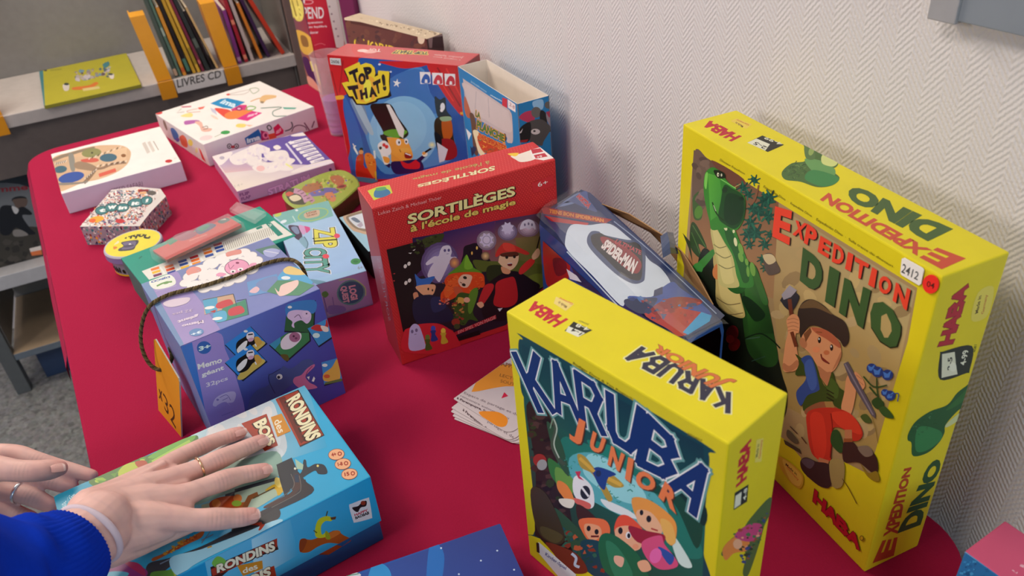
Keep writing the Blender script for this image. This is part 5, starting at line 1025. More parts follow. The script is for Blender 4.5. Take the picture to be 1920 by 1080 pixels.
f.p('590,800 820,755 850,850 600,920', 'c8a488'); f.p('585,805 700,780 700,890 610,915', '50a4c8'); f.p('700,830 800,800 820,860 700,870', 'c84048', 1); f.p('740,870 920,800 940,920 700,985', '408c70'); f.p('790,880 880,850 910,900 800,930', 'c8404c', 1); f.p('670,910 760,890 770,960 690,975', '58acd0', 1); f.e(640, 865, 40, 12, 'f0ece8', -8); f.e(700, 950, 40, 12, 'f0ece8', -8); f.p('640,895 690,880 680,905', 'b03038'); f.p('590,800 820,755', '1c1c1c') if 0 else None
f.l('585,805 825,757', 5, '3c4c58'); f.l('825,757 850,850', 5, '3c4c58'); f.l('850,810 925,797 945,920', 5, '3c4c58')
f.p('280,825 350,800 480,785 460,830 350,860 290,850', 'd8c8d8', 1); f.t('32 pcs', '505,868 345,905 350,930 505,893', 'd0bcd8', .02); f.t('géant', '555,910 385,960 392,990 548,940', 'e0d0e4', .05); f.t('Memo', '590,960 420,1000 424,1020 596,985', 'e0d0e4', .05)
f.crop(240, 460, 200, 900); f.e(578, 735, 62, 32, '5c88bc', -8); f.t('3+', '618,720 530,745 535,765 622,740', 'd8e8f4', .05)
f = b.face('F', 1.35); f.crop(360, 520, 300, 1157)
f.g4('-80,490 930,90 1115,840 50,1280', ['5c7cc8', '4c54ac', '3c3488', '3c4088'])
f.p('-60,480 190,400 240,520 290,640 330,760 380,950 360,1100 100,1200', '9484c8', 1); f.p('-75,500 0,470 130,1150 60,1200', '3c70c0')
f.e(87, 508, 52, 46, '2c5ca8', -10); f.t('3+', '50,535 135,510 132,480 48,502', 'c8e0f8', .05)
f.t('Memo', '45,668 218,615 214,575 38,628', 'ece8f4', .03); f.t('géant', '72,730 236,675 228,635 66,692', 'ece8f4', .03); f.t('32pcs', '105,805 262,748 256,715 100,765', 'dcd4ec', .02)
f.p('150,920 175,870 240,835 300,825 318,850 300,900 260,910 280,930 240,900 190,920 170,935', 'c0b4dc', 1); f.l('200,870 250,850 280,890', 5, '8478b8', 1); f.l('220,890 260,870', 5, '8478b8'); f.e(185, 885, 10, 8, '8478b8'); f.l('215,1000 300,968', 5, '7c70b8')
def card(pts_, bg_, ed='1a2030'):
    Q_ = nums(pts_); cx2 = sum(p[0] for p in Q_)/len(Q_); cy2 = sum(p[1] for p in Q_)/len(Q_)
    f.p([(cx2+(p[0]-cx2)*1.05+4, cy2+(p[1]-cy2)*1.05+6) for p in Q_], ed); f.p(Q_, bg_)
def cow(dx, dy):
    card([(240+dx, 485+dy), (420+dx, 355+dy), (535+dx, 475+dy), (365+dx, 610+dy)], '2c80d0'); f.p([(330+dx, 590+dy), (440+dx, 460+dy), (530+dx, 475+dy), (440+dx, 550+dy), (365+dx, 608+dy)], 'c8b058', 1)
    f.p([(320+dx, 530+dy), (325+dx, 470+dy), (380+dx, 430+dy), (430+dx, 395+dy), (455+dx, 430+dy), (470+dx, 480+dy), (440+dx, 490+dy), (400+dx, 540+dy), (345+dx, 560+dy)], '14120f', 1); f.p([(325+dx, 520+dy), (370+dx, 470+dy), (400+dx, 460+dy), (385+dx, 510+dy), (340+dx, 550+dy)], 'ecece8', 1); f.p([(395+dx, 440+dy), (400+dx, 405+dy), (440+dx, 395+dy), (450+dx, 430+dy), (430+dx, 460+dy)], 'dcd4dc', 1); f.e(425+dx, 450+dy, 22, 14, 'c8a0b8', -20); f.l([(405+dx, 415+dy), (440+dx, 410+dy)], 9, '14120f'); f.e(388+dx, 390+dy, 15, 9, 'e8f4fc'); f.p([(450+dx, 440+dy), (480+dx, 430+dy), (505+dx, 470+dy), (470+dx, 500+dy)], 'c89c48', 1)
    f.l([(455+dx, 480+dy), (465+dx, 500+dy)], 10, 'ecece8')
cow(0, 0); cow(0, 130)
card('668,385 690,195 885,165 875,400', '2c5c3c'); f.p('690,195 885,165 880,260 760,240 690,290', '3c7cc0', 1); f.p('690,290 700,250 760,235 850,250 860,300 830,335 790,310 740,330 740,365 720,350 725,320', 'd0b8dc', 1); f.l('740,290 770,270 790,300', 5, '6c5478', 1); f.e(825, 265, 30, 26, 'd8c0e0'); f.e(828, 262, 6, 6, '4c3458'); f.e(707, 215, 16, 10, 'e8f4fc')
card('835,370 970,300 1000,290 1010,430 915,495', '3c8cc8'); f.p('860,370 900,340 960,350 970,300 985,360 930,390', 'b83838', 1); f.p('930,350 980,360 985,390 950,390', 'e8d0c8', 1); f.e(898, 420, 26, 18, 'c8e4f0')
card('560,485 690,400 845,400 850,455 685,600', '3c7c50'); f.p('560,485 640,430 640,470 600,520', '3c8cb0'); f.p('640,490 650,450 700,405 780,400 785,450 720,510 660,520', 'dcd0dc', 1); f.e(742, 432, 40, 36, '9c6484'); f.e(735, 425, 8, 8, '4c2c40'); f.e(752, 440, 10, 8, '6c3c58'); f.p('640,560 690,560 700,600 670,600', '5c5028', 1)
card('935,615 1060,580 1085,735 955,775', '3c84c8'); f.p('950,700 1010,650 1050,590 1070,680 1060,740 960,750', 'd0a44c', 1); f.e(975, 715, 22, 14, 'c85c38'); f.p('960,760 1080,730 1085,750 958,775', '5c6c40'); f.e(960, 635, 20, 12, 'd8ecf4')
f.p('405,930 430,860 480,810 550,780 560,720 545,700 575,695 640,660 660,640 700,660 750,640 800,600 860,595 885,640 850,680 740,760 640,850 640,960 400,1000', '46548c', 1); f.l('600,840 560,760 555,710 580,695 640,660', 4, '24284c', 1); f.e(632, 718, 22, 20, 'dce0ec'); f.e(626, 722, 11, 11, '2c2c40')
f.p('735,765 740,725 790,705 830,660 880,628 885,645 840,690 820,720 850,760 890,780 900,800 800,810', 'c06c98', 1); f.l('870,640 835,680 822,715', 5, '7c3c5c', 1); f.p('865,750 880,715 890,730 880,755', 'ece8e4'); f.p('830,720 850,715 845,740', 'ece8e4')
f = b.face('R', 1.3); f.crop(360, 520, 300, 1157); 
mo = b.build('game_box', 'purple blue memory game box with a sheep and cow cards, tied with a cord')
# transparent sleeve edges: scuffed pale corners
mb = MB(); f = Face(mb, Vector((mo.location.x-.3, mo.location.y-.3, TZ+BX['memo'][5])), (1, 0, 0), (0, 1, 0), .6, .6, 1)
# cord
cz = BX['memo'][5]+.0028
RP = [(562, 498, .06), (562, 498, .1), (566, 500, .138), (561, 495, cz), (546, 487, cz), (527, 487, cz), (508, 491, cz), (480, 500, cz), (443, 516, cz), (410, 527, cz), (384, 535, cz), (358, 542, cz), (336, 547, cz), (318, 552, cz), (300, 560, cz), (286, 569, cz-.001), (274, 584, .137), (266, 609, .12), (264, 638, .10), (270, 664, .083), (282, 684, .07), (297, 693, .064), (312, 690, .062), (322, 672, .068), (318, 650, .078)]
pw = [at_z(x, y, z) for x, y, z in RP]
for i_, z_ in ((2, .136), (1, .11), (0, .08)): pw[i_] = Vector((pw[3].x, pw[3].y, TZ+z_)) + b.U*(.0035 if i_ == 2 else .0045)
sm_ = []
for i in range(len(pw)-1):
    a, b_, c_, d2 = pw[max(i-1, 0)], pw[i], pw[i+1], pw[min(i+2, len(pw)-1)]
    for k_ in range(10):
        t = k_/10; sm_.append(.5*((2*b_)+(c_-a)*t+(2*a-5*b_+4*c_-d2)*t*t+(3*b_-a-3*c_+d2)*t**3))
L_ = [0]
for a, b_ in zip(sm_, sm_[1:]): L_.append(L_[-1]+(b_-a).length)
mb = MB()
for st in range(3):
    P3 = []
    for i, p in enumerate(sm_):
        d_ = (sm_[min(i+1, len(sm_)-1)]-sm_[max(i-1, 0)]).normalized(); a_ = d_.cross(Z).normalized(); b2 = a_.cross(d_)
        an = L_[i]/.0085*6.283+st*2.094; P3.append(p+(a_*math.cos(an)+b2*math.sin(an))*.00105)
    tube_pts(mb, P3, .00135, H(('6c5a3a', '50422a', '7a6846')[st]), 6)
cord = mb.build('cord', ROPEM, origin=pw[0]); tag(cord, 'brown twisted cord looped over the purple sheep box and hanging at its left', 'cord')
# orange tag standing beside the box
b0, b1 = at_z(297, 769, 0), at_z(340, 820, 0); tU = (b1-b0).normalized(); tNn = tU.cross(Z)
w_ = (b1-b0).length; mb = MB(); og = H('dc9020', 1.0)
trp = at_z(336, 713, .076); nP = (b1-b0).cross(trp-b1).normalized()
def onplane(px, py):
    d = ray(px, py); return CAMP + d*((b0-CAMP).dot(nP)/d.dot(nP))
fr = [b0, b1, onplane(336, 716), onplane(334, 709), onplane(291, 636), onplane(288, 637)]
if nP.dot(CAMP-b0) < 0: nP = -nP
bk = [p-nP*.0016 for p in fr]
mb.face(fr, og); mb.face(bk[::-1], H('e8e0d0'))
for i in range(len(fr)): mb.face([fr[i], bk[i], bk[(i+1) % len(fr)], fr[(i+1) % len(fr)]], H('d8cdb8'))
tW = nP.cross(tU); tW = tW if tW.z > 0 else -tW
f = Face(mb, b0-tU*.02, tU, tW, w_+.04, .2, 1.1, .0001)
if f.n.dot(CAMP-b0) < 0: f.n = -f.n
f.crop(220, 360, 500, 1174)

f.t('x', '183,905 200,925 198,880 182,865', '5c3410', .03); f.t('32', '208,955 258,1045 255,965 200,880', '4c2c10', .0)
tag(mb.build('cardboard_tag', MATTE, origin=b0), 'orange card marked x 32 held by the cord beside the sheep box', 'tag')
# ============================== sky blue box under the hand
x, y, yw, w_, d_, h_ = BX['rond']; SKYB = '1ea0d4'
P_ = Vector((x, y, TZ)); U_ = Vector((math.cos(yw), math.sin(yw), 0)); V_ = Vector((-math.sin(yw), math.cos(yw), 0))
root = empty('game_box', P_+U_*w_/2+V_*d_/2, 'big sky blue game box titled RONDINS des BOIS lying under the hand', 'game box')
mb = MB(); rbox(mb, P_+U_*.0015+V_*.0015, U_, V_, Z, w_-.003, d_-.003, .060, dict(F=H('1468a8'), R=H('1468a8')), .0012)
f = Face(mb, P_+V_*.0015, U_, Z, w_, .06, 1.1, .0001); f.crop(440, 700, 300, 953)
f.p('380,1055 440,1080 560,1010 640,1030 695,990 690,1000 560,1080', 'b05024')
mb.build('box_base', CARD, root)
mb = MB(); zl = .026; rbox(mb, P_+Z*zl, U_, V_, Z, w_, d_, h_-zl, dict(F=H('18a0dc'), T=H('2ba6d6'), L=H('1c90c0'), R=H('1c8cc4')), .0013)
f = Face(mb, P_+Z*h_, U_, V_, w_, d_, .92)
f.crop(0, 680, 760, 1920)
f.g4('255,640 1130,250 1100,620 700,1000', ['2496b4', 'b8d8e4', '8cc8d4', '28a0cc']); f.g4('900,340 1450,95 1550,400 1050,560', ['b8d4dc', '5cb4d8', '38a8d8', 'a0ccd4'])
f.p('1000,290 1180,215 1280,180 1320,260 1360,400 1300,470 1180,480 1060,520 980,420', 'c8d4dc', 1); f.specks('980,290 1280,190 1340,440 1080,500', ['dcdcdc', 'c0d0dc', 'd0dce4'], 26, 16, 50, 2, 2)
f.p('250,640 420,560 500,580 420,680 300,740 255,700', '2a98b8', 1); f.t('par / Sam', '302,700 360,650 350,610 290,660', 'c8e4ec', 0)
f.p('420,560 560,480 700,440 900,350 940,360 900,420 700,540 520,600', '4c7838', 1); f.specks('450,560 900,350 920,420 560,600', ['8cb83c', '5c9434', 'b0c848', '3c6430', '6ca444', 'a8b83c'], 60, 12, 40, 4); f.p('560,520 600,480 680,470 640,520 580,560', 'b4c440', 1); f.p('640,470 690,465 700,500 660,500', 'b04428', 1); f.p('700,450 800,390 920,345 900,380 780,440', '6cac44', 1); f.l('720,470 900,370', 12, 'a0c854')
f.crop(200, 780, 320, 1152); f.p('480,420 700,340 900,300 1150,240 1150,420 800,530 560,600', '8cb0a4', 1); f.p('800,530 1140,415 1150,445 860,560 800,560', '3c4450'); f.p('640,600 860,550 1150,440 1152,540 1040,600 900,640 640,640', 'b4c0a0'); f.p('700,580 760,550 860,540 910,560 900,620 760,640 700,620', 'b84c20', 1); f.e(740, 590, 30, 28, 'd87828'); f.e(880, 600, 26, 18, '7cb838'); f.e(820, 580, 40, 30, 'c04c1c'); f.l('930,620 980,560 1060,510', 40, '8c4c24'); f.l('1050,520 1100,490 1150,470', 14, 'a08028')
f.crop(440, 700, 300, 953)
f.p('248,545 340,502 372,575 345,610 325,640 270,600', '283038'); f.p('0,690 245,620 248,640 0,712', '3c4048'); f.p('0,712 248,640 300,650 318,690 140,800 0,830', 'a8c0ac'); f.p('0,760 40,770 90,760 60,800 0,810', 'b05c20', 1); f.e(18, 745, 26, 24, 'd8803c'); f.e(12, 775, 30, 18, '90b83c'); f.l('60,800 90,740 140,720', 30, '8c5428'); f.p('180,700 240,660 290,690 260,730 240,690', 'd8b028', 1); f.p('245,620 290,640 270,680 240,660', 'e8d068', 1); f.l('110,745 240,680', 8, '5c4828')
f.p('270,600 340,570 372,580 420,640 460,715 160,860 0,950 0,905 150,825 320,740 345,700', '2c2c38', 1); f.p('250,550 340,505 350,560 372,560 380,600 340,680 300,740 270,640', '2a2e38'); f.p('420,630 455,715 400,735 380,680', '302c34')
f.p('345,600 375,565 375,600 400,585 410,520 425,520 435,560 480,540 530,545 552,580 545,600 500,600 480,580 440,600 410,620 380,640', '2c3440', 1); f.p('350,610 385,600 395,670 370,710 330,740 200,800 180,790 320,720 350,680', '4c3434', 1); f.l('335,600 355,660 320,710 200,780', 4, '6c6c68', 1); f.l('385,610 395,680 370,720 220,800', 4, '6c6c68', 1); f.p('355,605 380,600 385,650 360,650', '1c3450'); f.e(360, 568, 7, 7, 'e8ecd8'); f.e(495, 552, 7, 7, 'e8d878'); f.p('360,510 410,545 405,575 370,570', 'a8c8b0')
f.crop(200, 780, 320, 1152); f.p('280,1000 420,960 640,880 820,790 1050,680 1152,620 1152,700 900,800 640,900 440,1010 330,1100 270,1100', '34363e', 1); f.p('310,960 400,920 640,780 640,820 560,860 420,930 320,980', 'b85a20', 1); f.specks('340,920 620,790 630,820 340,970', ['d87828', 'b04418', 'd8a030', 'a03c18', 'e0b040'], 26, 8, 24, 3); f.l('360,1000 470,950 560,930', 8, '7488a0', 1); f.l('640,840 720,800', 6, '6c7484'); f.l('640,860 700,780', 5, '6c7484')
f.p('0,1020 130,980 240,1020 270,1080 100,1200 0,1200', '8c2c78', 1); f.p('0,1060 100,1050 150,1070 60,1130 0,1120', '5cb4d0', 1); f.p('120,990 200,990 250,1030 260,1080 200,1050', 'b02c5c', 1); f.p('300,1060 420,1040 470,1010 480,1100 320,1140', '5c9434', 1); f.l('440,1010 470,1100', 12, 'a8b83c')
f.p('430,960 640,900 900,800 1152,700 1152,740 800,900 600,1000 480,1080', '9cd4ec', 1); f.p('960,735 1060,715 1070,730 1040,770 1025,770 1030,740', 'b03c24', 1); f.e(1060, 720, 14, 12, '2c2c30'); f.l('680,890 710,880', 10, 'c89c38')
f.crop(440, 700, 300, 953)
f.p('252,150 380,98 535,370 390,440', '3c241c'); f.p('243,155 375,105 528,368 388,432', 'a43820'); f.p('40,300 190,242 258,430 180,465', 'a8381f'); f.p('215,262 280,240 335,345 255,380', 'd08c28'); f.p('262,150 300,140 420,400 395,420', '6c2414')
f.t('RONDINS', '305,165 430,410 520,375 385,115', 'f0e8c0', .05, out='3c2014', ow=.035, drop=('3c2014', .0, -.10)); f.t('BOIS', '108,300 200,440 245,410 185,262', 'f0e8c0', .05, out='3c2014', ow=.035, drop=('3c2014', 0, -.08)); f.t('des', '232,290 262,360 302,345 272,262', 'f0e4c8', .02)
for k_, (x_, y_) in enumerate(((606, 484), (644, 541), (684, 601))):
    f.e(x_, y_, 49, 34, '8c3c28', -8); f.e(x_, y_, 46, 31, 'f0b488', -8); f.t(('4+', '1-8', '15')[k_], [(x_-28, y_+14), (x_+2, y_+8), (x_-4, y_-14), (x_-32, y_-8)], 'a82c1c', .05); f.e(x_+20, y_-4, 13, 13, 'a82c1c'); f.e(x_+20, y_-4, 7, 7, 'f0b488')
f = Face(mb, P_+Z*zl, U_, Z, w_, h_-zl, 1.15); f.crop(440, 700, 300, 953)
f.g4('-180,1110 800,618 880,880 -100,1500', ['6cc0e4', '18a4e0', '109cd8', '3cacd8'])
f.g4('100,990 330,870 380,1080 120,1230', ['a8dcf0', '60bce4', '38a8dc', 'b8dcec'])
f.p('682,792 700,775 790,742 802,752 818,850 808,865 720,888 706,878', 'd8dce8', 1); f.p('700,800 735,790 760,765 785,760 782,790 750,800 735,825 715,820', '1c1c20', 1); f.e(765, 772, 15, 13, '8c3420'); f.t('HAPPY', '715,852 795,822 792,806 712,838', 'b83048', .04); f.t('BAOBAB', '720,870 802,838 799,820 716,855', '1c1c24', .05)
f.p('385,1010 400,985 460,990 540,960 600,935 650,965 695,990 640,1015 560,1010 500,1030 440,1065 390,1062', 'a8541c', 1); f.p('385,1015 400,985 430,990 420,1030 400,1062 388,1060', '8c401c', 1); f.p('540,970 600,935 630,950 560,990', 'c8702c', 1)
f.p('485,975 480,920 500,870 545,850 580,860 575,880 540,880 515,910 520,960 550,940 540,975', 'c8cc28', 1); f.l('545,850 553,820', 7, '4c4c1c'); f.p('570,858 605,852 600,870 575,872', '5c3c28'); f.l('470,935 490,950', 7, '5c6020'); f.p('540,940 560,950 570,985 545,985', '9ca424', 1)
f.crop(200, 780, 320, 1152)
f.p('700,1020 1140,830 1160,900 860,1010 780,1080 710,1100', '3c2018'); f.p('705,1035 1150,825 1152,880 830,1040 715,1080', 'a83820'); f.p('710,1000 740,950 780,955 810,990 770,1030', '78b848', 1)
f.t('RONDINS', '745,1062 1140,905 1130,840 740,1005', 'f0ead0', .05, out='3c2014', ow=.035, drop=('3c2014', .03, -.08)); f.p('880,1010 1050,975 1055,1030 920,1080', 'd08c28'); f.t('des', '920,1065 1022,1030 1010,992 915,1030', 'f4ecd8', .02); f.p('1000,1060 1130,1010 1150,1100 1020,1180', 'a83820'); f.t('BOIS', '900,1190 1110,1075 1105,1010 880,1120', 'f0ead0', .05, out='3c2014', ow=.03)
mb.build('box_lid', CARD, root)

# ============================== toy pack seen from above between the red and yellow boxes
ZS = .158
q4 = [at_z(x, y, ZS) for x, y in ((1010, 403), (1088, 354), (1359, 600), (1284, 640))]     # far left, far right, near right, near left
lo = [Vector((p.x, p.y, TZ)) for p in q4]
ax = ((q4[3]-q4[0])+(q4[2]-q4[1])).normalized()
root = empty('toy_pack', (sum(lo, Vector())/4), 'long battered toy pack lettered SPIDER-MAN, white and dark blue, lying between red and yellow boxes', 'toy pack')
mb = MB(); navy = H('28365c')
# octagonal body: chamfered top edges
def lerp(a, b, t): return a+(b-a)*t
secF, secN = [], []
for (L_, R_, dst) in ((0, 1, secF), (3, 2, secN)):
    l0, r0 = q4[L_], q4[R_]; dn = Vector((0, 0, 1))
    dst += [l0-dn*.158, l0-dn*.03, lerp(l0, r0, .0)-dn*.012, lerp(l0, r0, .07), lerp(l0, r0, .93), r0-dn*.012, r0-dn*.158]
for i in range(len(secF)-1): mb.face([secF[i], secN[i], secN[i+1], secF[i+1]], [H('2c4c94') if i < 2 else navy]*4)
mb.face(secF[::-1], H('283c74'))
# open near end: rim and hollow painted near-black for its inner shade
inn = [p-ax*.0+(sum(secN, Vector())/7-p)*.10 for p in secN]; deep = [p-ax*.05 for p in inn]
for i in range(7): mb.face([secN[i], inn[i], inn[(i+1) % 7], secN[(i+1) % 7]], H('3c68b8')); mb.face([inn[i], deep[i], deep[(i+1) % 7], inn[(i+1) % 7]], H('0c0e12'))
mb.face(deep, H('08080a'))
n1 = (secF[3]-secN[3]).cross(secN[4]-secN[3]); n1.normalize(); n1 = n1 if n1.z > 0 else -n1
Ut = (secN[3]-secF[3]).normalized(); Vt = n1.cross(Ut); o_ = secF[3]-Vt*.03-Ut*.03
f = Face(mb, o_, Ut, Vt, .5, .5, 1.0, .0003); f.crop(1000, 340, 370, 1175)
f.h = .5
SP = [f.uv(q) for q in ((0, 0),)]
f.p('62,205 285,50 340,70 1140,800 1110,830 900,935 200,400', '2c3c68')
f.p('150,150 265,70 320,90 250,130', '7890c0', 1); f.p('120,175 300,60 330,110 380,180 330,170 200,120', '4c6098', 1)
f.p('50,165 75,155 470,228 430,252 60,195', 'a02c2c'); f.p('65,205 330,250 320,268 110,240', 'b82c2c'); f.t('TITAN HERO TECH', '88,190 425,245 420,222 92,165', 'e89c30', .05) if 0 else None
f.t('TIENS BON SPIDER-MAN', '92,190 420,246 418,224 96,166', 'e8902c', .05); f.t('ACTION', '325,165 255,95 275,75 348,140', 'c82834', .07, out='d8b8c4', ow=.03)
f.p('225,262 330,262 455,255 560,330 640,400 690,470 760,520 815,600 800,650 700,690 560,700 520,740 350,560 210,420 190,350', 'ccd8e8', 1)
f.p('320,340 345,300 390,300 420,320 560,350 620,350 665,400 665,560 650,600 590,610 500,560 400,470 330,390', '3c4c74', 1); f.p('345,325 400,310 440,330 560,365 610,365 645,410 645,570 600,590 520,550 420,450 355,380', '14161e', 1)
f.p('400,350 440,335 560,400 640,480 630,540 590,545 500,480', '8c1c24', 1); f.t('ULTIMATE', '480,368 640,440 645,415 500,345', 'b8404c', .03); f.t('SPIDER-MAN', '400,395 590,555 625,480 440,345', 'e8dcdc', .05, out='3c1418', ow=.03)
f.p('560,690 700,690 760,640 830,600 880,640 990,720 1060,790 1040,830 900,900 680,800', '3450a0', 1); f.p('720,650 770,628 770,672 715,690', '28305c'); f.p('660,790 800,740 900,760 1050,800 1000,860 880,925 800,880', 'b02c28', 1); f.p('890,900 1000,780 1060,800 1050,835 920,915', '30a0d8'); f.p('700,760 800,700 900,690 1000,710 980,740 850,760 740,800', '8c2424', 1)
f.p('545,705 640,700 740,700 660,790 560,750', '1c2c54', 1); f.specks('560,690 1000,720 960,860 700,820', ['2c3c74', '8c2c2c', '3c6cb0', 'c03c34', '203060'], 36, 10, 34, 4)
f.l('480,240 700,420 1090,790', 6, '90a0c0', 1); f.l('200,420 500,740', 8, 'a8b8cc', 1)
mb.build('pack_body', GLOSS, root)
# left flank print
mbs = MB(); Pl = lo[0]; Ul = (lo[3]-lo[0]).normalized(); f = Face(mbs, Pl, Ul, Z, (lo[3]-lo[0]).length, .128, 1.2, .0006); f.crop(1000, 340, 370, 1175)
if f.n.dot(CAMP-Pl) < 0: pass
f.p('58,250 200,420 300,620 80,620', '24408c'); f.p('70,300 210,430 215,560 180,620 80,610', 'a02424', 1); f.p('100,260 190,360 215,430 160,400 80,320', '3474c0', 1); f.p('120,460 190,470 200,540 140,560', '6c1c28', 1); f.p('210,450 420,690 500,740 260,600', '2c2c54'); f.p('200,520 260,560 290,600 220,580', 'd8dcec')
mbs.build('side_print', GLOSS, root)
# crumpled clear film over the pack
mb = MB(); film = [lerp(q4[i], sum(q4, Vector())/4, -.035)+Z*.0025 for i in range(4)]; rdf = random.Random(5); G_ = []
for i in range(15):
    row = []
    for j in range(6):
        a = lerp(film[0], film[3], i/14); b_ = lerp(film[1], film[2], i/14); p = lerp(a, b_, j/5)
        row.append(p+Z*(rdf.uniform(0, .0022)-.006*(j in (0, 5))))
    G_.append(row)
for i in range(14):
    for j in range(5): mb.face([G_[i][j], G_[i+1][j], G_[i+1][j+1], G_[i][j+1]], (1, 1, 1), True)
mb.build('plastic_film', clearmat('film', (1, 1, 1), .12, .93), root)
# torn brown cardboard flap along the wall side
mb = MB(); zf = .150; edge = [(1133, 386), (1160, 398), (1225, 432), (1262, 470), (1300, 520), (1330, 566)]; rid = [(1128, 384), (1165, 392), (1232, 430), (1268, 480), (1290, 500), (1320, 552)]
inn_ = [at_z(x-6, y+4, .146) for x, y in edge]; up_ = [at_z(x, y, z) for (x, y), z in zip(((1126, 382), (1180, 402), (1240, 440), (1278, 472), (1308, 520), (1336, 572)), (.158, .168, .172, .168, .160, .152))]
for i in range(5):
    mb.face([inn_[i], inn_[i+1], up_[i+1], up_[i]], H('96704a')); d_ = N*.0015
    mb.face([up_[i]+d_, up_[i+1]+d_, inn_[i+1]+d_, inn_[i]+d_], H('7c5a3c')); mb.face([up_[i], up_[i+1], up_[i+1]+d_, up_[i]+d_], H('b08a62'))
mb.build('torn_flap', MATTE, root)
mb = MB(); c0 = at_z(1238, 443, .176); c1 = at_z(1262, 436, .170); c2 = at_z(1272, 476, .166); c3 = at_z(1243, 484, .170)
cs = [[c0+(c3-c0)*k_/5, c1+(c2-c1)*k_/5] for k_ in range(6)]
for k_ in range(6):
    bul = Z*.004*math.sin(k_/5*math.pi); cs[k_] = [cs[k_][0], lerp(*cs[k_], .5)+bul+Z*.003, cs[k_][1]]
for k_ in range(5):
    for j in (0, 1): mb.face([cs[k_][j], cs[k_+1][j], cs[k_+1][j+1], cs[k_][j+1]], H('38486c'), True)
f = mb.build('blue_tab', GLOSS, root)

# ============================== leaflets half under the yellow box
LW, LH = .075, .15
lf = [(850, 748, -47, 0), (846, 765, -44, 1), (845, 772, -41, 2), (848, 780, -38, 3), (851, 786, -35, 4)]
def leaf(i, tip, ang, z, label, first):
    """leaflet: rounded sheet; tip = far left corner in the photo, ang = direction of its short edge"""
    a = math.radians(ang); U2 = Vector((math.cos(a), math.sin(a), 0)); V2 = Vector((-math.sin(a), math.cos(a), 0))
    P0 = at_z(*tip, z); w2, h2, r = .088, .105, .010
    pts = []
    for cx, cy, a0 in ((w2-r, h2-r, 0), (.0015, h2-.0015, 90), (.0015, .0015, 180), (w2-r, r, 270)):
        rr_ = r if cx > .01 else .0015
        for k_ in range(6): t_ = math.radians(a0+90*k_/5); pts.append((cx+rr_*math.cos(t_), cy+rr_*math.sin(t_)))
    mb = MB()
    def W3(p, dz): 
        q = P0+U2*p[0]+V2*p[1]; lift = .006*max(0, 1-math.hypot(p[0], p[1])/.03) if first else 0
        return Vector((q.x, q.y, TZ+z+dz+lift))
    mb.face([W3(p, .0) for p in pts][::-1], H('d8c8cc')); mb.face([W3(p, .0004) for p in pts], H('dccfd2'))
    for k_ in range(len(pts)): mb.face([W3(pts[k_], 0), W3(pts[(k_+1) % len(pts)], 0), W3(pts[(k_+1) % len(pts)], .0004), W3(pts[k_], .0004)], H('e8dcdc'))
    f = Face(mb, Vector((P0.x, P0.y, TZ+z+.0004)), U2, V2, w2, h2, 1.35, .0001); f.crop(780, 640, 240, 1080)
    return mb, f, P0
for i, (x_, y_, a_, k_) in list(enumerate(lf))[::-1]:
    z_ = .0006+(4-k_)*.0009; first = k_ == 0
    mb, f, P0 = leaf(i, (x_, y_), a_, z_, '', False)
    if k_ == 0:
        f.p('480,400 560,260 640,190 740,90 760,110 730,160 760,200 1100,200 1100,380 760,380 500,425', 'd88c34', 1); f.t('APPRENTISSAGE', '715,205 1100,300 1100,265 720,170', '7c4c28', .02); f.t('LECTURE', '705,295 900,350 905,325 712,272', '7c4c28', .0); f.t('SOUTIEN', '710,345 900,395 905,372 716,322', '7c4c28', 0); f.p('745,430 778,462 720,482', 'c02444')
        f.t('Espace de partage et de', '402,448 860,640 868,612 410,425', '6c5c64', 0); f.t('rencontre autour du jeu', '370,470 780,665 788,640 380,450', '6c5c64', 0); f.t('à Parempuyre, Saint-Médard', '340,490 760,690 768,665 350,468', '4c343c', .03); f.p('530,600 600,590 700,600 770,650 760,710 700,720 600,670', 'd88428', 1)
        f.p('365,410 395,405 380,425', 'b02848'); f.p('330,430 355,425 345,450', 'b02848'); f.p('205,440 300,462 290,470', 'c05070')
    elif k_ == 1:
        f.p('275,565 330,575 400,640 440,690 350,670', '28346c'); f.t('à Parempuyre, Saint-Médard', '390,590 740,880 752,850 400,565', '4c343c', .03); f.p('510,770 560,750 660,770 750,830 740,900 680,910 600,860', 'd88428', 1); f.t('partage et de', '600,690 820,830 830,800 610,665', '6c5c64', 0)
    elif k_ == 2: f.p('480,760 620,900 700,950 660,930 520,840', 'd07c28', 1)
    else: f.p('400,720 460,800 600,960 560,960 440,800', 'd88428'); f.p('440,790 500,830 640,950 620,970 520,900', 'd07c24', 1)
    tag(mb.build('leaflet', MATTE, origin=P0), ['white and orange leaflet on top of the small fan beside the yellow box', 'leaflet second from the top, showing a navy corner wedge', 'leaflet in the middle of the small fan of five', 'leaflet second from the bottom of the small fan', 'lowest leaflet of the fan, showing an orange corner on the red cover'][k_], 'leaflet', 'leaflets fanned out beside the yellow box')

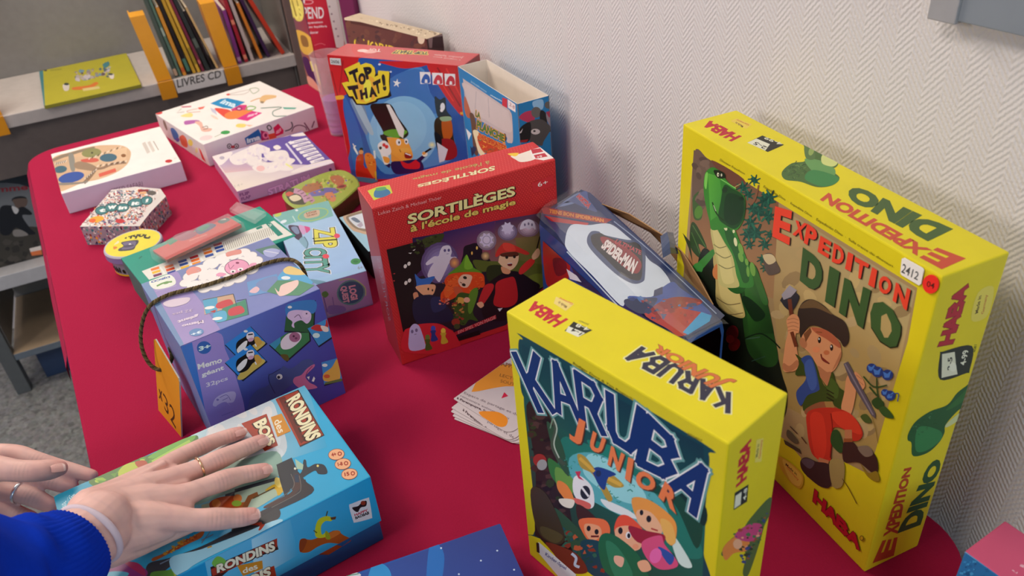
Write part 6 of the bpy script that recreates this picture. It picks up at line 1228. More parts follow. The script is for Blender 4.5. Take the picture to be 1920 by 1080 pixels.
# ============================== dark blue box cut by the lower frame edge
c_ = at_z(938, 981, .040); dB = (at_z(648, 1080, .040)-c_).normalized(); dR = Vector((dB.y, -dB.x, 0)); dR = dR if dR.dot(at_z(982, 1080, .04)-c_) > 0 else -dR
Uv = -dB; Vv = -dR; w_, d_ = .235, .155
p0 = Vector((c_.x, c_.y, TZ))-Uv*w_-Vv*d_; yw = math.atan2(Uv.y, Uv.x)
b = Box(p0.x, p0.y, yw, w_, d_, .040, dict(F=H('1c3c90'), T=H('1450a8')), .0012)
f = b.face('T', 1.0); f.crop(600, 960, 400, 1920)
f.g4('200,620 1610,100 1900,700 400,900', ['1448a0', '2c3c88', '283c90', '1c50a8'], 10); f.p('460,500 560,465 640,560 620,760 420,760', '1c8cd0', 1); f.p('980,330 1060,290 1120,420 1060,760 960,760', '186cc0', 1)
for x_, y_ in ((1090, 325), (1595, 348), (1448, 438), (1747, 520), (1250, 560)): f.e(x_, y_, 9, 8, 'c8d8f0')
f.p('215,572 280,560 330,545 370,570 300,590', 'd0d8e0', 1); f.l('240,575 350,555', 8, '3c8c6c')
b.build('game_box', 'midnight blue box with tiny printed stars at the bottom edge of the photo')

# ============================== pink topped box at the lower right corner
h_ = .105; a_, l_, e_ = at_z(1870, 966, h_), at_z(1809, 1033, h_), at_z(1873, 1080, h_)
Uv = (e_-l_).normalized(); Vv = Vector((-Uv.y, Uv.x, 0)); d_ = (a_-l_).dot(Vv); w_ = .15
b = Box(l_.x, l_.y, math.atan2(Uv.y, Uv.x), w_, d_, h_, dict(F=H('2a78b8'), T=H('cc5478'), L=H('b04868')), .0012)
f = b.face('F', 1.2); f.crop(1600, 900, 320, 1920); f.specks('1240,830 1640,1080 1500,1200 1200,1100', ['24649c', '3488c4', '1c5488', '3c94cc'], 40, 12, 40, 3); f.l('1255,806 1640,1078', 10, '8cb8dc')
f = b.face('T', 1.0); f.crop(1600, 900, 320, 1920); f.t('La', '1840,1055 1780,1015 1795,1000 1850,1040', 'e8b8c8', .02); f.p('1870,970 1885,945 1940,960 1940,1000', 'd88ca4'); f.t('Bo', '1905,985 1870,965 1885,948 1920,965', 'ecc4d0', .02)
pb = b.build('game_box', 'pink topped box with a blue side in the lower right corner of the photo')
g_ = at_z(1905, 975, .03)

# ============================== things behind the magician box
q0, q1, q2 = at_z(645, 33, .22), at_z(800, 73, .22), at_z(836, 66, .22); Uv = Vector((q1.x-q0.x, q1.y-q0.y, 0)).normalized(); w_ = (q1-q0).length
b = Box(q0.x, q0.y, math.atan2(Uv.y, Uv.x), w_, .034, .22, dict(F=H('5a302c'), T=H('c8b498'), R=H('4c3434')), .0018)
f = b.face('F', 1.3); f.crop(630, 20, 240, 1920)
f.g4('95,170 1350,400 1400,700 95,700', ['6c4038', '582a2c', '5c3030', '6c3c34']); f.specks('100,180 1350,420 1350,600 100,500', ['6a3c34', '583030', '704438', '4c2c30'], 40, 20, 70, 3, 2); f.t('QUORIDOR', '262,560 1150,740 1150,600 275,395', 'e8c83c', .02); f.p('1225,400 1240,385 1310,400 1330,420 1320,470 1290,500 1240,480', 'd8c8b0', 1); f.p('95,100 140,95 600,180 1000,290 1350,395 1350,410 1000,305 600,200 95,135', 'dcc8b0')
f = b.face('T', 1.0); f.crop(630, 20, 240, 1920); f.specks('120,60 1500,330 1600,360 1300,380', ['8c7458', 'e0d0b4', 'b8a080', '6c5440'], 80, 8, 30, 4)
f = b.face('R', 1.1); f.crop(630, 20, 240, 1920); f.p('1380,410 1440,370 1620,350 1650,560 1400,560', '8c7474'); f.p('1450,400 1600,380 1620,560 1440,560', '3c2428')
b.build('game_box', 'worn dark brown box with yellow QUORIDOR lettering against the wall behind the magician box')
A_ = Vector((-.415, 1.794, TZ)); B_ = Vector((-.371, 1.719, TZ)); ua = Vector((math.cos(math.radians(8)), math.sin(math.radians(8)), 0)); C_ = B_+ua*.067
D_ = C_+(A_-B_)*.75; E_ = A_+ua*.03
poly = [A_, B_, C_, D_, E_]; hh = .33; mb = MB()
for i in range(5): mb.face([poly[i], poly[(i+1) % 5], poly[(i+1) % 5]+Z*hh, poly[i]+Z*hh], H(('4c2c50', 'b81c30', '7c2844', '7c2844', '4c2c50')[i]))
mb.face([p+Z*hh for p in poly], H('b02038')); mb.face(poly[::-1], H('b02038'))
f = Face(mb, A_, (B_-A_).normalized(), Z, (B_-A_).length, hh, 1.3); f.crop(460, 0, 180, 972)
f.g4('420,-40 560,-40 790,960 640,860', ['5c3c5c', '7c2448', 'b04c44', 'a06c5c']); f.p('430,0 470,-20 560,0 590,100 580,200 520,210 470,120', 'd8c868', 1); f.l('470,0 520,180', 12, '8c7c30'); f.l('520,0 560,160', 10, '8c7c30'); f.p('510,310 600,330 680,400 700,470 660,550 590,540 540,450', 'd8ac4c', 1); f.p('560,360 620,380 640,470 580,460', '8c6438', 1); f.p('580,580 640,600 700,760 740,860 660,800 610,700', '4c2058', 1); f.l('660,620 690,720', 22, 'e8d070', 1); f.p('700,640 740,700 780,800 760,860 720,760', 'd8b048', 1); f.p('630,770 700,820 760,930 640,850', 'd8a08c', 1)
f = Face(mb, B_, ua, Z, .067, hh, 1.3); f.crop(460, 0, 180, 972)
f.g4('560,-60 805,-60 915,520 800,900', ['c83038', 'c02434', 'a8183c', 'b82040']); f.p('808,-60 900,-60 1000,200 1000,500 920,480', 'ccc4c0'); f.t('ZCAF SPIEL', '860,90 930,420 950,410 880,80', '8c8484', .0) if 0 else None
for k_ in range(5): f.p([(840+k_*22, 60+k_*75), (858+k_*22, 56+k_*75), (862+k_*22, 74+k_*75), (846+k_*22, 78+k_*75)], '8c7c80')
f.t('SUSPEND', '440,200 795,190 795,75 420,65', 'e8dcdc', .03) if 0 else None
f.t('PEND', '595,192 798,186 792,72 580,72', 'ecdcdc', .02); f.t('suspension', '590,252 785,240 782,212 580,222', 'e8c8cc', .03); f.t('un jeu équilibré', '595,292 828,282 822,254 585,264', 'e8c8cc', .03); f.t('balancer', '640,345 742,338 738,310 632,316', 'e8c8cc', .03); f.e(625, 20, 66, 26, 'e89ca4'); f.e(625, 20, 54, 18, 'c02838'); f.p('545,0 600,0 605,30 560,34', 'e8dcdc'); f.l('700,460 760,440 810,455', 6, 'd8707c', 1); f.p('700,540 760,560 800,640 740,620', 'c84c60', 1)
f = Face(mb, A_, (B_-A_).normalized(), Z, (B_-A_).length, hh, 1.3); f.crop(460, 0, 180, 972); f.z = .0003
f.t('SUS', '465,190 590,195 560,60 430,50', 'ecd870', .03)
tag(mb.build('game_box', CARD, origin=(A_+C_)/2), 'tall red and purple SUSPEND game box at the far corner of the table', 'game box')
b = Box(*(at_z(628, 26, .235).xy), math.radians(-30), .035, .02, .235, dict(F=H('6c2450')), .001)
b.P = Vector((C_.x+.005, C_.y-.006, TZ)); b.mb = MB(); rbox(b.mb, b.P, b.U, b.V, b.W, .036, .02, .215, dict(F=H('7c2858')), .001)
b.build('game_box', 'narrow plum coloured box squeezed between the tall red box and the wall')
# clear cups with violet rings
cb = Vector((-.305, 1.498, TZ)); root = empty('plastic_cup_stack', cb, 'stack of clear and violet plastic cups behind the magician box', 'plastic cups')
mb = MB()
def ring(c, r0, z0, r1, z1, col, mbx, seg=36):
    lathe(mbx, c, [(r0, z0, col), (r1, z1, col)], seg)
prof = [(.019, .001), (.0195, .002), (.028, .155), (.029, .157), (.028, .157), (.0188, .003)]
lathe(mb, cb, [(0, .001, (1, 1, 1))]+[(r, z, (1, 1, 1)) for r, z in prof]+[(0, .003, (1, 1, 1))], 40)
mb.build('clear_cup', CLEAR, root)
mb = MB(); pur = H('a850b8')
pr = [(0, .004, pur), (.018, .004, pur)]
for k_ in range(4): z_ = .006+k_*.0125; pr += [(.0182+k_*.0006, z_, H('9c48a8')), (.0195+k_*.0006, z_+.004, H('c080c8')), (.0186+k_*.0006, z_+.0105, H('8c3c9c'))]
pr += [(.0205, .058, pur), (.0215, .072, pur), (0, .072, pur)]
lathe(mb, cb, pr, 40); mb.build('violet_cups', clearmat('violet_plastic', (.72, .30, .78), .2, .62), root)

# ============================== bookcase contents
def shelfbook(name, s, d, z, w, dd, h, lean, col, label, spine=None, group='books leaning on the top shelf', pages=True):
    """upright book; spine faces the room; lean tips its top to the left (radians)"""
    U2 = (SU*math.cos(lean)+Z*math.sin(lean)); W2 = (Z*math.cos(lean)-SU*math.sin(lean))
    P0 = sp(s, d, z)+Z*max(0, -math.sin(lean)*w)
    mb = MB(); rbox(mb, P0, U2, SV, W2, w, dd, h, dict(F=H(col)), .0008, 1)
    if pages: rbox(mb, P0+U2*.0012+W2*(h-.0025), U2, SV, W2, w-.0024, dd-.002, .0028, dict(F=H('e0d6c4')), 0)
    f = Face(mb, P0, U2, W2, w, h, 1.0)
    if spine:
        for (z0, z1, cc) in spine: f.shape([(0.0004, h*z0), (w-.0004, h*z0), (w-.0004, h*z1), (.0004, h*z1)], H(cc))
    return tag(mb.build(name, CARD, origin=P0), label, 'book', group)
bk = [(.613, .0085, 'dark grey green', '4c5c54', [(.02, .1, 'c8a88c')], .21, .08), (.6235, .006, 'pale green', '5c7c6c', [(.5, .6, 'a8b8a8')], .20, .085), (.6325, .008, 'amber', 'd89434', [(.05, .12, 'c85c30')], .168, .09), (.6440, .0085, 'black teal banded', '1c1a1c', [(.04, .2, '4c7c6c')], .2, .105),
      (.6560, .0075, 'mustard yellow', 'c89c30', None, .21, .12), (.6670, .007, 'ochre', 'd8ac3c', [(.1, .3, 'a88c2c')], .21, .13), (.6775, .0065, 'plum', '7c2c44', [(.1, .15, 'c86c70')], .2, .145), (.6880, .0095, 'charcoal', '2c3434', [(.3, .42, '5c6860')], .195, .16), (.7015, .0065, 'short black', '1c1418', None, .15, .185), (.7125, .005, 'cream', 'd8b47c', None, .158, .205)]
for s_, w2, nm, c2, spn, hh2, ln in bk:
    shelfbook('book', s_, .012, LIFT, w2, .13, hh2, ln, c2, '%s book leaning left above the LIVRES CD shelf label' % nm, spn)
bk2 = [(.7665, .009, 'pink violet', '8c3c8c', [(.05, .12, 'c89cc0')], .133, .04), (.7830, .0085, 'crimson', 'a82434', [(.04, .1, 'e88c70'), (.5, .56, 'e88c70')], .19, .08), (.7990, .008, 'pale grey', 'c0b0ac', None, .19, .11), (.8210, .007, 'orange', 'd8802c', None, .145, .16), (.8400, .008, 'indigo', '3c2048', None, .18, .21)]
for s_, w2, nm, c2, spn, hh2, ln in bk2:
    shelfbook('book', s_, .014, LIFT, w2, .13, hh2, ln, c2, '%s book in the short row right of the second yellow divider' % nm, spn, 'books right of the second divider')
shelfbook('book', .8760, .014, LIFT, .010, .13, .19, .33, 'c83c24', 'red book leaning furthest, last on the right of the top shelf', None, 'books right of the second divider')
# yellow picture book lying flat
q = [at_z(x, y, 0) for x, y in ((75, 132), (248, 100), (263, 156), (80, 199))]
def onshelf(px, py, z):
    d = ray(px, py); k = (TZ+z-CAMP.z)/d.z; return CAMP+d*k
zb = LIFT+.009; q = [onshelf(x, y, zb) for x, y in ((78, 132), (243, 101), (262, 154), (82, 198))]
Uv = ((q[2]-q[3])+(q[1]-q[0])).normalized(); Vv = Vector((-Uv.y, Uv.x, 0)); w_ = (q[2]-q[3]).length; d_ = (q[0]-q[3]).dot(Vv)
b = Box(q[3].x, q[3].y, math.atan2(Uv.y, Uv.x), w_, d_, .0085, dict(F=H('908c30'), T=H('aca42a'), L=H('2c6c74')), .001, z=LIFT)
f = b.face('T', 1.0); f.crop(0, 0, 300, 1246)
f.p('300,545 335,540 350,830 312,830', '3c7880'); f.specks('590,560 860,500 880,600 600,640', ['4c5c6c', '8c7c78', '6c8c9c', 'b8b0b4', '5c4c54', 'a89c98'], 46, 12, 34, 3); f.p('570,680 690,665 740,640 765,650 700,690 575,700', 'c86c2c', 1); f.p('490,660 535,650 535,700 500,705', 'c8c0b8', 1); f.e(518, 655, 20, 10, '2c3434'); f.p('850,580 885,575 885,610 860,612', 'd0c8c0', 1); f.e(862, 578, 18, 8, '2c3434'); f.p('640,690 770,670 780,690 650,710', 'c8b878'); f.e(355, 548, 12, 7, '3c3c2c'); f.l('390,548 480,538', 9, '8c8830'); f.p('800,500 845,480 850,510 815,530', '3c7880', 1)
b.build('picture_book', 'yellow picture book with a teal spine lying flat on the top shelf', 'book')
# dark picture book displayed on the middle shelf
P0 = sp(.020, .05, -.394+.0); W3 = (Z*math.cos(.22)+SV*math.sin(.22)); mb = MB(); w_, h_ = .30, .235
rbox(mb, P0, SU, W3.cross(SU)*-1 if W3.cross(SU).dot(SV) < 0 else W3.cross(SU), W3, w_, .008, h_, dict(F=H('3c3c40')), .001)
f = Face(mb, P0, SU, W3, w_, h_, 1.5, .0002)
if f.n.dot(CAMP-P0) < 0: f.n = -f.n
f.crop(0, 260, 240, 864)
f.g4('-400,300 300,200 330,900 -400,1000', ['2c3844', '20262c', '2c2a28', '4c4844']); f.p('-200,350 200,330 300,650 220,680 -200,700', '686c70', 1); f.p('-300,700 300,600 330,900 -300,950', '38352f', 1)
f.t('bonhomme', '-300,390 190,345 185,305 -300,345', '8c2c34', .03); f.e(130, 410, 52, 22, '14161a', -5); f.p('90,410 180,405 175,455 120,470 95,440', '5c4c44', 1); f.p('0,470 70,450 110,470 160,460 215,500 205,515 150,520 200,600 240,640 180,645 110,600 60,650 0,630', '12141a', 1); f.p('80,455 125,475 115,505 95,500', 'b8b8b8', 1); f.p('90,620 140,615 190,650 100,660', '7c7874', 1); f.specks('0,700 300,640 300,860 0,900', ['2c2a26', '44403a', '23211f'], 30, 20, 50, 3)
f.p('198,742 275,722 285,780 215,790', 'd0c8c0'); f.p('205,765 280,750 285,782 215,790', 'c86c3c')
tag(mb.build('picture_book', CARD, origin=P0), 'dark picture book with a running man standing on the middle shelf', 'book')
# pinned board high on the wall at the right
root = empty('wall_board', tn(-.365, .56, .422), 'blue grey board mounted on the wall at the upper right corner', 'wall board')
mb = MB(); rbox(mb, tn(-.365, .552, .422), T, N, Z, .42, .014, .22, dict(F=H('8a929c')), .001); mb.build('board_panel', MATTE, root)
mb = MB(); rbox(mb, tn(-.367, .549, .420), T, N, Z, .022, .018, .224, dict(F=H('a8a8ac')), .001); mb.build('frame_edge', METAL, root)
mb = MB(); rbox(mb, tn(-.318, .5505, .452), T, N, Z, .2, .0012, .15, dict(F=H('dcdce4')), 0); mb.build('paper_sheet', MATTE, root)
# ============================== the person whose hands reach in from the lower left
def remeshed(mb, name, mat, parent, voxel=.0013, smooth=8):
    """fuse overlapping tubes into one continuous skin"""
    me = bpy.data.meshes.new('tmp'); me.from_pydata(mb.v, [], mb.f); me.update()
    o = bpy.data.objects.new('tmp', me); COL.objects.link(o)
    r = o.modifiers.new('r', 'REMESH'); r.mode = 'VOXEL'; r.voxel_size = voxel; r.use_smooth_shade = True
    s = o.modifiers.new('s', 'SMOOTH'); s.factor = .6; s.iterations = smooth
    dg = bpy.context.evaluated_depsgraph_get(); dg.update()
    m2 = bpy.data.meshes.new_from_object(o.evaluated_get(dg)); bpy.data.objects.remove(o); m2.name = name
    return m2
def skin_obj(m2, name, parent, colfn, mat=SKIN):
    n = len(m2.vertices); co = np.empty(n*3, dtype=np.float32); m2.vertices.foreach_get('co', co); co = co.reshape(-1, 3)
    vc = colfn(co)
    for a in list(m2.color_attributes): m2.color_attributes.remove(a)
    ca = m2.color_attributes.new('Col', 'FLOAT_COLOR', 'POINT'); ca.data.foreach_set('color', np.concatenate([vc, np.ones((n, 1))], 1).astype(np.float32).ravel())
    m2.vertices.foreach_set('co', (co-np.array(parent.location, dtype=np.float32)).ravel()); m2.materials.clear(); m2.materials.append(mat)
    for p in m2.polygons: p.use_smooth = True
    m2.update(); o = bpy.data.objects.new(name, m2); COL.objects.link(o); o.parent = parent; return o
def cat(pts, n=6):
    """smooth a chain of (Vector, radius)"""
    out = []; m = len(pts)
    for i in range(m-1):
        a, b, c, d = pts[max(i-1, 0)], pts[i], pts[i+1], pts[min(i+2, m-1)]
        for k in range(n):
            t = k/n; f4 = [.5*(-t+2*t*t-t**3), .5*(2-5*t*t+3*t**3), .5*(t+4*t*t-3*t**3), .5*(-t*t+t**3)]
            out.append((a[0]*f4[0]+b[0]*f4[1]+c[0]*f4[2]+d[0]*f4[3], a[1]*f4[0]+b[1]*f4[1]+c[1]*f4[2]+d[1]*f4[3]))
    out.append(pts[-1]); return out
def limb(mb, spec, crop=None, flat=1.0, seg=14):
    """spec: (px, py, z, r); z = height of the axis above the table"""
    K = crop or (0, 0, 1.0)
    pts = cat([(at_z(K[0]+x*K[2], K[1]+y*K[2], z), r) for x, y, z, r in spec])
    P = [p for p, r in pts]; R_ = [max(r, .0005) for p, r in pts]
    # round the tip
    d = (P[-1]-P[-2]).normalized(); r = R_[-1]
    for k in range(1, 5): a = k/5*math.pi/2; P.append(pts[-1][0]+d*r*math.sin(a)*.9); R_.append(r*math.cos(a))
    d = (P[1]-P[0]).normalized(); r = R_[0]; P2, R2 = [], []
    for k in range(4, 0, -1): a = k/5*math.pi/2; P2.append(pts[0][0]-d*r*math.sin(a)); R2.append(r*math.cos(a))
    tube_pts(mb, P2+P, R2+R_, (1, 1, 1), seg, True, True, flat)
    return pts
BT = BX['rond'][5]              # top of the blue box
person = empty('person', at_z(60, 1040, .12), 'person in a bright blue sweater, only forearm and hands seen on the blue box', 'person')
K3 = (200, 780, 320/1152)
mb = MB()
F_ = {}
# fingers: base (inside the palm), knuckle, middle joint, last joint, tip
F_['little'] = [(150, 480, BT+.030, .0085), (400, 335, BT+.0215, .0088), (520, 262, BT+.0165, .0077), (640, 208, BT+.0135, .0079), (750, 160, BT+.0098, .0069), (850, 128, BT+.0078, .0068), (905, 112, BT+.0066, .0060)]
F_['ring'] = [(150, 520, BT+.033, .0090), (455, 415, BT+.0250, .0095), (600, 362, BT+.0205, .0086), (765, 292, BT+.0165, .0090), (880, 240, BT+.0115, .0078), (975, 200, BT+.0088, .0075), (1048, 168, BT+.0072, .0066)]
F_['middle'] = [(130, 580, BT+.036, .0095), (480, 545, BT+.0275, .0102), (640, 490, BT+.0220, .0088), (790, 435, BT+.0170, .0092), (900, 402, BT+.0115, .0080), (985, 385, BT+.0090, .0077), (1068, 366, BT+.0072, .0067)]
F_['index'] = [(120, 680, BT+.036, .0100), (430, 690, BT+.0270, .0108), (590, 702, BT+.0210, .0094), (745, 695, BT+.0165, .0094), (850, 690, BT+.0110, .0083), (925, 682, BT+.0088, .0079), (985, 672, BT+.0074, .0070)]
for k, sp_ in F_.items(): limb(mb, sp_, K3)
# back of the hand: metacarpals fanned from the wrist
for spx in ([(-110, 620, .135, .016), (60, 520, BT+.038, .012), (240, 425, BT+.029, .0105), (400, 345, BT+.0225, .0085)],
            [(-110, 650, .137, .018), (80, 560, BT+.040, .0140), (280, 480, BT+.0320, .0118), (450, 420, BT+.0255, .0095)],
            [(-100, 690, .137, .020), (90, 620, BT+.040, .0165), (300, 570, BT+.0330, .0135), (480, 545, BT+.0275, .0100)],
            [(-100, 740, .135, .020), (90, 710, BT+.037, .0175), (290, 695, BT+.0310, .0145), (450, 690, BT+.0265, .0105)],
            [(-90, 800, .130, .019), (80, 810, BT+.030, .0165), (250, 780, BT+.0250, .0135), (400, 745, BT+.0200, .0105)]):
    limb(mb, spx, K3)
# webs between the fingers
for spx in ([(300, 430, BT+.026, .0085), (455, 375, BT+.0195, .0065)], [(350, 500, BT+.028, .0090), (520, 465, BT+.0210, .0065)], [(350, 620, BT+.029, .0095), (540, 620, BT+.0205, .0070)], [(330, 740, BT+.020, .0100), (500, 725, BT+.0170, .0075)]): limb(mb, spx, K3)
# thumb: tucked beneath the edge of the palm and index finger
limb(mb, [(20, 900, BT+.024, .0150), (200, 850, BT+.0155, .0125), (360, 790, BT+.0125, .0108), (480, 745, BT+.0110, .0098), (570, 715, BT+.0090, .0088)], K3)
# tendons and knuckles
for a, b_ in (((-30, 545), (395, 318)), ((-30, 575), (455, 395)), ((0, 620), (480, 515)), ((0, 690), (430, 662))):
    n_ = 10; P, R_ = [], []
    for i in range(n_+1):
        t = i/n_; x_, y_ = K3[0]+(a[0]+(b_[0]-a[0])*t)*K3[2], K3[1]+(a[1]+(b_[1]-a[1])*t)*K3[2]
        z_ = (BT+.050)*(1-t)+(BT+.0300)*t; P.append(at_z(x_, y_, z_)); R_.append(.0036+.0008*math.sin(t*6))
    tube_pts(mb, P, R_, (1, 1, 1), 8)
# forearm
FA_ = [(-30, 690, .136, .0215), (-130, 780, .139, .0225), (-330, 960, .143, .026), (-560, 1070, .154, .032)]
limb(mb, [(x, y, z, r) for x, y, z, r in FA_], K3, seg=20); limb(mb, [(-10, 790, .128, .0190), (-110, 850, .134, .0215), (-330, 975, .143, .025)], K3, seg=20)
m2 = remeshed(mb, 'hand', SKIN, person, .0012, 5)
jt = [np.array(at_z(K3[0]+x*K3[2], K3[1]+y*K3[2], z)) for k, v in F_.items() for x, y, z, r in (v[1], v[3], v[5])]
tips = [np.array(at_z(K3[0]+v[-1][0]*K3[2], K3[1]+v[-1][1]*K3[2], v[-1][2])) for v in F_.values()]
def wrinkle_shade(D, K, ks):
    o = []
    for v in D.values():
        for k in ks:
            p = [np.array(at_z(K[0]+x*K[2], K[1]+y*K[2], z+r*.8)) for x, y, z, r in v]; d = p[k+1]-p[k-1]; o.append((p[k], d/np.linalg.norm(d)))
    return o
wr = wrinkle_shade(F_, K3, (3, 5))
def skincol(co):
    base = np.array(H('e6bab0')); red = np.array(H('d48c84')); vein = np.array(H('bf9a9c'))
    m = np.zeros(len(co))
    for j in jt: m = np.maximum(m, .55*np.exp(-((co-j)**2).sum(1)/(2*.0055**2)))
    for j in tips: m = np.maximum(m, .75*np.exp(-((co-j)**2).sum(1)/(2*.008**2)))
    c = base*(1-m[:, None])+red*m[:, None]
    for (j, ax_) in wr:
        q = co-j; al = q@ax_; g = np.exp(-(q**2).sum(1)/(2*.0052**2)); c = c*(1-.22*(g*(.5+.5*np.cos(al*2*np.pi/.0034))**2)[:, None])  # darker stripes paint the shade of the finger joint wrinkles
    s = .5+.5*np.sin(co[:, 0]*310+co[:, 1]*190+np.sin(co[:, 1]*260)*2); s = (s**6)*.18
    return c*(1-s[:, None])+vein*s[:, None]
hand = skin_obj(m2, 'hand', person, skincol)
def creases(pts_px, K, par, lift=.0003):
    pass
def nail(par, a, b_, w_, up, col='d8a69e'):
    """fingernail plate curved across the finger; a -> b_ along it, centre on the skin"""
    d = (b_-a); L_ = d.length; d.normalize(); sd = d.cross(up).normalized(); nu = sd.cross(d).normalized(); mb = MB(); G_ = []
    for i in range(7):
        t = i/6; ww = w_*(1-.25*abs(2*t-1)**3); row = []
        for j in range(7):
            s = (j/6-.5)*2; row.append(a+d*L_*t+sd*s*ww*.5+nu*(-.0016*s*s-.0010*(2*t-1)**2*(t < .5)+.0004))
        G_.append(row)
    for i in range(6):
        for j in range(6): mb.face([G_[i][j], G_[i+1][j], G_[i+1][j+1], G_[i][j+1]], H('e6c6c0') if i == 5 else H(col), True)
    o = mb.build('fingernail', NAILM, par, origin=Vector(par.location)+(Vector(par.parent.location) if par.parent else Vector()))
    o.parent = par; o.location = (0, 0, 0); return o
NAILM = newmat('nail', .28, .5, .2, 0.02)
def surf(px, py, z, r, K, nu_): return at_z(K[0]+px*K[2], K[1]+py*K[2], z)+nu_*r
vw = (CAMP-at_z(400, 850, BT)).normalized()
for k, (a, b_, w_) in {'little': ((868, 112), (945, 90), .0085), 'ring': ((1020, 170), (1092, 145), .0098), 'middle': ((1055, 358), (1118, 345), .0098), 'index': ((962, 662), (1036, 650), .0102)}.items():
    v = F_[k][-1]; up = (Z*.8+vw*.55).normalized(); zz = v[2]
    A_ = at_z(K3[0]+a[0]*K3[2], K3[1]+a[1]*K3[2], zz+.0066); B_ = at_z(K3[0]+b_[0]*K3[2], K3[1]+b_[1]*K3[2], zz+.0030)
    nail(hand, A_, B_, w_, up)
def torus(P, axis, R_, r, col, sx=1.0, upv=Z):
    axis = axis.normalized(); u = (upv-axis*upv.dot(axis)).normalized(); v = axis.cross(u); mb = MB(); n, m = 48, 10; vs, fs = [], []
    for i in range(n):
        a = 2*math.pi*i/n; rd_ = u*math.cos(a)*sx+v*math.sin(a)
        for j in range(m):
            b = 2*math.pi*j/m; vs.append(P+rd_*(R_+r*math.cos(b))+axis*r*math.sin(b)*1.3)
    for i in range(n):
        for j in range(m): fs.append((i*m+j, ((i+1) % n)*m+j, ((i+1) % n)*m+(j+1) % m, i*m+(j+1) % m))
    mb.mesh(vs, fs, col, True); return mb
GOLD = bpy.data.materials.new('gold'); GOLD.use_nodes = True; g_ = GOLD.node_tree.nodes['Principled BSDF']; g_.inputs['Base Color'].default_value = (.85, .55, .32, 1); g_.inputs['Metallic'].default_value = 1; g_.inputs['Roughness'].default_value = .22
SILV = bpy.data.materials.new('silver'); SILV.use_nodes = True; g_ = SILV.node_tree.nodes['Principled BSDF']; g_.inputs['Base Color'].default_value = (.8, .8, .82, 1); g_.inputs['Metallic'].default_value = 1; g_.inputs['Roughness'].default_value = .2
rp0, rp1 = at_z(K3[0]+600*K3[2], K3[1]+362*K3[2], BT+.0205), at_z(K3[0]+680*K3[2], K3[1]+328*K3[2], BT+.0188)
mb = torus(rp0+(rp1-rp0)*.35, rp1-rp0, .0093, .0008, H('d8a060')); r_ = mb.build('ring', GOLD, person); r_['label'] = 'thin gold ring'
# hair tie round the wrist
wc, wd_ = at_z(K3[0]-118*K3[2], K3[1]+800*K3[2], .1345), (at_z(K3[0]+60*K3[2], K3[1]+640*K3[2], .1325)-at_z(K3[0]-150*K3[2], K3[1]+830*K3[2], .138)).normalized()
mb = torus(wc, wd_, .0275, .0022, H('d8c8d4'), .92); r_ = mb.build('hair_tie', MATTE, person); r_['label'] = 'pale lilac hair tie round the wrist'
# ribbed sleeve
def sleeve_mat():
    m = newmat('ribbed_knit', .95, .1, 0, .06, 300, .0); nt = m.node_tree; b = nt.nodes['Principled BSDF']
    return m
SLM = sleeve_mat()
cu = [(-222, 880, .138), (-300, 945, .141), (-400, 1010, .146), (-560, 1075, .154), (-760, 1130, .166), (-1100, 1200, .19), (-1500, 1270, .22)]
P = [at_z(K3[0]+x*K3[2], K3[1]+y*K3[2], z) for x, y, z in cu]; ch = cat([(p, r) for p, r in zip(P, (.0315, .0355, .038, .041, .045, .050, .056))], 8)
mb = MB(); nseg = 180; vs, fs = [], []; prev = None; blue = H('0a34b4')
rows = [(ch[0][0]+(ch[1][0]-ch[0][0]).normalized()*.004, ch[0][1]*.9), (ch[0][0], ch[0][1]*.97)]+ch
for i, (p, r) in enumerate(rows):
    q = rows[min(i+1, len(rows)-1)][0]-rows[max(i-1, 0)][0] if i > 1 else ch[1][0]-ch[0][0]
    d = q.normalized(); a = (prev-d*prev.dot(d)).normalized() if prev is not None else (Z-d*d.z).normalized(); b = d.cross(a); prev = a
    for k in range(nseg):
        t = 2*math.pi*k/nseg; rib = .0006*math.cos(t*60) if i > 0 else 0; fold = (.0016*math.sin(t*3+i*.35)+.0012*math.sin(t*5-i*.5))*min(1, max(0, (i-12)/10))
        fade = 1 if i < 20 else max(0, 1-(i-20)/8)
        vs.append(p+(a*math.cos(t)+b*math.sin(t))*(r+rib*fade+fold))
for i in range(len(rows)-1):
    for k in range(nseg): fs.append((i*nseg+k, i*nseg+(k+1) % nseg, (i+1)*nseg+(k+1) % nseg, (i+1)*nseg+k))
fs.append(tuple(range((len(rows)-1)*nseg, len(rows)*nseg)))
mb.mesh(vs, fs, blue, True); s_ = mb.build('sleeve', SLM, person); s_['label'] = 'bright blue ribbed sweater sleeve'
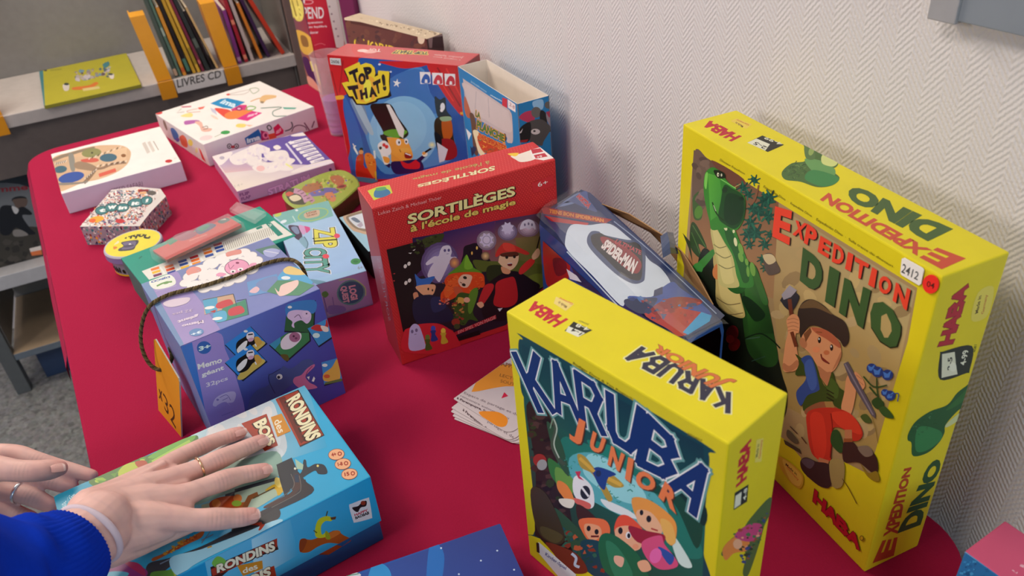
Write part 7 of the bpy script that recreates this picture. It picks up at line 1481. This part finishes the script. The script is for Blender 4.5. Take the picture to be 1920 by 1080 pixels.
# ------------- the other hand, steadying the far left end of the box
K4 = (0, 820, 220/914)
mb = MB()
O_ = {'index': [(-260, 120, .075, .0105), (-60, 125, .074, .0100), (130, 130, .071, .0092), (270, 175, .066, .0088), (430, 222, .058, .0080), (600, 268, .050, .0072), (720, 300, .046, .0062)],
      'middle': [(-260, 250, .060, .0105), (0, 262, .058, .0100), (200, 285, .056, .0092), (380, 330, .050, .0088), (480, 368, .044, .0078), (560, 385, .040, .0070)],
      'ring': [(-260, 370, .050, .0105), (-20, 388, .048, .0102), (110, 420, .048, .0096), (230, 455, .045, .0094), (330, 500, .038, .0084), (400, 530, .034, .0074)],
      'little': [(-260, 500, .038, .0100), (-60, 520, .036, .0094), (60, 560, .034, .0084), (160, 600, .030, .0076), (240, 625, .026, .0068)],
      'thumb': [(-300, 270, .108, .0170), (-150, 245, .108, .0150), (0, 245, .108, .0115), (140, 260, .106, .0100), (280, 262, .103, .0098), (400, 250, .099, .0092), (470, 240, .096, .0072)]}
for k, v in O_.items(): limb(mb, v, K4)
for v in ([(-600, 250, .080, .024), (-420, 220, .078, .019), (-230, 150, .075, .0140), (-60, 130, .073, .0105)], [(-600, 320, .072, .024), (-400, 300, .070, .020), (-220, 280, .062, .0150), (-30, 265, .058, .0105)],
          [(-600, 400, .062, .024), (-400, 400, .060, .020), (-200, 390, .052, .0150), (-40, 388, .049, .0105)], [(-600, 470, .055, .022), (-400, 490, .050, .019), (-230, 505, .040, .0140), (-80, 518, .037, .0100)],
          [(-620, 330, .088, .024), (-420, 290, .096, .021), (-250, 260, .104, .0180), (-120, 248, .107, .0145)]): limb(mb, v, K4)
limb(mb, [(-1300, 520, .12, .034), (-900, 430, .095, .029), (-600, 360, .076, .030)], K4, seg=20)
m2 = remeshed(mb, 'hand', SKIN, person, .0014, 7)
jt = [np.array(at_z(K4[0]+x*K4[2], K4[1]+y*K4[2], z)) for k, v in O_.items() for x, y, z, r in (v[2], v[4])]; tips = [np.array(at_z(K4[0]+v[-1][0]*K4[2], K4[1]+v[-1][1]*K4[2], v[-1][2])) for v in O_.values()]
wr = wrinkle_shade(O_, K4, (3,))
hand2 = skin_obj(m2, 'hand', person, skincol)
A_ = at_z(K4[0]+398*K4[2], K4[1]+232*K4[2], .1070); B_ = at_z(K4[0]+508*K4[2], K4[1]+222*K4[2], .1010); nail(hand2, A_, B_, .0105, (Z*.9+vw*.4).normalized())
rp0, rp1 = at_z(K4[0]+110*K4[2], K4[1]+420*K4[2], .048), at_z(K4[0]+230*K4[2], K4[1]+455*K4[2], .045)
mb = torus(rp0+(rp1-rp0)*.35, rp1-rp0, .0101, .0013, H('d0d0d4')); r_ = mb.build('ring', SILV, person); r_['label'] = 'silver ring on the steadying hand'
